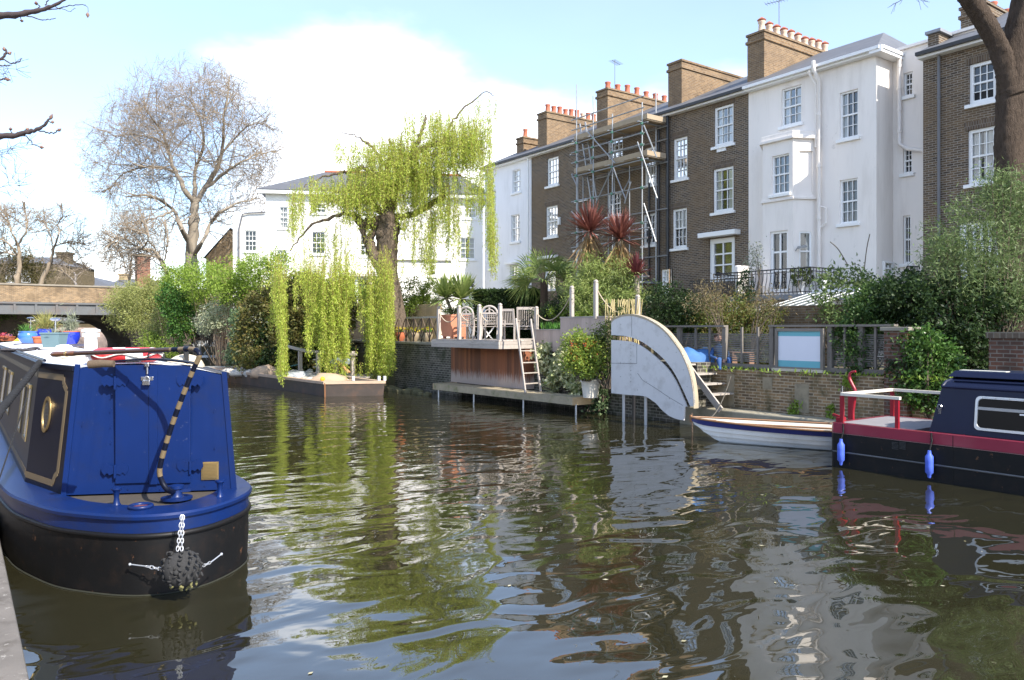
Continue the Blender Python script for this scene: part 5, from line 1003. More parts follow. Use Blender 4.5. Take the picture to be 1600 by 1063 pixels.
# planter boxes right of the ladder
def boarded_box(label, x0, x1, y0, y1, z0, z1, nb_=.14):
    t = T('planter_box', label, 'planter box', ((x0 + x1) / 2, (y0 + y1) / 2, z0)); b = MB(); n = max(1, int((y1 - y0) / nb_))
    for i in range(n): ya = y0 + i * (y1 - y0) / n; b.box(x0, x0 + .03, ya + .002, ya + (y1 - y0) / n - .002, z0, z1)
    n = max(1, int((x1 - x0) / nb_))
    for i in range(n): xa = x0 + .03 + i * (x1 - x0 - .03) / n; b.box(xa + .002, xa + (x1 - x0 - .03) / n - .002, y0 - .03, y0 - .001, z0, z1)
    obj('boards', b, pinkwood, t); b = MB(); b.box(x0 - .02, x0 + .1, y0 - .05, y1, z1 + .002, z1 + .04); b.box(x0 + .1, x1, y0 - .05, y0 + .06, z1 + .002, z1 + .04); obj('cap', b, greywood, t); b = MB(); b.box(x0 + .1, x1, y0 + .06, y1, z1 - .3, z1 - .05); obj('soil', b, soil, t); return t
ya, yb, yc = at_X(838, 520, 15.45)[1], at_X(885, 520, 15.45)[1], at_X(947, 520, 15.25)[1]
boarded_box('long low planter box of silvered boards right of the ladder', 15.4, 17.2, yb + .0, ya, 1.75, 2.42); boarded_box('taller planter box of pinkish boards beside the red flowering shrub', 15.2, 17.2, yc, yb - .004, 1.75, 2.80)
# ivy-coloured pot on the landing
p = at_d(912, 612, 21.9); pot('flower_pot', 'large white tapered pot on the end of the landing stage', (14.72, p[1], .505), [(.21, 0), (.27, .44), (.30, .442), (.30, .52), (.26, .52), (.24, .45)], M('white_plastic_pot', (.66, .62, .55), .5, var=.08, stain=(.45, .42, .33), stain_amt=.4), (60, .3, .03, lilyg, .1, .6), seed=45)
# curved grey steel screen hiding the stair
SX = 14.3; FSc = Fr((SX, 0), (0, 1), (-1, 0)); zq = lambda L: [(FSc.px(900 + x / 3.81, 460 + y / 3.81)) for x, y in L]
topc = zq([(213, 160), (222, 148), (240, 136), (280, 122), (340, 118), (400, 133), (450, 155), (500, 187), (540, 222), (580, 270), (625, 335), (652, 390), (672, 440), (690, 505), (702, 580), (706, 640), (706, 668)])
slu = zq([(213, 243), (300, 250), (380, 275), (450, 320), (530, 390), (590, 470), (640, 570), (684, 668)]); sll = zq([(213, 272), (300, 278), (360, 292), (430, 335), (500, 395), (560, 460), (610, 545), (662, 668)])
bot = zq([(650, 668), (645, 740), (640, 750), (600, 742), (565, 728), (540, 710), (510, 684), (480, 650), (450, 628), (425, 613), (390, 604), (300, 598), (213, 588)])
sm = lambda L, n=30: [tuple(q) for q in smooth_path(L, n)]
sc_ = T('steel_screen', 'curved grey steel screen like a shell hiding a stair to the water', 'screen', (14.4, 13.7, .3))
def plate(poly, d0, d1):
    b = MB(); n = len(poly); b.add([FSc.p(s, d0, z) for s, z in poly] + [FSc.p(s, d1, z) for s, z in poly], [tuple(range(n))[::-1], tuple(range(n, 2 * n))] + [(i, (i + 1) % n, (i + 1) % n + n, i + n) for i in range(n)]); return b
obj('upper_plate', plate(sm(topc, 40) + sm(slu)[::-1], -.02, .02), steel_grey, sc_); obj('lower_plate', plate(sm(sll) + sm(bot, 40), -.02, .02), steel_grey, sc_)
b = MB(); tcv = sm(topc, 40); b.loft([[FSc.p(s, .03, z) for s, z in tcv], [FSc.p(s, -.14, z + .0) for s, z in tcv], [FSc.p(s, -.14, z - .05) for s, z in tcv], [FSc.p(s - .0, .03, z - .05) for s, z in tcv]] + [[FSc.p(s, .03, z) for s, z in tcv]], 0, False, False); 
o = obj('timber_rim', b, M('pale_rim_timber', (.36, .30, .21), .8, var=.15, vs=5), sc_, flip=False)
b = MB(); sg = sm(slu); b.loft([[FSc.p(s, -.03, z) for s, z in sg], [FSc.p(s, -.35, z - .04) for s, z in sg]], 0, False, False); obj('slot_lining', b, M('dark_slot', (.05, .045, .04), .8), sc_, flip=False)
b = MB()
for (x, y) in ((270, 180), (425, 165), (535, 250), (600, 345), (645, 450), (665, 550), (270, 300), (345, 305), (268, 405), (268, 490), (370, 570), (425, 520), (510, 580), (560, 620)) + tuple((330 + 0, 300 + i * 22) for i in range(11)) + tuple((268 + i * 17, 412) for i in range(6)): s, z = FSc.px(900 + x / 3.81, 460 + y / 3.81); b.ball(FSc.p(s, .022, z), .011, 6)
obj('bolt', b, M('dull_bolt', (.25, .24, .23), .5, .5), sc_)
b = MB(); 
for L in ([(335, 122), (335, 248)], [(365, 295), (365, 412)], [(213, 410), (365, 412)], [(370, 470), (400, 512), (470, 555), (560, 615), (640, 662)]):
    pts = [FSc.p(s, .021, z) for s, z in zq(L)]; b.tube(pts, .006, 4)
obj('seam', b, M('dark_seam', (.16, .16, .16), .8), sc_)  # dark seam lines drawn as thin tubes on the plates
for px_ in (971, 1005.5): s = FSc.px(px_, 620)[0]; b = MB(); b.tube([(SX + .08, s, -.5), (SX + .08, s, .9)], .04, 8); obj('leg', b, galv, sc_)
s = FSc.px(965, 620)[0]; b = MB(); b.tube([(SX + .5, s - .1, -.5), (SX + .5, s - .1, .95)], .05, 8); obj('leg', b, black_iron, sc_)
st = T('wooden_steps', 'wooden steps coming down to the concrete ledge beside the grey screen', 'steps', (15.2, 13.2, .47)); b = MB(); q0, q1 = at_X(1083, 588, 15.0), at_X(1121, 633, 15.0); b.beam((15.0, q0[1] + .6, q0[2] + .68), (15.0, q1[1] - .1, .50), .05, .16); obj('stringer', b, greywood, st)
for i in range(4): b = MB(); y = q0[1] + .35 - i * .26; z = q0[2] + .28 - i * .24; b.box(15.03, 15.85, y - .14, y + .14, z - .02, z + .02); obj('tread', b, greywood, st)
b = MB(); s = FSc.px(1081, 640)[0]; chain(None, (14.25, s - .05, .45), (14.25, s - .06, -.1), 14, .007, 'mooring_chain', M('rusty_chain', (.12, .08, .06), .8)); o = bpy.data.objects['mooring_chain']; tag(o, 'thin rusty chain hanging from the ledge at the tip of the grey screen', 'chain')
b = MB(); b.tube(sag(at_d(1142, 588, 19.2), at_d(1105, 656, 17.9), .22, 16), .012, 6); tag(obj('mooring_rope', b, M('grey_rope', (.10, .09, .075), .9)), 'grey painter rope from the brick wall down to the rowing boat bow', 'rope')
# slatted garden fence with the blank sign
XF = 16.0; FFc = Fr((XF, 0), (0, 1), (-1, 0)); sf = T('slatted_fence', 'grey timber fence of thin horizontal slats on top of the mottled brick wall', 'fence', (16.05, 11, 1.5))
Y = lambda px: at_X(px, 545, XF)[1]; zt, zm_, zb = 2.56, 2.36, 1.54
darkwood = M('dark_fence_wood', (.17, .15, .13), .85, var=.2, vs=6, isl=.2); slatm = M('grey_slat_wood', (.19, .175, .155), .85, var=.2, vs=6, isl=.25)
ends = [1030, 1061, 1132, 1206, 1297, 1345, 1392]
b = MB()
for i in range(len(ends) - 1):
    y1_, y0_ = Y(ends[i]), Y(ends[i + 1]); b = MB(); nsl = 15
    if 1206 == ends[i]: continue
    for k in range(nsl): z = zb + .1 + k * (zm_ - zb - .1) / nsl; b.box(XF + .082, XF + .10, y0_, y1_, z, z + .032)
    obj('slat_panel', b, slatm, sf)
for px_ in ends: y = Y(px_); b = MB(); b.box(XF - .03, XF + .08, y - .055, y + .055, zb, zt - .05); obj('post', b, darkwood, sf)
for px_ in (1087, 1109, 1159, 1184, 1320, 1368): y = Y(px_); b = MB(); b.box(XF - .02, XF + .03, y - .025, y + .025, zb + .06, zt - .05); obj('baluster', b, darkwood, sf)
for (p0, p1) in ((1020, 1134), (1203, 1400)): b = MB(); b.box(XF - .08, XF + .1, Y(p1), Y(p0), zt - .048, zt); obj('top_rail', b, darkwood, sf)
b = MB(); b.box(XF - .04, XF + .06, Y(1400), Y(1020), zb - .06, zb + .05); obj('bottom_rail', b, darkwood, sf); b = MB(); b.box(XF + .0, XF + .09, Y(1400), Y(1020), zb - .14, zb - .062); obj('bearer', b, black_iron, sf)
sg_ = T('sign_board', 'framed blank white sign with turquoise bands hung on the slatted fence', 'sign', (XF - .1, (Y(1217) + Y(1293)) / 2, 1.6))
o = FFc.rect(1220, 1287, 518, 574); b = MB(); ff = .07
b.fbox(FFc, o[0] - ff, o[0], .06, .14, o[2] - ff, o[3] + ff); b.fbox(FFc, o[1], o[1] + ff, .06, .14, o[2] - ff, o[3] + ff); b.fbox(FFc, o[0], o[1], .06, .135, o[2] - ff, o[2]); b.fbox(FFc, o[0], o[1], .06, .135, o[3], o[3] + ff); obj('frame', b, darkwood, sg_)
hh = o[3] - o[2]; b = MB(); b.fbox(FFc, o[0], o[1], .07, .10, o[2] + hh * .18, o[3] - hh * .135); obj('white_panel', b, M('sign_white', (.66, .68, .76), .35, var=.03), sg_)
for z0_, z1_ in ((o[2], o[2] + hh * .18), (o[3] - hh * .135, o[3])): obj('turquoise_band', MB().fbox(FFc, o[0], o[1], .07, .10, z0_, z1_), M('sign_turquoise', (.13, .40, .47), .4, var=.05), sg_)
# behind the fence
bt = MB(); c = V3(*at_d(1087, 549, 20.6)); k = 20.6 / F; g = rng(12); rgs = []
for i in range(10):
    f_ = i / 9; hgt = (.16 + .05 * math.sin(f_ * 9)) * math.sin(math.pi * (.1 + .8 * f_)) ** .4; rgs.append([tuple(V3(c[0], c[1], 1.45) + axf * (f_ - .5) * 46 * k + ayf * .45 * math.cos(a) + V3(0, 0, .1 + (hgt + .25) * max(0, math.sin(a)) ** .6)) for a in np.linspace(0, math.pi, 9)])
bt.loft(rgs, 0, False, False); tag(obj('tarpaulin', bt, M('blue_tarpaulin', (.05, .15, .36), .75, var=.35, vs=5), smooth=50), 'blue tarpaulin over a low heap behind the slatted fence', 'tarpaulin')
c = at_d(1160, 561, 19.9); t = T('garden_bench', 'low brown wooden bench behind the slatted fence', 'bench', (c[0], c[1], 1.43)); b = MB(); 
for i in range(3): q = V3(c[0], c[1], 1.85) + ayf * i * .12; b.beam(q - axf * .28, q + axf * .28, .1, .04)
obj('seat', b, M('brown_bench_wood', (.22, .13, .09), .7, var=.2), t)
for s_ in (-.22, .22): b = MB(); q = V3(c[0], c[1], 1.43) + axf * s_; b.beam(q, q + V3(0, 0, .4), .06, .2); obj('leg', b, M('brown_bench_wood'), t)
# brick pier and brick wall at the right
red_dark = brick('dark_red_brick', (.16, .075, .05), (.085, .048, .036), (.19, .165, .14), bw=.23, rh=.08, stain=(.05, .045, .04), sa=.6, ss=1.2)
Yp = at_X(1401, 560, 15.75)[1]; t = T('brick_pier', 'dark red brick pier with a slab on top at the end of the slatted fence', 'pier', (15.9, Yp, 0)); b = MB(); b.box(15.7, 16.1, Yp - .24, Yp + .24, -.2, 2.42); obj('shaft', b, red_dark, t); b = MB(); b.box(15.64, 16.16, Yp - .3, Yp + .3, 2.422, 2.5); obj('cap', b, M('coping_slab'), t, bevel=.01)
y1_ = at_X(1545, 560, 16.2)[1]; t = T('brick_wall', 'dark red brick wall at the right edge above the blue cabin', 'wall', (16.35, y1_ - 3, 0)); b = MB(); b.box(16.2, 16.5, -4, y1_, 0, 2.28); obj('brickwork', b, red_dark, t); b = MB(); b.box(16.16, 16.54, -4, y1_ + .04, 2.282, 2.40); obj('coping', b, brick('header_coping', (.14, .11, .08), (.09, .07, .055), (.17, .15, .12), bw=.11, rh=.3), t)
yb0, yb1 = at_X(1190, 480, 20)[1], at_X(1345, 480, 20)[1]; b = MB(); b.box(20, 20.3, yb1, yb0, 1.4, 3.15); tag(obj('garden_wall', b, yellow_brick), 'yellow brick garden wall below the glass lean-to roof', 'wall')
b = MB(); b.box(18.6, 18.9, at_X(1100, 490, 18.6)[1], at_X(1000, 490, 18.6)[1], 1.4, 2.85); tag(obj('garden_wall', b, yellow_brick), 'brick garden wall behind the top of the grey screen', 'wall')
# glass lean-to roof below the balcony
t = T('glass_lean_to', 'white glazed lean-to roof below the balcony of the white house', 'conservatory', (22, 15.5, 1.43)); X0, X1 = 20.9, 23.6; ya, yb_ = at_X(1300, 475, 22)[1], at_X(1226, 475, 22)[1]; b = MB()
for i in range(6): y = ya + (yb_ - ya) * i / 5; b.beam((X0, y + .5, 3.003), (X1, y, 3.703), .055, .018)
b.beam((X0, ya + .4, 3.0), (X0, yb_ + .6, 3.0), .08, .08); b.beam((X1, ya, 3.74), (X1, yb_, 3.74), .1, .1); obj('frame', b, trim_white, t); b = MB(); b.hexa([(X0, ya + .5, 2.98), (X0, yb_ + .5, 2.98), (X1, yb_, 3.68), (X1, ya, 3.68), (X0, ya + .5, 3.0), (X0, yb_ + .5, 3.0), (X1, yb_, 3.70), (X1, ya, 3.70)]); obj('pane', b, M('pale_roof_glass', (.10, .12, .115), .5, var=.4), t); b = MB(); b.box(X0 + .1, X1, ya + .5, yb_, 1.43, 2.9); obj('wall', b, cream_white, t); b = MB(); b.tube([(X1, yb_ - .4, 3.75), (X1, yb_ - .4, 3.95)], .05, 8); b.ball((X1, yb_ - .4, 4.03), .11, 10); obj('finial', b, trim_white, t, smooth=60)
# ------------------------------------------------------------------ scaffolding on the brick house
SFX, SFB = 24.55, 25.75
galv_s = M('scaffold_tube', (.30, .31, .32), .45, .5, var=.25, vs=5); board_m = M('scaffold_board', (.33, .26, .18), .85, var=.2, vs=6, isl=.2)
scf = T('scaffold', 'grey tube scaffolding with two boarded lifts up the front of the brick house', 'scaffold', (25, 27, 1.43))
def stube(p, q, r=.03): obj('tube', MB().tube([p, q], r, 6), galv_s, scf)
XS = lambda px, py, X=SFX: at_X(px, py, X)
std = [(901, 132), (927, 150), (957, 178), (1003.5, 160)]; ys = [XS(p, 300)[1] for p, _ in std]
for (p, t_), y in zip(std, ys): stube((SFX, y, 1.43), (SFX, y, XS(p, t_)[2]))
yb = [XS(903, 300, SFB)[1], XS(960, 300, SFB)[1], XS(1025, 300, SFB)[1]]
for y, z in zip(yb, (12.2, 11.0, 13.2)): stube((SFB, y, 1.43), (SFB, y, z))
yl, yr = ys[0] + .35, min(ys[-1], yb[-1]) - .35
lev = [XS(957, 250)[2], XS(957, 325)[2] + .0]
L1_, L2_ = XS(957, 258)[2], XS(957, 208)[2]; lifts = [XS(957, 252)[2] - .2, XS(957, 205)[2] - .05]
zA, zB = XS(970, 254)[2], XS(970, 199)[2]
for z in (zA - .12, zB - .12):
    for x in (SFX, SFB): stube((x, yl, z), (x, yr, z))
    for y in ys + [yr + .3]: stube((SFX - .25, y + .05, z + .06), (SFB + .2, y + .05, z + .06))
for z in (zA + .55, zA + 1.05, zB + .55, zB + 1.05, zA - 1.35, zA - 2.9, zA - 3.6, zA - 5.0): stube((SFX - .04, yl, z), (SFX - .04, yr + (.2 if z > zA else 0), z))
for y in (ys[0] + .1, ys[1] - .5, ys[2] - .6): stube((SFX + .5, y, 1.43), (SFX + .5, y, zA - .1), .024)
for z in (zA - 2.2, zA - 4.3, zB - .7): stube((SFB, yl + .2, z), (SFB, yr, z)); stube((SFX - .3, yl - .2, z), (SFB, yl - .2, z))
for y, z in ((ys[1] + .3, zA - 3.0), (ys[2] - .5, zA - 3.3), (ys[2] + .3, zA - 4.6), (ys[0] - .3, zA - 2.5)): stube((SFX - .35, y, z), (SFB, y, z))
for z in (zA - 3.2, zA - 5.3): stube((SFX - .25, ys[2] - .3, z), (SFX - .25, yr - .3, z)); stube((SFX - .3, ys[1], z + .1), (SFB, ys[1], z + .1))
for k, z in enumerate((zA, zB)):
    b = MB()
    for i in range(5): b.box(SFX + .06 + i * .225, SFX + .275 + i * .225, yr + .1, yl - .2, z, z + .04)
    obj('deck_boards', b, board_m, scf); b = MB(); b.box(SFX - .0, SFX + .04, yr + .05, yl - .15, z + .045, z + .27); b.box(SFX + .05, SFB, yr + .06, yr + .1, z + .045, z + .26); obj('toe_board', b, board_m, scf)
b = MB(); b.box(SFX + .1, SFB, ys[2] - .9, ys[1] - .3, zA - 3.15, zA - 3.1); obj('deck_boards', b, board_m, scf)
for (a, c) in (((918, 206), (961, 255)), ((929, 322), (957, 262)), ((958, 262), (978, 312)), ((996, 222), (1027, 310)), ((1006, 196), (1026, 246)), ((1006, 318), (1025, 378)), ((968, 310), (984, 280)), ((976, 318), (986, 284)), ((893, 272), (902, 292)), ((893, 330), (905, 346)), ((940, 372), (965, 345)), ((960, 352), (985, 372))): stube(XS(*a, SFX - .08), XS(*c, SFX - .08))
b = MB(); 
la, lb = XS(906, 222, 25.1), XS(924, 315, 25.1)
for o in (0, -.4): b.beam((la[0], la[1] + o, la[2] + .9), (lb[0], lb[1] + o, lb[2]), .05, .07)
for t_ in np.linspace(.05, .95, 14): c = V3(la[0], la[1], la[2] + .9) * (1 - t_) + V3(*lb) * t_; b.tube([c, c + V3(0, -.4, 0)], .015, 5)
obj('ladder', b, galv_s, scf)
b = MB(); g = rng(4)
for y in ys:
    for z in (zA - .12, zB - .12, zA + .55, zA + 1.05, zA - 1.35, zA - 2.9): b.box(SFX - .08, SFX + .05, y - .05, y + .05, z - .05, z + .05)
obj('coupler', b, M('green_coupler', (.10, .25, .18), .5, .3), scf)
# ------------------------------------------------------------------ clinker rowing boat
boatwhite = M('boat_white', (.76, .76, .75), .35, var=.06, vs=3, stain=(.5, .48, .42), stain_amt=.35, ss=2.5, coat=.2); boatwood = M('oiled_boat_wood', (.24, .125, .06), .55, var=.25, vs=8, stretch=(5, 5, 5)); strake_b = M('ink_blue_strake', (.02, .025, .13), .35, var=.15)
B0, dirv = V3(13.32, 11.62, 0), unit(V3(1.3, -2.55, 0)); sidev = V3(dirv[1], -dirv[0], 0); LB = 3.75       # sidev points to the canal
rb = T('rowing_boat', 'white clinker rowing boat with a blue top strake moored by the concrete ledge', 'rowing boat', tuple(B0 + dirv * LB / 2))
NS, NP = 26, 6
def hullpt(f, h, sgn, off=0):
    """f along the boat from bow, h 0 keel .. 1 gunwale"""
    beam = .68 * (math.sin(math.pi * min(1, f * .62 + .0)) ** .62) if f < .8 else .68 * (math.sin(math.pi * .8 * .62) ** .62) * (1 - .25 * (f - .8))
    zg = .42 + .06 * (1 - f / .75) ** 2 if f < .75 else .42 + .10 * ((f - .75) / .25) ** 2
    zk = -.14 + .25 * max(0, 1 - f / .12) ** 2
    wdt = beam * (h ** .55) * (1 - .18 * (1 - h)); z = zk + (zg - zk) * h ** 1.15
    rake = .80 * (1 - h) ** 2.2 * max(0, 1 - f / .45) ** 1.5
    return tuple(B0 + dirv * (f * LB + rake) + sidev * sgn * (wdt + off) + V3(0, 0, z))
fs_ = np.linspace(0.0, 1, NS)
b = MB(); b2_ = MB()
for sgn in (1, -1):
    for k in range(NP):
        h0, h1 = k / NP, (k + 1) / NP; tgt = b2_ if k == NP - 1 else b
        tgt.loft([[hullpt(f, h0, sgn, .034) for f in fs_], [hullpt(f, h1, sgn, 0.0) for f in fs_]], 0, False, False); tgt.loft([[hullpt(f, h0, sgn, .034) for f in fs_], [hullpt(f, h0, sgn, -.004) for f in fs_]], 0, False, False)
obj('hull', b, boatwhite, rb, flip=False, smooth=25); obj('top_strake', b2_, strake_b, rb, flip=False, smooth=25)
b = MB()
for sgn in (1, -1): b.loft([[hullpt(f, h, sgn, -.02) for f in fs_] for h in (0, .25, .5, .75, .99)], 0, False, False)
b.add([hullpt(1, h, 1) for h in (1, .8, .6, .4, .2, 0)] + [hullpt(1, h, -1) for h in (.2, .4, .6, .8, 1)], [tuple(range(11))]); obj('inside', b, M('pale_boat_inside', (.5, .47, .4), .6, var=.15), rb, flip=False)
b = MB()
for sgn in (1, -1): b.tube([tuple(V3(*hullpt(f, 1, sgn, .005)) + V3(0, 0, .012)) for f in fs_], .022, 6)
b.beam(hullpt(0, 1, 0), hullpt(0, .1, 0), .05, .07); b.beam(tuple(V3(*hullpt(0, 1, 0)) - dirv * .02 + V3(0, 0, .06)), tuple(V3(*hullpt(0, 1, 0)) + V3(0, 0, -.1)), .05, .05); obj('gunwale', b, boatwood, rb)
for f in (.32, .6, .88): 
    b = MB(); p, q = V3(*hullpt(f, .78, 1, -.03)), V3(*hullpt(f, .78, -1, -.03)); b.beam(p, q, .22, .03); obj('thwart', b, boatwood, rb)
b = MB(); tri = [hullpt(0.02, .92, 0), hullpt(.13, .92, 1, -.03), hullpt(.13, .92, -1, -.03)]; b.add(tri + [tuple(V3(*p) + V3(0, 0, .03)) for p in tri], [(0, 1, 2), (3, 4, 5), (0, 1, 4, 3), (1, 2, 5, 4), (2, 0, 3, 5)]); obj('breasthook', b, boatwood, rb)
b = MB(); a_ = V3(*hullpt(.45, .98, -1, -.1)); b.tube([V3(*hullpt(.2, .95, 1, -.2)), V3(*hullpt(.9, 1.0, 1, -.25))], .02, 8); obj('oar', b, boatwood, rb)
# ------------------------------------------------------------------ red and black narrowboat at the right
maroon = M('maroon_paint', (.26, .030, .055), .3, var=.15, vs=2.5, stain=(.30, .07, .09), stain_amt=.6, ss=1.5, coat=.4); redp = M('bright_red_paint', (.26, .010, .022), .35, var=.15); cabnavy = M('blue_black_cabin_paint', (.006, .010, .034), .42, var=.2, vs=2, spec=.3)
rn = T('narrowboat', 'black and maroon narrowboat with a dark blue cabin at the right edge', 'boat', (13.8, 1, 0))
XN, XFR, YE, YS = 12.78, 14.75, 7.92, -9.0
ol = [(XN, YS), (XFR, YS), (XFR, YE - .08), (XFR - .08, YE), (XN + .06, YE), (XN, YE - .06)]
def inz(e, z): return [(min(max(x, XN + e), XFR - e), min(y, YE - e), z) for x, y in ol]
b = MB(); b.loft([inz(.02, -.4), inz(0, 0), inz(0, .595)], 0, True, False); obj('hull', b, hullblack, rn); b = MB(); b.loft([inz(0, .6), inz(0, .78), inz(.12, .782), inz(.12, .70)], 0, True, False); obj('upper_hull', b, maroon, rn)
b = MB(); b.loft([inz(-.012, .59), inz(-.012, .606)], 0, True, False); obj('gunwale_line', b, M('worn_pink_edge', (.45, .25, .24), .5, var=.3), rn)
b = MB(); b.tube([(XN - .005, YS, .27), (XN - .005, YE - .06, .27)], .016, 6); b.tube([(XN + .05, YE + .006, .27), (XFR - .08, YE + .006, .27)], .016, 6); obj('rubbing_strake', b, M('scuffed_steel_edge', (.12, .12, .12), .4, .5, var=.4), rn)
b = MB(); b.box(XN + .12, XFR - .12, 6.5, YE - .12, .70, .782); obj('deck', b, M('grey_deck_paint', (.22, .21, .22), .8, var=.2), rn); b = MB(); b.box(XN + .12, XFR - .12, YS, 6.49, .45, .5); obj('well_floor', b, redp, rn); b = MB(); b.box(XN + .12, XFR - .12, 6.44, 6.48, .5, .70); obj('well_step', b, redp, rn)
pn = lambda px, py, X: at_X(px, py, X)
zr1 = 1.27
P1, P2, P3, P4, P5 = (12.9, 7.76), (12.9, pn(1402, 640, 12.9)[1]), (14.62, 7.76), (14.62, 6.4), (13.7, 7.8)
for (x, y) in (P1, P2, P3, P4): b = MB(); b.box(x - .025, x + .025, y - .03, y + .03, .78, zr1 - .01); obj('rail_post', b, redp, rn)
b = MB(); b.beam((*P1, zr1 + .02), (P2[0], P2[1] - .05, zr1 + .02), .07, .05); b.beam((P1[0], P1[1], zr1 + .022), (P3[0], P3[1], zr1 + .022), .07, .05); b.beam((*P3, zr1 + .02), (14.62, 5.9, zr1 + .02), .07, .05); obj('top_rail', b, M('bleached_rail', (.62, .57, .48), .7, var=.12), rn)
b = MB(); tl = [pn(x, y, 13.55) for x, y in ((1330, 655), (1334, 632), (1336, 612), (1331, 600), (1327.5, 592), (1327.5, 586), (1330, 582), (1337, 580.5))]; b.tube(smooth_path(tl, 40), [.032] * 18 + [.032 - .0006 * i for i in range(22)], 10); b.box(13.52, 13.58, tl[0][1] - .05, tl[0][1] + .05, .78, 1.3); obj('tiller', b, redp, rn, smooth=50)
b = MB(); q = pn(1316, 660, 13.1); b.tube([(13.1, q[1], .78), (13.1, q[1], 1.42)], .014, 6); obj('flag_pole', b, chrome, rn); b = MB(); q = pn(1300, 658, 13.0); b.box(12.9, 13.1, 7.8, 7.88, .783, .86); b.beam((13.0, 7.85, .86), (13.0, 8.0, .9), .04, .04); obj('fairlead', b, redp, rn)
# cabin
c0, c1 = pn(1453, 683, 12.95)[1], pn(1476, 606, 13.05)[1]; zc = 1.52
sec = lambda y, s=1: [(12.93, y, .785), (13.03, y, zc), (13.12, y, zc + .08), (13.5, y, zc + .14), (14.05, y, zc + .14), (14.42, y, zc + .08), (14.5, y, zc), (14.6, y, .785)]
s0 = [(x, c0 + (c1 - c0) * (z - .785) / (zc - .785 + .14), z) for x, y, z in sec(0)]
b = MB(); b.loft([s0, sec(YS)], 0, True, True); obj('cabin', b, cabnavy, rn); b = MB(); b.tube([s0[1], (13.03, YS, zc)], .025, 6); b.tube([s0[i] for i in range(1, 7)], .022, 6); obj('cabin_edge', b, cabnavy, rn, smooth=50)
b = MB(); b.tube([(13.13, c1 - .12, zc + .10), (13.13, YS, zc + .10)], .02, 6); obj('handrail', b, cabnavy, rn)
ya = pn(1480, 588, 13.3)[1]; b = MB(); b.hexa([(13.3, ya, zc + .15), (13.3, -1, zc + .15), (14.2, -1, zc + .15), (14.2, ya, zc + .15), (13.38, ya - .08, zc + .25), (13.38, -1, zc + .25), (14.12, -1, zc + .25), (14.12, ya - .08, zc + .25)]); obj('roof_hatch', b, cabnavy, rn, bevel=.015)
ctop = pn(1516, 583, 13.5); b = MB(); b.box(13.45, 13.6, ctop[1] - .55, ctop[1] + .15, zc + .252, zc + .262); obj('pale_mat', b, M('pale_cloth', (.6, .58, .5), .9), rn)
CF = Fr((12.955, 0), (0, 1), (-1, 0)); ys0 = CF.px(1523, 645)[0]; leanx = lambda z: 12.93 + (z - .785) * .135
def rwin(y1, y0, z0, z1, r=.07):
    def pth(e, d):
        o = []
        for (cy, cz, a0) in ((y1 - r - e, z1 - r - e, 0), (y0 + r + e, z1 - r - e, 90), (y0 + r + e, z0 + r + e, 180), (y1 - r - e, z0 + r + e, 270)):
            for a in range(0, 91, 18): t_ = R(a0 + a); yy, zz = cy + r * math.cos(t_), cz + r * math.sin(t_); o.append((leanx(zz) - d, yy, zz))
        return o
    b = MB(); b.loft([pth(0, .0), pth(0, .022), pth(.035, .022), pth(.04, .006)], 0, True, False)
    zt__ = z1 - (z1 - z0) * .36; b.box(leanx(zt__) - .02, leanx(zt__) - .002, y0 + .03, y1 - .03, zt__ - .022, zt__ + .022); wo_ = obj('window', b, M('aluminium_frame', (.55, .56, .57), .35, .7, var=.1), rn)
    b = MB(); pp_ = pth(.03, .005); b.add(pp_, [tuple(range(len(pp_)))]); obj('pane', b, M('boat_glass', (.004, .004, .005), .06, spec=.08), wo_); b = MB(); b.tube([(leanx(z) - .02, y, z) for z, y in [(z1 - .02, y1 - .1), (z1 - .02, y0 + .1)]], .006, 4)
    for k in range(6): yy = y1 - .1 - k * (y1 - y0 - .2) / 5; b.ball((leanx(z1 - .015) - .024, yy, z1 - .018), .008, 6)
    obj('screw', b, chrome, wo_); return wo_
z0w, z1w = CF.px(1540, 673)[1], CF.px(1540, 620)[1]
wo_ = rwin(ys0, ys0 - 1.15, z0w, z1w); st_ = MB(); st_.box(12.975, 12.985, pn(1600, 650, 12.95)[1] - .12, pn(1592, 650, 12.95)[1], 1.05, 1.18); obj('paper_notice', st_, trim_white, wo_)
rwin(ys0 - 1.6, ys0 - 2.75, z0w, z1w)
b = MB(); q = CF.px(1468, 636); b.tube([(leanx(q[1]) - .03, q[0] + .035 * math.cos(a), q[1] + .03 * math.sin(a)) for a in np.linspace(0, 2 * math.pi, 14)], .011, 6); b.box(leanx(q[1]) - .03, leanx(q[1]) - .005, q[0] - .02, q[0] + .02, q[1] - .11, q[1] - .03); obj('latch', b, chrome, rn)
b = MB(); HN = Fr((XN, 0), (0, 1), (-1, 0))
for (x0, x1) in ((1394, 1404), (1405.5, 1415.5)):
    o = HN.rect(x0, x1, 690, 702)
    for k in range(6): z = o[2] + (o[3] - o[2]) * k / 6; b.fbox(HN, o[0], o[1], .001, .012, z, z + .008)
obj('hull_vent', b, M('dark_louvre', (.07, .07, .07), .5, .5), rn)
b = MB(); y = pn(1489, 720, XN)[1]; b.box(XN - .003, XN - .0005, y - .004, y + .004, 0, .77); obj('weld_seam', b, hullblack, rn)
fblue = M('fender_blue', (.07, .13, .60), .4, var=.12, vs=6)
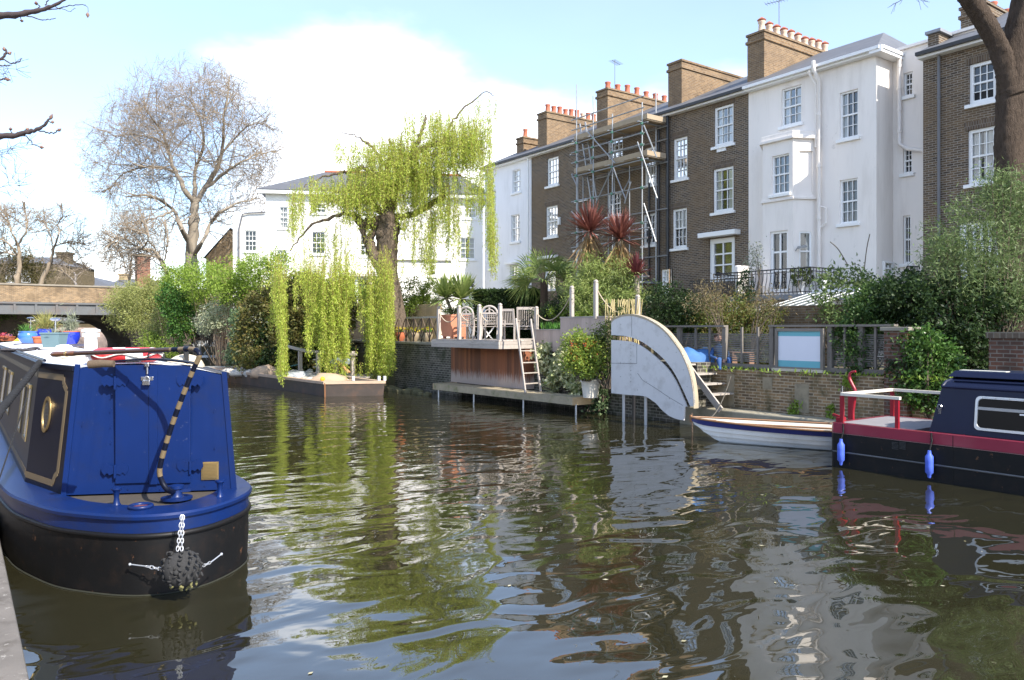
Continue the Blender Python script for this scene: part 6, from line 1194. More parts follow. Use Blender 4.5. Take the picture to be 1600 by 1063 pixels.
for (px_, y0_, y1_, lb) in ((1314, 686, 727, 'blue tube fender nearest the tiller of the maroon boat'), (1452, 704, 747, 'blue tube fender hanging below the front of the dark blue cabin')):
    p0, p1 = pn(px_, y0_, XN - .08), pn(px_, y1_, XN - .08); h = p0[2] - p1[2]; t = T('tube_fender', lb, 'fender', p1, 'blue fenders on the maroon boat'); b = MB(); rr = .062
    b.lathe(p1, [(.02, 0), (.028, .05 * h), (.03, .12 * h), (rr, .2 * h), (rr, .45 * h), (rr * .97, .5 * h), (rr, .55 * h), (rr, .78 * h), (.032, .88 * h), (.026, h)], 14); obj('tube', b, fblue, t, smooth=50); b = MB(); b.tube([(p0[0], p0[1], p0[2] - .02), (XN - .03, p0[1] - .02, .66), (XN - .01, p0[1], .72)], .011, 6); b.tube([(XN - .012, p0[1], .60), (XN - .012, p0[1], .78)], .014, 6); obj('lanyard', b, rope_blk, t)
# ------------------------------------------------------------------ flat barge with rubble
barge_h = M('barge_steel', (.055, .042, .035), .7, var=.35, vs=2, stain=(.12, .06, .035), stain_amt=.6, ss=2, bmp=.1); barge_r = M('barge_rim', (.42, .30, .21), .8, var=.25, vs=3, stain=(.3, .27, .22))
q0, q1, q2 = at_z(506, 620, 0), at_z(601, 618.5, 0), at_z(354, 597, 0); bl = [(q2[0] - .1, q2[1] + 3), (q0[0], q0[1]), (q1[0], q1[1]), (q1[0] + .15, q2[1] + 3)]
bg_ = T('barge', 'low flat rusty barge loaded with rubble sacks moored under the willow', 'barge', ((q0[0] + q1[0]) / 2, q0[1] + 7, 0))
def bi(e, z, s=0): c = V3(sum(p[0] for p in bl) / 4, sum(p[1] for p in bl) / 4); return [(bl[0][0] + e, bl[0][1] - e, z), (bl[1][0] + e, bl[1][1] + e - s, z), (bl[2][0] - e, bl[2][1] + e - s, z), (bl[3][0] - e, bl[3][1] - e, z)]
b = MB(); b.loft([bi(.1, -.3, -.2), bi(.02, 0, -.05), bi(0, .45)], 0, True, False); obj('hull', b, barge_h, bg_); b = MB(); b.loft([bi(-.03, .452), bi(-.03, .55), bi(.2, .552), bi(.2, .30)], 0, True, False); obj('rim', b, barge_r, bg_); b = MB(); b.add(bi(.2, .3), [(0, 1, 2, 3)]); obj('hold_floor', b, earth, bg_)
b = MB(); b.tube([(q0[0] + .03, q0[1] - .03, -.05), (q0[0] + .02, q0[1] - .03, .5)], .03, 6); obj('corner_weld', b, M('rust', (.2, .09, .04), .9), bg_)
for px_ in (552, 592, 601): p = at_d(px_, 603, 28.6); b = MB(); b.box(p[0] - .04, p[0] + .04, p[1] - .04, p[1] + .04, .552, .72); obj('bitt', b, trim_white, bg_)
def lump(name, label, cat, c, r, mat, seed, group=None, n=12):
    g = rng(seed); b = MB(); b.ball((0, 0, 0), 1, n); V = np.array(b.v); k = 1 + .16 * np.sin(V[:, 0] * 4 + seed) * np.cos(V[:, 1] * 5 + seed * 2) + .09 * g.normal(size=len(V)) * (abs(V[:, 2]) < .95); V = V * k[:, None] * r; V[:, 2] = np.maximum(V[:, 2], -r[2] * .35); b.v = [tuple(V3(*c) + axf * p[0] + ayf * p[1] + V3(0, 0, p[2])) for p in V]
    return tag(obj(name, b, mat, smooth=60), label, cat, group)
sack = M('rubble_sack', (.46, .43, .38), .85, var=.2, vs=6); sack2 = M('grey_plastic_sheet', (.34, .36, .38), .35, var=.15, vs=4); tan = M('tan_carpet', (.40, .29, .20), .95, var=.15, vs=5)
for i, (px_, py_, d_, r, mt, nm, lb) in enumerate(((415, 584, 33.5, (.7, .55, .42), tan, 'rolled_carpet', 'tan roll of carpet humped up in the middle of the barge'), (462, 590, 31.5, (.75, .5, .32), sack2, 'plastic_sheet', 'shiny grey plastic heap right of the tan carpet roll'), (515, 594, 30, (.7, .5, .30), tan, 'tan_sack', 'low tan sack heap near the front of the barge'), (378, 583, 35, (.5, .4, .25), sack, 'rubble_sack', 'white rubble sack left of the tan carpet roll'), (396, 586, 34.5, (.45, .4, .25), sack, 'rubble_sack', 'pale rubble sack against the tan carpet roll'), (490, 597, 30.5, (.4, .35, .18), sack, 'rubble_sack', 'small pale sack between the plastic heap and the tan heap'), (358, 582, 36, (.4, .4, .22), sack, 'rubble_sack', 'pale sack at the far left end of the barge'))):
    p = at_d(px_, py_, d_); lump(nm, lb, 'sack' if 'sack' in nm else 'heap', (p[0], p[1], .34 + r[2] * .35), V3(*r), mt, 70 + i)
b = MB(); g = rng(77)
for i in range(260):
    f_ = g.random(); p = V3(q0[0] + .3 + g.random() * 1.3, q0[1] + 1.2 + f_ * 9.5, .36 + .32 * g.random() * min(1, f_ * 3)); b.ball(tuple(p), .07 + .13 * g.random(), 6, 0, (1, 1.3, .7))
tag(obj('rubble', b, M('rubble', (.50, .45, .39), .95, var=.4, vs=9, isl=.35)), 'loose pale rubble lying in the flat barge', 'rubble', kind='stuff')
b = MB()
for (a, c) in (((540, 596, 30), (575, 585, 31.5)), ((470, 582, 33), (545, 592, 31)), ((585, 600, 29.5), (520, 590, 32.5))): b.beam(at_d(*a), at_d(*c), .14, .04)
tag(obj('planks', b, M('scrap_plank', (.30, .22, .15), .85, var=.25, isl=.3)), 'scrap planks lying across the flat barge', 'planks')
p = at_d(504, 598, 28.5); b = MB(); b.ball((p[0], p[1], .62), .09, 10); tag(obj('yellow_buoy', b, M('yellow_plastic', (.75, .5, .02), .4), smooth=60), 'small yellow ball on the front rim of the barge', 'ball')
# small boats beyond the tiller
def skiff(label, px, py, d, L, wdt, hgt, hullm, rz, cover=None):
    p = V3(*at_d(px, py, d)); p[2] = 0; dv = V3(math.cos(rz), math.sin(rz), 0); s_ = V3(-dv[1], dv[0], 0); t = T('small_boat', label, 'boat', tuple(p)); b = MB(); ff = np.linspace(-1, 1, 12); prof = lambda f: math.sqrt(max(0, 1 - (max(0, f) ** 2.4))) * wdt / 2 + .02
    b.loft([[tuple(p + dv * f * L / 2 + s_ * sg * prof(f) * e + V3(0, 0, z)) for sg, e, z in ((1, 1, hgt), (1, .7, 0), (1, .5, -.2), (-1, .5, -.2), (-1, .7, 0), (-1, 1, hgt))] for f in ff], 0, True, True); obj('hull', b, hullm, t, smooth=40)
    if cover:
        b = MB(); b.loft([[tuple(p + dv * f * L * .42 + s_ * prof(f) * math.cos(a) * .95 + V3(0, 0, hgt + .02 + cover[1] * math.sin(a) * (1 - .55 * f * f))) for a in np.linspace(0, math.pi, 9)] for f in np.linspace(-1, 1, 10)], 0, False, False); obj('cover', b, cover[0], t, smooth=50, flip=False)
    return t
crm = M('cream_canvas', (.62, .54, .42), .8, var=.1)
tn = skiff('small dinghy under a cream cover with a yellow stripe behind the tiller', 290, 566, 36, 2.6, 1.4, .55, M('yellow_hull', (.75, .42, .03), .4, var=.1), .75, (crm, .75)); ob_ = MB(); p = V3(*at_d(291, 550, 35.2)); ob_.beam(p + V3(0, 0, -.5), p, .16, .2); ob_.ball(tuple(p + V3(0, 0, .15)), .2, 10, 0, (1, 1, .8)); obj('outboard_motor', ob_, black_iron, tn)
skiff('low grey flat bottomed tender beyond the barge', 356, 572, 40, 4.2, 1.6, .5, M('grey_hull', (.25, .25, .24), .7, var=.2), 2.2); skiff('white low tender between the cream dinghy and the grey tender', 318, 573, 38, 3.0, 1.4, .42, boatwhite, 2.3)
t = T('garden_gate', 'pale grey slatted gate panel on the far bank', 'gate', at_d(312, 556, 47)); b = MB(); 
for i in range(9): p = V3(*at_d(303 + i * 2.6, 557, 47)); b.beam(p, p + V3(0, 0, .95), .08, .03, up=(1, 0, 0))
obj('slats', b, M('pale_grey_paint', (.5, .52, .54), .6), t); b = MB(); b.beam(at_d(301, 539, 47), at_d(326, 539, 47), .06, .08); obj('top_rail', b, M('pale_grey_paint'), t)
b = MB(); b.beam(at_d(321, 558, 46), at_d(338, 537, 47), .05, .5); tag(obj('gangplank', b, M('pale_grey_paint')), 'pale grey gangplank leaning beside the slatted gate', 'gangplank')
b = MB(); b.beam(at_d(318, 557, 45.5), at_d(341, 557, 45.5), .8, .12); tag(obj('bench_seat', b, M('pale_grey_paint')), 'pale grey low bench at the foot of the gangplank', 'bench')
lump('blue_bundle', 'blue plastic bundle at the foot of the ivy pillar', 'bundle', at_d(344, 543, 46), V3(.3, .3, .3), M('blue_tarpaulin'), 90)
b = MB(); p0 = at_d(345, 560, 45); b.lathe((*p0[:2], 0.3), [(.33, 0), (.3, 1.5), (.3, 3.0), (.36, 3.02), (.36, 3.2)], 12); tag(obj('gate_pillar', b, brick('orange_pillar_brick', (.33, .18, .1), (.25, .15, .09), (.3, .25, .2)), smooth=40), 'orange brown brick pillar beside the pale variegated shrub', 'pillar')
b = MB()
for i in range(14): p = V3(*at_d(300 + i * 2.5, 536, 48)); b.box(p[0] - .05, p[0] + .05, p[1] - .02, p[1] + .02, .6, 2.6)
tag(obj('paling_fence', b, M('black_paling', (.05, .04, .035), .9, isl=.3)), 'dark vertical paling fence under the pale variegated shrub', 'fence')
p = V3(*at_d(390, 484, 42)); t = T('dovecote', 'small weathered wooden hut on a post above the dark hedge', 'bird house', tuple(p)); k = 42 / F; wdm = M('shed_wood', (.24, .16, .11), .9, var=.25, isl=.2, vs=6)
fr = Fr((p - axf * 14 * k)[:2], (CA, -SA)); fr.n = V3(-SA, -CA); wv, hv = 18 * k, 28 * k; b = MB(); wall_open(b, fr, 0, wv, p[2], p[2] + hv, [(wv * .42, wv * .82, p[2] + .15, p[2] + hv * .86)], .05)
b.fbox(fr, 0, wv, -.75, -.7, p[2], p[2] + hv); b.add([fr.p(wv, 0, p[2]), fr.p(wv, -.75, p[2]), fr.p(wv, -.75, p[2] + hv + .25), fr.p(wv, 0, p[2] + hv)], [(0, 1, 2, 3)]); b.add([fr.p(0, 0, p[2]), fr.p(0, -.75, p[2]), fr.p(0, -.75, p[2] + hv + .25), fr.p(0, 0, p[2] + hv)], [(0, 1, 2, 3)]); b.fbox(fr, 0, wv, -.7, 0, p[2] - .05, p[2] + .01); obj('walls', b, wdm, t, flip=False)
b = MB(); b.hexa([fr.p(-.12, .2, p[2] + hv - .08), fr.p(wv + .12, .2, p[2] + hv - .08), fr.p(wv + .12, -.85, p[2] + hv + .3), fr.p(-.12, -.85, p[2] + hv + .3), fr.p(-.12, .2, p[2] + hv - .03), fr.p(wv + .12, .2, p[2] + hv - .03), fr.p(wv + .12, -.85, p[2] + hv + .35), fr.p(-.12, -.85, p[2] + hv + .35)]); obj('roof', b, M('shed_felt', (.13, .09, .06), .9, var=.3), t); b = MB(); b.beam(fr.p(wv / 2, -.35, .3), fr.p(wv / 2, -.35, p[2]), .12, .12); obj('post', b, wdm, t)
# jetty under the willow
jt = T('jetty', 'old grey timber jetty with a leaning rail under the willow', 'jetty', at_d(510, 580, 31.5)); b = MB(); b.beam(at_d(443, 540, 33.2), at_d(480, 549, 32.2), .2, .09); b.beam(at_d(480, 549, 32.2), at_d(556, 554, 31.0), .2, .09); obj('rail', b, greywood, jt)
for (px_, d_) in ((469, 32.5), (497, 31.9), (525, 31.5), (551, 31.1)): p = at_d(px_, 549, d_); b = MB(); b.box(p[0] - .07, p[0] + .07, p[1] - .07, p[1] + .07, -.3, p[2]); obj('post', b, greywood_v, jt)
b = MB()
for i in range(8): a_, c_ = V3(*at_d(475, 590, 32.5)), V3(*at_d(575, 590, 30.5)); a_[2] = c_[2] = .55; b.beam(a_ + ayf * i * .2, c_ + ayf * i * .2, .18, .05)
obj('boards', b, greywood, jt); b = MB()
for i in range(4): p = V3(*at_d(490, 590, 32)); q = V3(*at_d(500, 590, 32)); b.beam((p[0], p[1], .6 + i * .3), (q[0], q[1], .6 + i * .3), .2, .04)
obj('step', b, greywood, jt); b = MB(); b.beam(at_d(526, 564, 31), at_d(545, 582, 30.6), .16, .05); tag(obj('loose_plank', b, M('orange_plank', (.42, .22, .1), .8)), 'leaning orange brown plank under the willow', 'plank')
lump('blue_grey_cloth', 'crumpled blue grey cloth hanging over the jetty under the willow', 'cloth', at_d(536, 566, 31.3), V3(.55, .25, .22), M('blue_grey_cloth', (.22, .27, .32), .8, var=.25), 93)
b = MB(); b.tube(sag(at_d(380, 577, 36), at_d(470, 569, 33), .1, 14), .03, 6); tag(obj('barge_rope', b, M('green_rope', (.08, .18, .15), .8)), 'green rope stretched from the jetty to the barge', 'rope')
w_ = MB(); w_.prism([(13.6, 33.2), (13.3, 45), (16, 45), (16, 33.2)], -.2, 1.15); tag(obj('earth_bank_wall', w_, damp_brick), 'low dark wall behind the jetty under the willow', 'wall')
b = MB(); g = rng(8)
for i in range(30): p = at_d(560 + g.random() * 60, 480, 31); b.ball((14.1 + .5 * g.random(), 24.5 + 7 * g.random(), .02), .12 + .2 * g.random(), 7, 0, (1, 1, .6))
tag(obj('mossy_rubble', b, M('mossy_stone', (.11, .10, .05), .95, var=.4, vs=5)), 'mossy stones at the foot of the blackened brick wall', 'stones', kind='stuff')
# ------------------------------------------------------------------ person behind the fence
def person(label, foot, joints, radii, edges, cloth, hair):
    t = T('person', label, 'person', tuple(foot)); me = bpy.data.meshes.new('body'); me.from_pydata([tuple(V3(*j) - V3(0, 0, 0)) for j in joints], edges, []); me.update()
    o = link('body', me, t); me.materials.append(cloth[0]); sk = o.modifiers.new('skin', 'SKIN'); 
    if not me.skin_vertices: bpy.context.view_layer.objects.active = o
    for v, r in zip(me.skin_vertices[0].data, radii): v.radius = (r, r)
    me.skin_vertices[0].data[0].use_root = True
    ss_ = o.modifiers.new('subd', 'SUBSURF'); ss_.levels = 2; ss_.render_levels = 2; return t
F0 = V3(*at_d(1122, 574, 20.2)); F0[2] = 1.42
skin = M('skin', (.45, .26, .19), .6, var=.08); jacket = M('blue_jacket', (.03, .085, .23), .8, var=.15); jeans = M('dark_blue_jeans', (.03, .06, .16), .9, var=.2); hairm = M('brown_hair', (.10, .05, .03), .7, var=.2)
L_ = lambda a, d, z: tuple(axf * a + ayf * d + V3(0, 0, z))
# sitting low, leaning to the left; pelvis root first
jn = [L_(.12, 0, .22), L_(.10, 0, .38), L_(.05, -.02, .52), L_(.01, -.03, .62), L_(-.01, -.05, .69), L_(.14, -.10, .54), L_(.22, -.25, .34), L_(.08, -.40, .28), L_(-.12, .05, .52), L_(-.22, -.12, .33), L_(-.12, -.34, .28), L_(.20, -.08, .16), L_(.16, -.48, .30), L_(.14, -.52, .04), L_(.13, -.62, .03), L_(.02, -.08, .16), L_(-.10, -.48, .28), L_(-.10, -.52, .04), L_(-.11, -.62, .03)]
rd = [.13, .135, .14, .06, .055, .065, .05, .035, .065, .05, .035, .09, .065, .045, .04, .09, .065, .045, .04]
ed = [(0, 1), (1, 2), (2, 3), (3, 4), (2, 5), (5, 6), (6, 7), (2, 8), (8, 9), (9, 10), (0, 11), (11, 12), (12, 13), (13, 14), (0, 15), (15, 16), (16, 17), (17, 18)]
ps = person('person in a blue jacket sitting low behind the slatted fence beside the blue tarpaulin', F0, jn, rd, ed, [jacket], hairm)
hc_ = V3(-.02, -.06, .80); hc_ = axf * -.02 + ayf * -.06 + V3(0, 0, .80)
b = MB(); b.ball(tuple(hc_), .10, 16, 0, (.85, .95, 1.15)); b.ball(tuple(hc_ - ayf * .10 - V3(0, 0, .01)), .018, 8); b.ball(tuple(hc_ - axf * .085), .025, 8, 0, (.5, 1, 1.2)); b.ball(tuple(hc_ + axf * .085), .025, 8, 0, (.5, 1, 1.2))
for s_ in (-1, 1): b.ball(tuple(hc_ - ayf * .09 + axf * .033 * s_ + V3(0, 0, .015)), .011, 8, 1)
b.beam(hc_ - ayf * .098 - axf * .022 - V3(0, 0, .045), hc_ - ayf * .098 + axf * .022 - V3(0, 0, .045), .008, .008, 2); o = obj('head', b, [skin, black_iron, M('lips', (.35, .12, .1), .6)], ps, smooth=60, local=True)
b = MB(); b.ball(tuple(hc_ + ayf * .02 + V3(0, 0, .03)), .108, 14, 0, (.9, .95, 1.0)); obj('hair', b, hairm, ps, smooth=60, local=True)
for w_i, (wr, dv) in enumerate((((.08, -.40, .28), (-.25, -.3, -.25)), ((-.12, -.34, .28), (.25, -.35, -.2)))):
    c = axf * wr[0] + ayf * wr[1] + V3(0, 0, wr[2]); d = unit(axf * dv[0] + ayf * dv[1] + V3(0, 0, dv[2])); sd_ = unit(np.cross(d, V3(0, 0, 1))); b = MB(); b.beam(c, c + d * .08, .07, .028)
    for k in range(4): q = c + d * .078 + sd_ * (k - 1.5) * .018; l = (.06, .072, .068, .052)[k]; b.tube([q, q + d * l * .55, q + d * l - V3(0, 0, .02)], [.008, .0078, .006], 6)
    q = c + d * .03 + sd_ * .035 * (1 if w_i else -1); b.tube([q, q + d * .03 + sd_ * .02 * (1 if w_i else -1), q + d * .055 + sd_ * .022 * (1 if w_i else -1)], [.010, .009, .007], 6); obj('hand', b, skin, ps, smooth=60, local=True)
# ------------------------------------------------------------------ plants
oli = leafmat('olive_leaf', (.09, .15, .045), (.20, .25, .10)); dkgreen = leafmat('dark_evergreen_leaf', (.011, .030, .009), (.045, .078, .02)); glossy = leafmat('glossy_green_leaf', (.045, .12, .02), (.12, .20, .05), rough=.3)
yelgreen = leafmat('yellow_green_leaf', (.15, .24, .03), (.24, .31, .05)); brightg = leafmat('spring_green_leaf', (.17, .27, .03), (.28, .38, .06)); wispy = leafmat('dusty_green_leaf', (.23, .27, .07), (.33, .33, .12)); bamb = leafmat('bamboo_leaf', (.20, .28, .06), (.32, .36, .12))
varie = leafmat('variegated_leaf', (.33, .38, .22), (.50, .50, .34)); ivyv = leafmat('variegated_ivy_leaf', (.16, .22, .06), (.85, .82, .52)); ivyd = leafmat('ivy_leaf', (.02, .06, .015), (.05, .11, .025), rough=.35); brownh = leafmat('bronze_hedge_leaf', (.09, .115, .025), (.20, .16, .05)); hedgeg = leafmat('hedge_leaf', (.025, .05, .015), (.05, .085, .02)); redgreen = leafmat('reddish_green_leaf', (.10, .16, .03), (.17, .12, .04))
orange_fl = leafmat('orange_red_petals', (.55, .06, .02), (.55, .14, .05)); willowm = leafmat('willow_leaf', (.34, .46, .05), (.54, .58, .12), tr=.45)
B = blob
bush('olive_shrub', 'tall loose grey green shrub in front of the right-hand brick house', 'shrub', [B(1535, 380, 72, 78, 16.6), B(1600, 320, 58, 50, 16.6), B(1500, 432, 58, 48, 16.4), B(1585, 455, 60, 58, 16.4), B(1560, 290, 35, 30, 16.6), B(1470, 395, 28, 30, 16.6)], 17000, .115, .02, oli, 101, .26, shell=.15, ground=1.5, stems=6, out=.7, stemr=.022)
bush('ivy_thicket', 'dark evergreen thicket covering the wall between the brick pier and the brick wall', 'shrub', [B(1480, 500, 72, 62, 16.6), B(1440, 565, 50, 45, 15.9, .35), B(1505, 560, 48, 52, 16.4, .5), B(1420, 465, 58, 36, 17.0), B(1535, 470, 50, 45, 17.0)], 21000, .085, .05, dkgreen, 102, .2, ground=.5)
bush('laurel_climber', 'glossy light green climber beside the brick pier', 'climber', [B(1455, 560, 42, 45, 15.6, .3), B(1460, 600, 48, 26, 15.5, .3), B(1440, 540, 26, 26, 15.6, .25), B(1440, 610, 36, 26, 15.6, .2), B(1470, 620, 40, 24, 15.6, .2)], 7000, .085, .05, glossy, 103, .16, ground=.6)
bush('fence_creeper', 'leafy creeper hanging over the slatted fence right of the sign', 'creeper', [B(1345, 500, 36, 38, 17.3, .4), B(1340, 555, 20, 42, 16.9, .2), B(1368, 520, 26, 28, 17.0, .3), B(1310, 530, 8, 38, 17.4, .15), B(1385, 470, 45, 35, 17.6), B(1330, 525, 20, 30, 17.2, .3), B(1360, 480, 40, 30, 17.5)], 11000, .07, .04, leafmat('creeper_leaf', (.03, .08, .02), (.09, .15, .035)), 104, .16, ground=1.5)
bush('sparse_shrub', 'sparse leafy shrub in front of the white house wall', 'shrub', [B(1310, 455, 40, 40, 21.5), B(1345, 440, 25, 30, 21.5), B(1295, 490, 28, 26, 21.5)], 1500, .13, .05, leafmat('rhododendron_leaf', (.08, .14, .04), (.17, .22, .08)), 105, .25, shell=.1, stems=8, per=12, ground=1.5, stemr=.018)
b = MB(); b.tube(smooth_path([at_d(1325, 415, 21.5), at_d(1310, 390, 21.5), at_d(1297, 378, 21.5)], 10), .014, 5); b.tube(smooth_path([at_d(1350, 425, 21.5), at_d(1354, 390, 21.5), at_d(1359, 366, 21.5)], 10), .014, 5); tag(obj('bare_shoot', b, M('stem_bark')), 'two thin bare shoots rising against the white house wall', 'shoots')
bush('clipped_shrub_row', 'reddish green bushy shrub row behind the slatted fence', 'shrub', [B(1130, 490, 40, 26, 23, 1), B(1188, 495, 34, 24, 22.4, .9), B(1105, 505, 34, 22, 22.5, .8), B(1160, 508, 45, 24, 22, .7), B(1150, 545, 60, 30, 22, .6), B(1195, 535, 40, 30, 21.8, .5)], 15000, .07, .045, redgreen, 106, .16, ground=1.45)
bush('yellow_green_bush', 'low bright green bush behind the left part of the slatted fence', 'shrub', [B(1070, 506, 22, 16, 23.0, .6), B(1100, 510, 30, 14, 22.8, .5)], 3500, .06, .04, brightg, 107, .15, ground=1.45)
bush('dark_bush', 'dark leafy bush between the bamboo and the brick extension', 'shrub', [B(1035, 470, 36, 26, 22.5), B(1075, 478, 30, 18, 22.5), B(1045, 505, 45, 30, 22.5, .6)], 7000, .075, .045, dkgreen, 108, .2, ground=1.45)
bush('brown_dead_shrub', 'dry brown twiggy shrub beside the green cone tree', 'shrub', [B(1110, 466, 40, 24, 21), B(1200, 470, 30, 16, 20.5)], 1600, .10, .02, leafmat('dry_leaf', (.14, .12, .05), (.25, .19, .10)), 109, .25, shell=.1, stems=14, per=10, ground=1.5, stemr=.014)
t = bush('cone_tree', 'small dark green clipped cone tree left of the balcony', 'topiary', [B(1165, 468, 15, 18, 23.6), B(1165, 448, 11, 16, 23.6), B(1165.5, 432, 6, 12, 23.6)], 3600, .05, .02, leafmat('cone_leaf', (.03, .07, .02), (.06, .12, .03)), 110, .08, shell=.7, ground=1.6)
p = at_X(1252, 452, 24.8); t = bush('topiary_ball', 'round clipped box ball in a white urn on the balcony', 'topiary', [(V3(p[0], p[1], at_X(1252, 433, 24.8)[2]), V3(.36, .36, .34))], 3000, .05, .03, leafmat('box_ball_leaf', (.05, .09, .015), (.12, .15, .03)), 111, .06, shell=.85, ground=3.72, stems=3); b = MB(); b.lathe((p[0], p[1], 3.72), [(.14, 0), (.08, .08), (.12, .2), (.22, .42), (.24, .46), (.2, .46)], 14); obj('urn', b, trim_white, t, smooth=40)
bush('sapling', 'thin leafy sapling by the white stair wall of the french door house', 'shrub', [B(1178, 405, 12, 28, 24.5)], 260, .09, .03, grey_gn, 112, .2, shell=.0, stems=6, per=6, ground=3.0)
b = MB(); q = at_X(1150, 420, 24.5); b.prism([(24.2, q[1] - .35), (25.9, q[1] - .35), (25.9, q[1] - .15), (24.2, q[1] - .15)], 1.5, 4.9); tag(obj('stair_wall', b, cream_white, bevel=.05), 'low curved white stair wall beside the white french door', 'wall')
rl = MB(); p0, p1 = at_X(1078, 465, 23.6), at_X(1178, 460, 23.6)
for i in range(26): t_ = i / 25; y = p0[1] + (p1[1] - p0[1]) * t_; rl.tube([(23.6, y, 3.0), (23.6, y, 4.35)], .012, 5)
rl.beam((23.6, p0[1], 4.35), (23.6, p1[1], 4.35), .03, .04); rl.beam((23.6, p0[1], 3.1), (23.6, p1[1], 3.1), .03, .03); tag(obj('iron_railing', rl, black_iron), 'black iron railing in front of the white french door', 'railing')
# bamboo, palm and cordylines on the terrace
bush('bamboo_clump', 'light green bamboo clump with pale canes behind the posts', 'bamboo', [B(925, 440, 34, 36, 25), B(970, 435, 34, 36, 24.4), B(945, 462, 55, 30, 24.6), B(930, 425, 26, 26, 24.8), B(915, 475, 30, 20, 25), B(990, 460, 22, 28, 24), B(902, 455, 22, 30, 25.4)], 17000, .12, .022, bamb, 113, .2, droop=.4, shell=.2, ground=2.0, stems=7)
t = bpy.data.objects['bamboo_clump']; S = []; g = rng(114)
for i in range(26): p = V3(*at_d(945 + g.random() * 55, 505, 21.4 + .6 * g.random())); S.append((p[0], p[1], 2.0, p[0] + g.normal() * .2, p[1] + g.normal() * .2, 3.3, .022, .014))
v, f = seg_mesh(S, 6); mesh_np('cane', v, f, M('bamboo_cane', (.42, .34, .16), .5, var=.2), t)
def sword(name, label, px, py, d, r_px, ground, head, dead=None, seed=1, n=150, wdt=.055, up=.6, cat='palm', r_tr=.09, heads=None):
    g = rng(seed); k = d / F; c = V3(*at_d(px, py, d)); t = T(name, label, cat, (c[0], c[1], ground)); 
    for j, (hx, hy, rp) in enumerate(heads or [(px, py, r_px)]):
        hc = V3(*at_d(hx, hy, d)); D = unit(g.normal(size=(n, 3)) + V3(0, 0, up)); D[:, 2] = np.where(D[:, 2] < -.25, -D[:, 2], D[:, 2]); L = rp * k * (.55 + .55 * g.random(n) ** .6); Vs, Fs = [], []
        S = unit(np.cross(D, V3(0, 0, 1))); U = np.cross(S, D)
        for s0_, s1_, w0, w1 in ((.04, .4, .5, 1.0), (.4, .8, 1.0, .7), (.8, 1.0, .7, .03)):
            def pt(s_, sg, w_): q = hc + D * (L * s_)[:, None]; q = q - V3(0, 0, 1) * (L * (.12 + .25 * ((hx * 7) % 1)) * s_ ** 2.5 * (1 - D[:, 2]))[:, None]; return q + S * sg * wdt * w_ / 2
            v = np.stack([pt(s0_, -1, w0), pt(s0_, 1, w0), pt(s1_, 1, w1), pt(s1_, -1, w1)], 1).reshape(-1, 3); Vs.append((v, np.arange(4 * n).reshape(n, 4)))
        v, f = join_np(Vs); mesh_np('leaf_head', v, f, head, t)
        b = MB(); b.tube(smooth_path([(c[0] + (hc[0] - c[0]) * .2, c[1] + (hc[1] - c[1]) * .2, ground), tuple((hc + V3(c[0], c[1], ground)) / 2 + V3(.05, .05, 0)), tuple(hc)], 8), [r_tr * 1.2] * 3 + [r_tr] * 5, 8); obj('trunk', b, M('palm_trunk', (.30, .26, .20), .9, var=.3, vs=10), t, smooth=60)
        if dead:
            m = 110; a = g.random(m) * 2 * math.pi; D = np.stack([np.cos(a) * .42, np.sin(a) * .42, -np.ones(m)], 1); D = unit(D + g.normal(size=(m, 3)) * .12); P = hc + V3(0, 0, -.1) + g.normal(size=(m, 3)) * .05; v, f = leaf_mesh(P, D, rp * k * 1.35 * (.7 + .4 * g.random(m)), .075, g); mesh_np('dead_leaf_skirt', v, f, dead, t)
    return t
cord = leafmat('maroon_sword_leaf', (.13, .045, .035), (.26, .10, .075), tr=.2); deadl = leafmat('dead_straw_leaf', (.40, .27, .12), (.20, .12, .06), tr=.2)
sword('cordyline', 'taller left maroon cordyline with a skirt of dead leaves', 922, 362, 25.4, 50, 2.0, cord, deadl, 121, 210, .06, .75, 'palm')
sword('cordyline', 'right maroon cordyline with a skirt of dead leaves', 969, 374, 24.8, 50, 2.0, cord, deadl, 122, 210, .06, .75, 'palm')
sword('cordyline', 'small dark maroon cordyline beside the brick extension', 995, 430, 24.0, 36, 2.0, leafmat('dark_maroon_leaf', (.10, .025, .03), (.19, .06, .055), tr=.2), None, 123, 90, .06, .8, 'palm')
sword('yucca', 'green two headed yucca rising from the terracotta planter', 708, 500, 28.1, 34, 2.9, leafmat('yucca_leaf', (.12, .19, .04), (.32, .36, .12), tr=.2), None, 124, 190, .085, .15, 'yucca', heads=[(697, 466, 42), (721, 467, 45)], r_tr=.06)
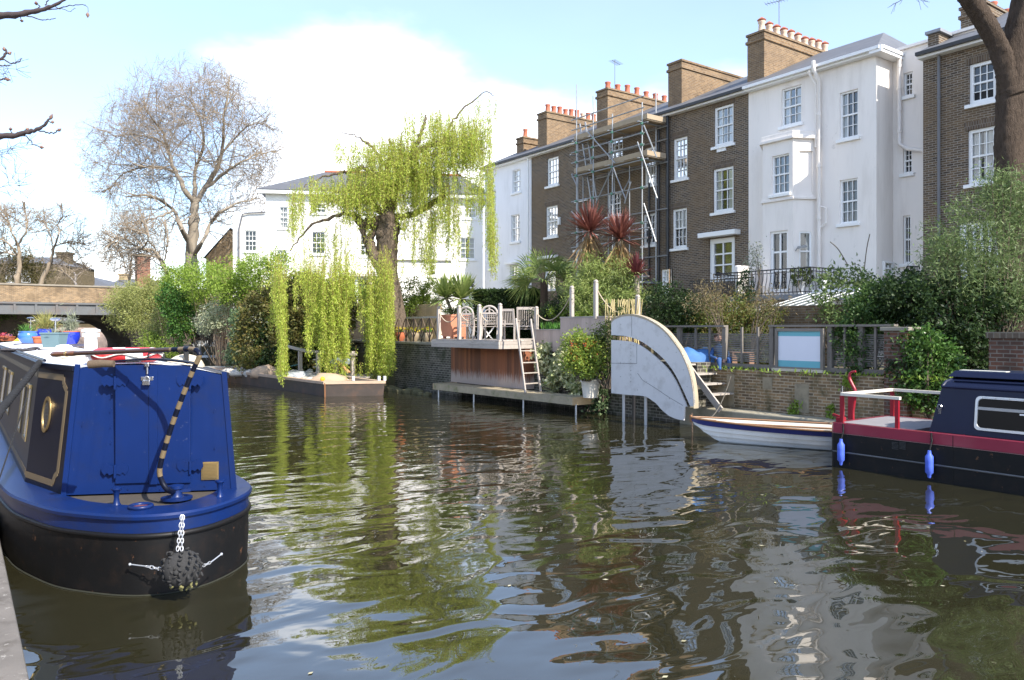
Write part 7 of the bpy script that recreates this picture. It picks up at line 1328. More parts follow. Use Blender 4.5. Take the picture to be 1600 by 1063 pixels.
def fan_palm(name, label, px, py, d, ground, seed):
    g = rng(seed); c = V3(*at_d(px, py, d)); t = T(name, label, 'palm', (c[0], c[1], ground)); Vs, S = [], []
    for i in range(24):
        a = i * 2.4; el_ = -.5 + 1.6 * g.random(); dv = unit(V3(math.cos(a), math.sin(a), el_)); st_ = c + dv * (.55 + .25 * g.random()); S.append((*c, *st_, .016, .012)); sd_ = unit(np.cross(dv, V3(0, 0, 1))); upv = np.cross(sd_, dv); rl_ = g.normal() * .9; sd_, upv = sd_ * math.cos(rl_) + upv * math.sin(rl_), upv * math.cos(rl_) - sd_ * math.sin(rl_); n = 20; th = np.linspace(-1.6, 1.6, n) + g.normal(size=n) * .04; D = unit(dv * np.cos(th)[:, None] + sd_ * np.sin(th)[:, None] + upv * (.1 + .2 * g.random()) + V3(0, 0, -.2)); L = .85 * (.8 + .2 * np.cos(th)) + .08 * g.random(n)
        for (s0_, s1_, w0, w1, dz) in ((0, .6, .012, .045, 0), (.6, 1, .045, .004, .12)):
            nn = unit(np.cross(D, upv)); p0 = st_ + D * (L * s0_)[:, None]; p1 = st_ + D * (L * s1_)[:, None] - V3(0, 0, dz * 1.2); Vs.append((np.stack([p0 - nn * w0 / 2, p0 + nn * w0 / 2, p1 + nn * w1 / 2, p1 - nn * w1 / 2], 1).reshape(-1, 3), np.arange(4 * n).reshape(n, 4)))
    v, f = join_np(Vs); mesh_np('frond', v, f, leafmat('palm_frond', (.10, .17, .045), (.26, .30, .09), tr=.3), t); v, f = seg_mesh(S, 5); mesh_np('leaf_stalk', v, f, M('palm_stalk', (.16, .17, .06), .6), t); b = MB(); b.tube([(c[0], c[1], ground), tuple(c)], [.16, .13], 9); obj('trunk', b, M('fibrous_trunk', (.07, .045, .03), .95, var=.4, vs=14), t); return t
fan_palm('fan_palm', 'green fan palm left of the bamboo clump', 850, 440, 27, 1.95, 131)
g = rng(132); hc = V3(*at_d(797, 500, 28.6)); hx, hy, z0_, z1_ = 1.28, .45, 1.95, at_d(797, 456, 28.6)[2]; n = 15000; q = g.random((n, 3)) * 2 - 1; fsel = g.random(n); q[:, 1] = np.where(fsel < .5, -1, q[:, 1]); q[:, 2] = np.where((fsel >= .5) & (fsel < .75), 1, q[:, 2]); q[:, 0] = np.where(fsel >= .9, np.sign(q[:, 0]), q[:, 0])
P = hc * V3(1, 1, 0) + axf * q[:, :1] * hx + ayf * q[:, 1:2] * hy + V3(0, 0, 1) * (z0_ + (q[:, 2:] + 1) / 2 * (z1_ - z0_)) + g.normal(size=(n, 3)) * .035; D = unit(axf * q[:, :1] * .3 - ayf * .6 + V3(0, 0, .3) + unit(g.normal(size=(n, 3)))); v, f = leaf_mesh(P, D, .085 * (.6 + .8 * g.random(n)), .055, g)
t = T('clipped_hedge', 'dark green clipped square hedge behind the deck chairs', 'hedge', (hc[0], hc[1], 1.95)); mesh_np('foliage', v, f, hedgeg, t); b = MB(); c0_ = hc * V3(1, 1, 0)
b.hexa([tuple(c0_ + axf * a * hx * .93 + ayf * c * hy * .85 + V3(0, 0, z)) for z in (z0_, z1_ - .05) for a, c in ((-1, -1), (1, -1), (1, 1), (-1, 1))]); obj('twig_core', b, M('hedge_core', (.018, .02, .01), .95), t)
bush('rounded_shrub', 'mid green shrub between the yucca and the clipped hedge', 'shrub', [B(742, 478, 18, 18, 31), B(725, 485, 14, 14, 31), B(742, 492, 18, 16, 31)], 2000, .07, .03, leafmat('shrub_leaf', (.10, .17, .03), (.16, .23, .05)), 133, .15, ground=1.9)
bush('garden_shrub', 'leafy yellow green shrub behind the pale fence beside the willow trunk', 'shrub', [B(640, 462, 34, 28, 36), B(672, 462, 24, 22, 36), B(650, 480, 40, 20, 36)], 7500, .09, .05, leafmat('garden_leaf', (.10, .17, .02), (.20, .25, .04)), 134, .2, ground=1.9)
bush('garden_shrub', 'green shrub behind the brown fence left of the willow trunk', 'shrub', [B(545, 460, 24, 22, 41), B(580, 462, 20, 16, 41)], 3000, .09, .05, brightg, 135, .2, ground=1.9)
bush('dark_hedge', 'big bronze and dark green hedge left of the willow strands', 'hedge', [B(405, 520, 34, 66, 36), B(470, 470, 60, 40, 36, 1.2), B(530, 480, 26, 44, 35.5), B(440, 500, 36, 62, 35.5), B(490, 495, 40, 62, 35), B(462, 550, 46, 46, 34.6), B(520, 520, 22, 50, 34.6), B(410, 560, 26, 32, 35), B(500, 560, 30, 36, 34.6)], 46000, .16, .085, brownh, 136, .28, shell=.45, ground=.4)
bush('dark_hedge', 'deep green lower hedge mass at the water behind the jetty', 'hedge', [B(455, 565, 55, 30, 34.2, .5), B(430, 540, 26, 40, 34.9, .5), B(505, 545, 40, 46, 34.4, .5)], 12000, .13, .08, dkgreen, 137, .25, ground=.3)
bush('ivy_column', 'ivy column with pale edged leaves beside the brick pillar', 'ivy', [B(372, 520, 13, 42, 40), B(382, 500, 12, 22, 40), B(368, 555, 16, 16, 40)], 4200, .11, .08, leafmat('pale_edged_ivy', (.05, .12, .04), (.26, .33, .18)), 138, .2, ground=.3)
bush('variegated_shrub', 'pale cream variegated shrub over the dark paling fence', 'shrub', [B(340, 492, 24, 24, 43), B(325, 507, 20, 16, 43), B(362, 480, 22, 14, 43)], 4500, .12, .07, varie, 139, .25, ground=.5)
bush('bright_shrub', 'bright spring green climbing bush on the far bank below the bare tree', 'shrub', [B(285, 450, 34, 42, 47), B(320, 437, 40, 32, 45), B(360, 440, 36, 34, 42), B(280, 500, 22, 34, 46), B(402, 425, 34, 28, 41.5), B(432, 418, 24, 26, 41), B(385, 450, 34, 24, 42), B(275, 430, 24, 14, 48), B(315, 475, 26, 20, 46.5)], 24000, .13, .06, brightg, 140, .32, shell=.35, ground=.4)
bush('glossy_ivy_bush', 'darker green ivy bush below the bright spring green bush', 'shrub', [B(282, 492, 20, 42, 45.6, .7), B(265, 470, 16, 26, 45.8, .7)], 4500, .13, .09, leafmat('mid_green_leaf', (.04, .12, .02), (.10, .2, .04)), 141, .28, ground=.4)
bush('wispy_bush', 'dusty green wispy bush hanging over the bridge end', 'shrub', [B(222, 470, 44, 28, 52), B(196, 480, 30, 30, 53), B(248, 448, 26, 18, 53), B(205, 458, 24, 14, 54), B(245, 465, 24, 20, 52), B(218, 505, 28, 16, 51), B(240, 530, 20, 22, 49), B(252, 505, 16, 26, 48)], 24000, .17, .042, wispy, 142, .4, droop=.5, shell=.2, stems=9, ground=.4)
bush('yellow_undergrowth', 'low yellow green undergrowth at the water below the wispy bush', 'shrub', [B(240, 545, 26, 12, 46), B(260, 550, 18, 8, 45), B(232, 530, 14, 12, 47)], 2600, .13, .05, yelgreen, 143, .3, ground=.2)
bush('bank_bush', 'green bush at the left end of the bridge', 'shrub', [B(8, 486, 26, 18, 56), B(30, 490, 14, 10, 57)], 3600, .15, .07, leafmat('bank_leaf', (.06, .13, .03), (.13, .2, .05)), 144, .3, ground=.4)
bush('ivy_wall', 'pale variegated ivy covering the wall right of the ladder', 'ivy', [(V3(15.28, at_X(px_, py_, 15.3)[1], at_X(px_, py_, 15.3)[2]), V3(.18, .55, .42)) for px_, py_ in ((852, 560), (872, 580), (892, 590), (862, 592), (885, 562), (905, 600))], 5200, .13, .10, ivyv, 145, .14, ground=.55, out=.3)
bush('ivy_fall', 'ivy trailing to the water between the white pot and the grey screen', 'ivy', [(V3(15.2, at_X(px_, py_, 15.2)[1], at_X(px_, py_, 15.2)[2]), V3(.2, .35, .35)) for px_, py_ in ((938, 590), (940, 615), (936, 640), (945, 560), (930, 650))], 1800, .085, .07, leafmat('ivy_mixed', (.04, .09, .03), (.18, .24, .12)), 146, .15, ground=.1, out=.3)
bush('green_creeper', 'dark green creeper draped down the left edge of the grey screen', 'creeper', [(V3(14.75, at_X(px_, py_, 14.75)[1], at_X(px_, py_, 14.75)[2]), V3(.3, .3, .32)) for px_, py_ in ((952, 520), (943, 545), (948, 570), (962, 500), (938, 525))], 3400, .055, .03, leafmat('creeper_dark', (.03, .06, .015), (.09, .13, .03)), 147, .14, ground=.8)
t = bush('flowering_shrub', 'yellow green shrub dotted with orange red flowers in the white pot', 'shrub', [B(905, 545, 24, 22, 21.7), B(927, 550, 20, 20, 21.6), B(900, 562, 20, 16, 21.6), B(917, 572, 24, 14, 21.6)], 6500, .08, .042, leafmat('lime_leaf', (.30, .34, .05), (.17, .28, .05)), 148, .15, ground=1.0); g = rng(149); P = np.array([V3(*at_d(890 + 45 * g.random(), 530 + 34 * g.random(), 21.35)) for _ in range(30)]); P = np.repeat(P, 4, 0) + g.normal(size=(120, 3)) * .02; v, f = leaf_mesh(P, unit(g.normal(size=(120, 3))), .05, .04, g); mesh_np('flowers', v, f, orange_fl, t)
g = rng(150); P = np.array([V3(15.6 + g.random() * .5, at_X(845 + 40 * g.random(), 495, 15.6)[1], 2.4) for _ in range(260)]); v, f = leaf_mesh(P, unit(g.normal(size=(260, 3)) * .3 + V3(0, 0, 1)), .32, .04, g); tag(mesh_np('bulb_leaves', v, f, lilyg), 'upright bright green bulb leaves in the low planter box', 'plant')
bush('planter_shrub', 'small green shrub behind the bulb leaves in the planter box', 'shrub', [B(872, 488, 16, 10, 25.6), B(915, 493, 26, 7, 24.6)], 1800, .07, .03, brightg, 151, .12, ground=2.4)
bush('terrace_undergrowth', 'dark undergrowth between the fan palm and the bamboo', 'shrub', [B(880, 480, 26, 20, 26.4), B(860, 492, 30, 16, 26), B(1000, 490, 30, 16, 24)], 5000, .07, .035, dkgreen, 152, .18, ground=1.95)
g = rng(153); n = 2200; P = np.stack([15.9 + 1.0 * g.random(n) - .5 * (g.random(n) < .3), 4 + 9.5 * g.random(n), np.full(n, 1.45)], 1); v, f = leaf_mesh(P, unit(g.normal(size=(n, 3)) * .8 + V3(0, 0, .8)), .12, .03, g); tag(mesh_np('weeds', v, f, brightg), 'small weeds along the top of the mottled brick wall', 'weeds', kind='stuff')
for k, (px_, py_, sz) in enumerate(((1242, 640, 10), (1300, 645, 12), (1325, 600, 9))): bush('wall_weed', ('small weed sprouting on the ledge nearest the rowing boat', 'bushy weed at the ledge beside the maroon stern', 'weed growing from the wall behind the maroon tiller')[k], 'weed', [(V3(15.82, at_X(px_, py_, 15.82)[1], at_X(px_, py_, 15.82)[2]), V3(.08, sz * .016, sz * .016))], 220, .07, .04, brightg, 160 + k, .08, ground=.48 if k < 2 else .9, stems=2, stemr=.006)
# ------------------------------------------------------------------ willow
wl_ = T('willow', 'big weeping willow with yellow green hanging strands and a gnarled trunk', 'willow', at_d(612, 540, 33.5)); ORG[wl_.name] = V3(*wl_.location); DW = 33.5
bark = M('willow_bark', (.16, .12, .085), .95, var=.35, vs=5, stretch=(5, 5, 1), stain=(.07, .05, .035), stain_amt=.7, ss=2, bmp=1.0, bs=10)
def limb(par, pts, r0, r1, d, seed, n=22, sides=10, mat=None, name='limb', wob=.03):
    g = rng(seed); P = [at_d(p[0], p[1], d + (p[2] if len(p) > 2 else 0)) for p in pts]; path = smooth_path(P, n, wob, g); rr = np.linspace(r0, r1, n) * (1 + .10 * g.normal(size=n)); b = MB(); b.tube(path, rr, sides); obj(name, b, mat or bark, par, smooth=70); return path
g = rng(200); n = 34; path = smooth_path([at_d(x, y, DW) for x, y in ((618, 545), (616, 500), (611, 455), (606, 425), (606, 385), (607, 355), (604, 338))], n); rr = np.interp(np.linspace(0, 1, n), [0, .25, .5, .65, .8, 1], [.56, .45, .40, .42, .48, .46]); b = MB(); th = np.linspace(0, 2 * math.pi, 20, endpoint=False); rings = []
for p, r in zip(path, rr): lum = 1 + .09 * np.sin(th * 3 + p[2]) + .07 * np.sin(th * 7 + p[2] * 2.3) + .04 * g.normal(size=20); rings.append([tuple(p + V3(math.cos(a) * r * l, math.sin(a) * r * l, 0)) for a, l in zip(th, lum)])
b.loft(rings); 
for (x, y, r) in ((595, 365, .24), (606, 342, .36)): b.ball(at_d(x, y, DW - .2), r, 12)
obj('trunk', b, bark, wl_, smooth=75)
LB = [([(600, 430), (588, 405), (578, 385), (573, 375)], .26, .22), ([(573, 378), (585, 362), (600, 345)], .18, .14), ([(590, 350), (570, 352), (560, 345), (552, 335)], .2, .14), ([(600, 342), (575, 345), (566, 356), (572, 378)], .13, .12), ([(556, 340), (540, 334), (515, 342), (490, 350), (468, 372), (454, 392)], .10, .02), ([(607, 345), (612, 310), (620, 285), (634, 262), (645, 240)], .28, .17), ([(634, 262), (650, 240), (668, 228), (690, 224), (706, 222)], .17, .07), ([(645, 240), (655, 215), (662, 195), (664, 180)], .12, .03), ([(612, 340), (640, 336), (664, 326), (684, 312), (698, 304)], .15, .11), ([(684, 312), (694, 298), (698, 290)], .07, .06), ([(684, 235), (700, 205), (714, 180), (735, 160), (758, 143), (772, 150)], .07, .012), ([(604, 340), (602, 300), (606, 265), (612, 240), (608, 218)], .18, .05), ([(600, 335), (578, 315), (565, 296), (545, 300), (520, 302)], .13, .04), ([(565, 262), (545, 268), (525, 272), (500, 278), (475, 292)], .09, .015), ([(604, 300), (590, 275), (565, 262)], .11, .08), ([(690, 250), (705, 258), (720, 275), (740, 280)], .06, .015), ([(660, 245), (690, 238), (715, 228), (745, 235), (772, 228)], .06, .012), ([(606, 265), (585, 235), (560, 215), (530, 205)], .08, .015), ([(632, 266), (625, 235), (630, 205)], .08, .02), ([(570, 300), (560, 320), (545, 325), (525, 318)], .06, .02), ([(650, 245), (648, 270), (640, 290)], .08, .04)]
for i, (pts, r0, r1) in enumerate(LB): limb(wl_, [(x, y, rng(300 + i).normal() * .3 * (j > 0)) for j, (x, y) in enumerate(pts)], r0, r1, DW, 310 + i)
g = rng(210); LP_, LD_, SG = [], [], []
def strands(cx, w_, y0, y1, n, d, dd=1.2, dens=1.0, lean=0, yj=.3, top_j=None, tp=.85):
    for _ in range(int(n * 1.45)):
        px_ = cx + (g.random() - .5) * w_; dpt = d + (g.random() - .5) * dd * 2; a = V3(*at_d(px_, y0 + (g.random() * (top_j if top_j else (y1 - y0) * .35)), dpt)); e = V3(*at_d(px_ + lean + g.normal() * 2, y1 - g.random() * (y1 - y0) * yj, dpt)); L = max(.3, a[2] - e[2]); m = max(4, int(L / .35)); P = np.array([a + (e - a) * t_ + g.normal(size=3) * .04 for t_ in np.linspace(0, 1, m)])
        for p, q in zip(P[:-1], P[1:]): SG.append((*p, *q, .007, .006))
        k = int(L / .022 * dens); t_ = g.random(k) ** tp; idx = np.minimum((t_ * (m - 1)).astype(int), m - 2); fr_ = t_ * (m - 1) - idx; pos = P[idx] + (P[idx + 1] - P[idx]) * fr_[:, None] + g.normal(size=(k, 3)) * .05; LP_.append(pos); LD_.append(unit(g.normal(size=(k, 3)) * .55 + V3(0, 0, -.75)))
# crown curtains: (centre, width, top, bottom, count)
for a in ((570, 60, 248, 335, 50), (610, 70, 215, 310, 60), (540, 44, 268, 335, 30), (590, 40, 262, 330, 30), (640, 50, 200, 325, 45), (665, 50, 220, 360, 36), (690, 46, 185, 300, 45), (720, 60, 190, 272, 62), (745, 44, 178, 262, 40), (735, 36, 255, 345, 20), (700, 30, 250, 390, 26), (655, 24, 340, 420, 12), (634, 30, 280, 380, 16), (560, 50, 300, 360, 30), (515, 30, 285, 325, 24), (480, 40, 290, 345, 18), (462, 22, 285, 385, 18), (497, 26, 270, 335, 16), (545, 80, 335, 440, 22), (500, 60, 350, 450, 12), (640, 80, 360, 440, 14), (675, 16, 300, 440, 14), (766, 12, 232, 430, 16), (772, 10, 330, 440, 8), (755, 26, 235, 330, 14), (700, 60, 165, 230, 22), (760, 30, 145, 200, 8), (715, 40, 300, 420, 12), (585, 130, 212, 262, 50), (660, 60, 165, 225, 24)): strands(*a, DW - .2, 1.7, dens=.9)
# leafy sprays along the crown limbs
for (x, y, rx, ry, n_) in ((600, 262, 58, 34, 700), (560, 285, 42, 26, 400), (640, 235, 46, 34, 620), (700, 225, 46, 36, 620), (735, 215, 34, 32, 420), (590, 305, 40, 22, 260), (665, 270, 34, 30, 320), (612, 225, 48, 26, 420), (545, 305, 34, 20, 300), (640, 300, 30, 30, 240), (560, 330, 34, 16, 120), (650, 345, 40, 16, 140), (500, 290, 40, 14, 160), (740, 175, 34, 30, 170), (685, 190, 34, 26, 200), (550, 240, 40, 18, 160)):
    c_, r_ = B(x, y, rx, ry, DW - .2); q = unit(g.normal(size=(n_, 3))) * (g.random(n_)[:, None] ** .4) * r_; top = c_ + axf * q[:, :1] + ayf * q[:, 1:2] + V3(0, 0, 1) * q[:, 2:]
    for a in top[:: 4]:
        e = a + V3(g.normal() * .12, g.normal() * .12, -.4 - .8 * g.random()); k = 16; t_ = g.random(k); SG.append((*a, *e, .007, .005)); LP_.append(a + (e - a) * t_[:, None] + g.normal(size=(k, 3)) * .05); LD_.append(unit(g.normal(size=(k, 3)) * .7 + V3(0, 0, -.6)))
# the long curtains over the jetty and barge
for a in ((441, 10, 400, 602, 15, .15), (436, 22, 392, 520, 14, .45), (425, 36, 385, 455, 12, .5), (470, 40, 380, 490, 18, .6), (493, 26, 390, 560, 16, .5), (512, 20, 400, 597, 22, .3), (506, 30, 410, 540, 18, .5), (536, 14, 400, 590, 16, .3), (532, 30, 390, 510, 18, .5), (480, 10, 440, 575, 4, .4), (520, 70, 385, 480, 26, .6), (583, 20, 400, 597, 22, .25), (600, 16, 380, 592, 28, .2), (590, 44, 390, 500, 24, .5), (568, 18, 420, 545, 9, .5), (550, 40, 385, 470, 12, .6), (609, 8, 400, 585, 12, .2), (560, 8, 540, 600, 4, .3)): strands(*a[:5], 30.9, .9, dens=1.2, yj=a[5], top_j=50, tp=.55)
P_, D_ = np.concatenate(LP_), np.concatenate(LD_); v, f = leaf_mesh(P_, D_, .115 * (.6 + .7 * g.random(len(P_))), .025 * (.7 + .6 * g.random(len(P_))), g); mesh_np('foliage', v, f, willowm, wl_); v, f = seg_mesh(SG, 3); mesh_np('hanging_twig', v, f, M('willow_twig', (.30, .24, .06), .8, var=.2), wl_)
# ------------------------------------------------------------------ bare trees
pbark = M('plane_bark', (.25, .21, .16), .9, var=.3, vs=1.6, stain=(.17, .14, .10), stain_amt=.6, ss=1.0, bmp=.4, bs=6); twigm = M('bare_twig', (.27, .215, .155), .9, var=.25)
def bare_tree(name, label, d, limbs, seed, env, ground, twig=dict(), mat=None, dens=2):
    t = T(name, label, 'tree', at_d(limbs[0][0][0][0], limbs[0][0][0][1], d)); o_ = t.location; t.location = (o_[0], o_[1], ground); ORG[t.name] = V3(o_[0], o_[1], ground); g = rng(seed); S = []; k = d / F
    cx, cy, rx, ry = env; kc = V3(*at_d(cx, cy, d))
    def keep(q):
        rel = q - kc; a = rel @ axf; dpt = rel @ ayf; return (a / (rx * k)) ** 2 + (rel[2] / (ry * k)) ** 2 + (dpt / (rx * k * .8)) ** 2 < 1 + .12 * math.sin(a * 3)
    for i, (pts, r0, r1, kids) in enumerate(limbs):
        P = [(x, y, (g.normal() * 1.2 if j > 0 else 0) if i else 0) for j, (x, y) in enumerate(pts)]; path = limb(t, P, r0 * (1 if i == 0 else .72), r1 * .8, d, seed + i, 18, 9, mat or pbark, 'trunk' if i == 0 else 'limb', .04)
        for j in range(5, 18):
            for _ in range(kids * dens):
                if g.random() < .78: dv = path[min(j + 1, 17)] - path[j - 1]; dv = unit(dv) + g.normal(size=3) * .75; grow(g, path[j], dv, (5.5 - 2.6 * j / 18) * k * 16, max(.03, (r0 + (r1 - r0) * j / 17) * .26), 3 if (j < 13 and g.random() < .34) else 2, S, keep=keep, rmin=.009, **twig)
    v, f = seg_mesh(S, 3); mesh_np('branches', v, f, twigm, t); print(name, 'segments', len(S)); return t
bare_tree('plane_tree', 'tall bare plane tree with a pale trunk left of the white house', 62, [
    ([(297, 470), (298, 428), (300, 390), (303, 355), (304, 330), (304, 315)], .56, .36, 0), ([(302, 400), (292, 372), (281, 352), (272, 330), (250, 312), (225, 305), (198, 308)], .33, .07, 2), ([(303, 398), (318, 375), (330, 348), (345, 330), (372, 318), (398, 312)], .25, .06, 2), ([(304, 318), (288, 295), (274, 268), (264, 245), (258, 215), (240, 188), (222, 165)], .30, .05, 3), ([(304, 320), (304, 290), (306, 262), (318, 225), (312, 190), (300, 160)], .26, .05, 3), ([(305, 318), (325, 288), (340, 258), (348, 225), (350, 190), (356, 150), (360, 118)], .30, .04, 3), ([(318, 298), (345, 275), (375, 255), (405, 240), (432, 238)], .2, .04, 3), ([(276, 270), (250, 262), (220, 262), (190, 275), (170, 300)], .16, .04, 3), ([(262, 225), (235, 215), (205, 210), (180, 215)], .13, .03, 2), ([(340, 250), (368, 215), (392, 195), (415, 190)], .13, .03, 2), ([(270, 330), (245, 340), (215, 350), (185, 362)], .12, .03, 2)], 400, (292, 250, 158, 160), .5, dict(bend=.22, up=.02, spread=.75, kids=2), None, 1)
bare_tree('bare_tree', 'low crooked bare tree in front of the brick chimney stack', 58, [([(268, 470), (262, 432), (252, 408), (240, 392), (222, 390), (210, 384)], .2, .1, 1), ([(222, 390), (232, 372), (225, 360)], .08, .03, 2), ([(212, 385), (190, 372), (172, 380)], .07, .02, 2), ([(255, 412), (262, 385), (258, 352)], .08, .02, 1)], 430, (215, 385, 70, 60), .5, dict(bend=.25, up=.08, spread=.7, kids=2))
bare_tree('bare_tree', 'spreading bare tree above the brown house at the left', 66, [([(22, 470), (27, 435), (30, 405), (28, 380)], .25, .14, 0), ([(28, 400), (12, 380), (-10, 370), (-40, 368)], .12, .04, 2), ([(29, 385), (40, 360), (42, 340), (36, 315)], .12, .03, 2), ([(28, 385), (18, 360), (10, 340), (0, 325)], .11, .03, 2), ([(30, 400), (8, 395), (-20, 400)], .1, .03, 2)], 440, (20, 380, 80, 68), .5, dict(bend=.25, up=.05, spread=.7, kids=2), twigm)
bare_tree('bare_tree', 'leaning bare tree with forking limbs right of the brown house', 66, [([(58, 470), (65, 440), (74, 420), (82, 402), (84, 385)], .22, .13, 0), ([(83, 388), (92, 365), (90, 350), (98, 335), (95, 322)], .1, .02, 2), ([(80, 405), (98, 400), (115, 408), (130, 415)], .08, .02, 2), ([(84, 385), (105, 380), (128, 380)], .08, .02, 2), ([(83, 388), (76, 360), (66, 345)], .09, .02, 2)], 450, (90, 380, 58, 66), .5, dict(bend=.25, up=.05, spread=.7, kids=2), twigm)
bare_tree('bare_tree', 'faint grey bare tree over the middle of the bridge', 78, [([(120, 480), (118, 445), (116, 425)], .14, .1, 0), ([(117, 440), (100, 425), (90, 412)], .07, .02, 2), ([(117, 435), (130, 422), (145, 412)], .07, .02, 2)], 460, (115, 428, 42, 26), .5, dict(bend=.25, up=.08, spread=.7, kids=2), M('grey_twig', (.3, .27, .25), .9)); bare_tree('bare_tree', 'thin bare tree beside the brick chimney stack', 72, [([(200, 470), (202, 440), (205, 415), (206, 390)], .12, .05, 1), ([(204, 430), (190, 405), (185, 385)], .06, .02, 2), ([(203, 430), (225, 410), (240, 395)], .06, .02, 2)], 470, (205, 410, 50, 45), .5, dict(bend=.25, up=.08, spread=.7, kids=2))
# big trunk at the right
kb = M('knotty_bark', (.085, .062, .046), .95, var=.5, vs=6, stretch=(5, 5, .9), stain=(.040, .029, .022), stain_amt=.9, ss=3, bmp=1.0, bs=9, spec=.2)
[setattr(n.inputs['Distance'], 'default_value', .07) for mt in (kb, bark) for n in mt.node_tree.nodes if n.type == 'BUMP']
t = T('big_tree', 'thick dark forked tree trunk at the right edge in front of the brick house', 'tree', (*at_d(1585, 400, 18.6)[:2], 1.4)); g = rng(500)
def knotty(pts, radii, d, seed, name):
    g = rng(seed); n = 90; path = smooth_path([at_d(x, y, d) for x, y in pts], n); rr = np.interp(np.linspace(0, 1, n), np.linspace(0, 1, len(radii)), radii); th = np.linspace(0, 2 * math.pi, 20, endpoint=False); b = MB(); rings = []; T_ = unit(np.gradient(path, axis=0))
    for p, r, tv in zip(path, rr, T_):
        a_ = unit(np.cross(tv, V3(.3, .2, .05) if abs(tv[2]) > .5 else V3(0, 0, 1))); c_ = np.cross(tv, a_); lum = 1 + .05 * np.sin(th * 3 + p[2] * 1.5) + .04 * np.sin(th * 5 - p[2] * 3) + .035 * g.normal(size=20); rings.append([tuple(p + (a_ * math.cos(q) + c_ * math.sin(q)) * r * l) for q, l in zip(th, lum)])
    b.loft(rings)
    for _ in range(0): j = g.integers(6, n - 6); q = g.random() * 6.28; a_ = unit(np.cross(T_[j], V3(.3, .2, .05))); c_ = np.cross(T_[j], a_); b.ball(tuple(path[j] + (a_ * math.cos(q) + c_ * math.sin(q)) * rr[j] * .93), .09 + .07 * g.random(), 10, 0, (1, 1, 1.3))
    obj(name, b, kb, t, smooth=75)
knotty([(1592, 520), (1590, 400), (1580, 300), (1578, 230), (1580, 170), (1584, 110), (1594, 50), (1606, -20), (1615, -80)], [.40, .36, .34, .33, .335, .34, .31, .30, .29], 18.6, 501, 'trunk'); knotty([(1583, 150), (1574, 112), (1560, 72), (1543, 40), (1525, 12), (1510, -8), (1482, -50)], [.33, .26, .22, .22, .22, .21, .20], 18.55, 502, 'limb')
g = rng(505); S = []
for (px_, py_, dx) in ((1410, 2, -1), (1416, -4, 1)): grow(g, at_d(1420, -8, 18.4), axf * dx * .5 + V3(0, 0, -.3), .35, .012, 1, S, rmin=.004)
S.append((*at_d(1482, -40, 18.5), *at_d(1420, -8, 18.4), .02, .012)); v, f = seg_mesh(S, 4); mesh_np('twigs', v, f, kb, t)
# near tree on the towpath, only its twig ends reach into the picture
nt = T('towpath_tree', 'near bare tree whose budding branch ends reach in at the upper left', 'tree', (-3.6, 6.5, .36)); nbark = M('near_dark_bark', (.05, .035, .035), .8, var=.3, vs=20); b = MB(); b.tube([(-3.6, 6.5, .3), (-3.55, 6.5, 3), (-3.5, 6.45, 7)], [.22, .18, .12], 12); obj('trunk', b, nbark, nt, smooth=60)
budm = M('brown_bud', (.20, .11, .08), .5, var=.2); DN = 7.0
def spray(paths, buds, seed):
    b = MB()
    for pts, r0, r1 in paths: P = smooth_path([at_d(x, y, DN) for x, y in pts], max(8, len(pts) * 4), .004, rng(seed)); n = len(P); b.tube(P, np.linspace(r0, r1, n) * (1 + .12 * np.sin(np.arange(n) * 2.1)), 7)
    obj('branch', b, nbark, nt, smooth=60); 
    for (x, y, dx, dy) in buds: p, q = V3(*at_d(x, y, DN)), V3(*at_d(x + dx, y + dy, DN)); obj('bud', MB().tube([p, p * .6 + q * .4, q], [.006, .017, .003], 7), budm, nt, smooth=60)
spray([([(-220, 60), (-100, 30), (-30, 26), (0, 25), (35, 22), (60, 17), (85, 9), (104, -2)], .05, .009), ([(52, 19), (62, 11), (57, 6)], .006, .004), ([(60, 17), (80, 15), (105, 11), (125, 8), (135, 9), (138, 20)], .006, .002), ([(38, 23), (60, 30), (75, 32), (86, 29)], .006, .003), ([(70, 8), (78, -2)], .006, .004), ([(85, 9), (92, 14), (100, 12)], .004, .003), ([(30, 23), (34, 32)], .004, .003), ([(95, 12), (108, 18), (118, 14)], .003, .002)], [(137, 20, 0, 8), (57, 8, -1, -6), (34, 31, 0, 4)], 601)
spray([([(-60, 120), (-20, 100), (0, 93), (10, 83), (7, 75)], .02, .006), ([(2, 92), (15, 98), (28, 97), (35, 92)], .007, .003), ([(-10, 104), (4, 102), (14, 103)], .007, .004), ([(-30, 130), (0, 124), (10, 122)], .01, .005), ([(9, 84), (15, 84)], .005, .004)], [(7, 80, -1, -7), (13, 85, 5, -4), (8, 124, 9, 1)], 602)
spray([([(-220, 250), (-90, 222), (-20, 214), (0, 213), (30, 210), (50, 205), (68, 196), (80, 183)], .045, .008), ([(58, 203), (75, 208), (86, 207), (94, 203)], .007, .005), ([(34, 210), (45, 217), (53, 226), (66, 231)], .006, .004), ([(18, 211), (17, 203)], .005, .004), ([(34, 209), (42, 202)], .006, .004), ([(66, 200), (72, 191), (84, 191)], .005, .004)], [(78, 187, 4, -9), (90, 205, 6, -4), (62, 230, 7, 1), (17, 204, -1, -5), (80, 191, 5, 0), (41, 203, 4, -3)], 603)
g = rng(610); S = []
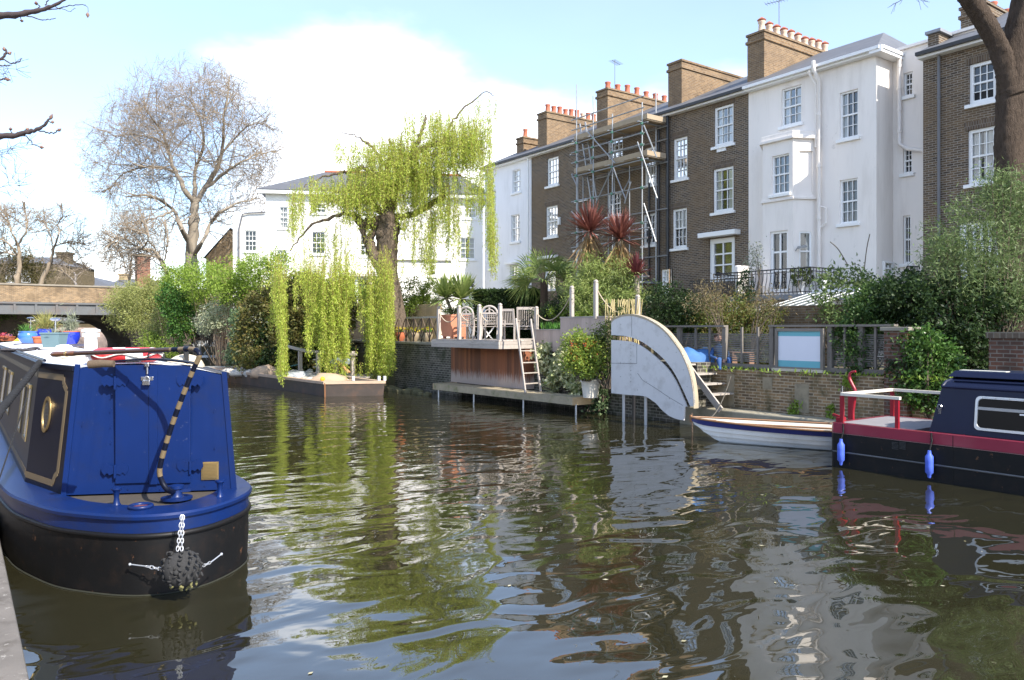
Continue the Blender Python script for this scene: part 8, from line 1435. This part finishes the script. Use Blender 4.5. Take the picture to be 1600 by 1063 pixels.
for (x0, y0, x1, y1) in ((-40, 245, 12, 238), (-30, 300, 12, 292), (-60, 90, -5, 120)): grow(g, at_d(x0, y0, 9), unit(V3(*at_d(x1, y1, 9)) - V3(*at_d(x0, y0, 9))), .33, .006, 2, S, bend=.2, rmin=.002)
S += [(-3.55, 6.5, 3.2, *at_d(-220, 60, DN), .08, .05), (-3.55, 6.5, 2.9, *at_d(-220, 250, DN), .08, .045), (*at_d(-220, 60, DN), *at_d(-60, 120, DN), .03, .02), (*at_d(-220, 250, DN), *at_d(-40, 245, 9), .02, .006), (*at_d(-220, 250, DN), *at_d(-30, 300, 9), .02, .006)]; v, f = seg_mesh(S, 5); mesh_np('twigs', v, f, nbark, nt)

g = rng(700); n = 70; P = np.stack([1 + 12 * g.random(n), 3.5 + 18 * g.random(n), np.full(n, .006)], 1); P = P[(P[:, 0] > 3.2) | (P[:, 1] < 7)]; n = len(P)
D = g.normal(size=(n, 3)); D[:, 2] = 0; D = unit(D); S = np.cross(D, V3(0, 0, 1)); L = (.03 + .05 * g.random(n))[:, None]
v = np.stack([P, P + D * L * .5 + S * L * .3, P + D * L, P + D * L * .5 - S * L * .3], 1).reshape(-1, 3); tag(mesh_np('floating_leaves', v, np.arange(4 * n).reshape(n, 4), leafmat('floating_leaf', (.30, .26, .12), (.45, .42, .3), tr=0)), 'scattered pale leaves and specks floating on the canal', 'leaves', kind='stuff')
bush('ivy_on_house', 'brown green ivy and twigs in front of the brown house above the bridge', 'ivy', [B(15, 420, 34, 26, 70), B(58, 425, 24, 24, 70), B(40, 405, 24, 16, 70)], 4200, .22, .08, leafmat('olive_brown_leaf', (.12, .11, .03), (.22, .18, .06)), 170, .5, shell=.1, ground=4, stems=6)

bush('dark_far_bush', 'dark green bushes along the far bank under the bridges', 'shrub', [(V3(4.5, 92, 1.6), V3(2.2, 1, 1.8)), (V3(7.5, 92.5, 1.5), V3(1.5, 1, 1.6))], 3000, .25, .14, dkgreen, 171, .5, shell=.4, ground=0)
b = MB(); b.box(-5.4, -5, -14, 58, .3, 3.4); tag(obj('added_reflection_wall', b, yellow_brick), 'brown brick wall added out of view to reflect dark in the boat side', 'wall')  # unseen wall, added to give the blue boat's side a dark reflection
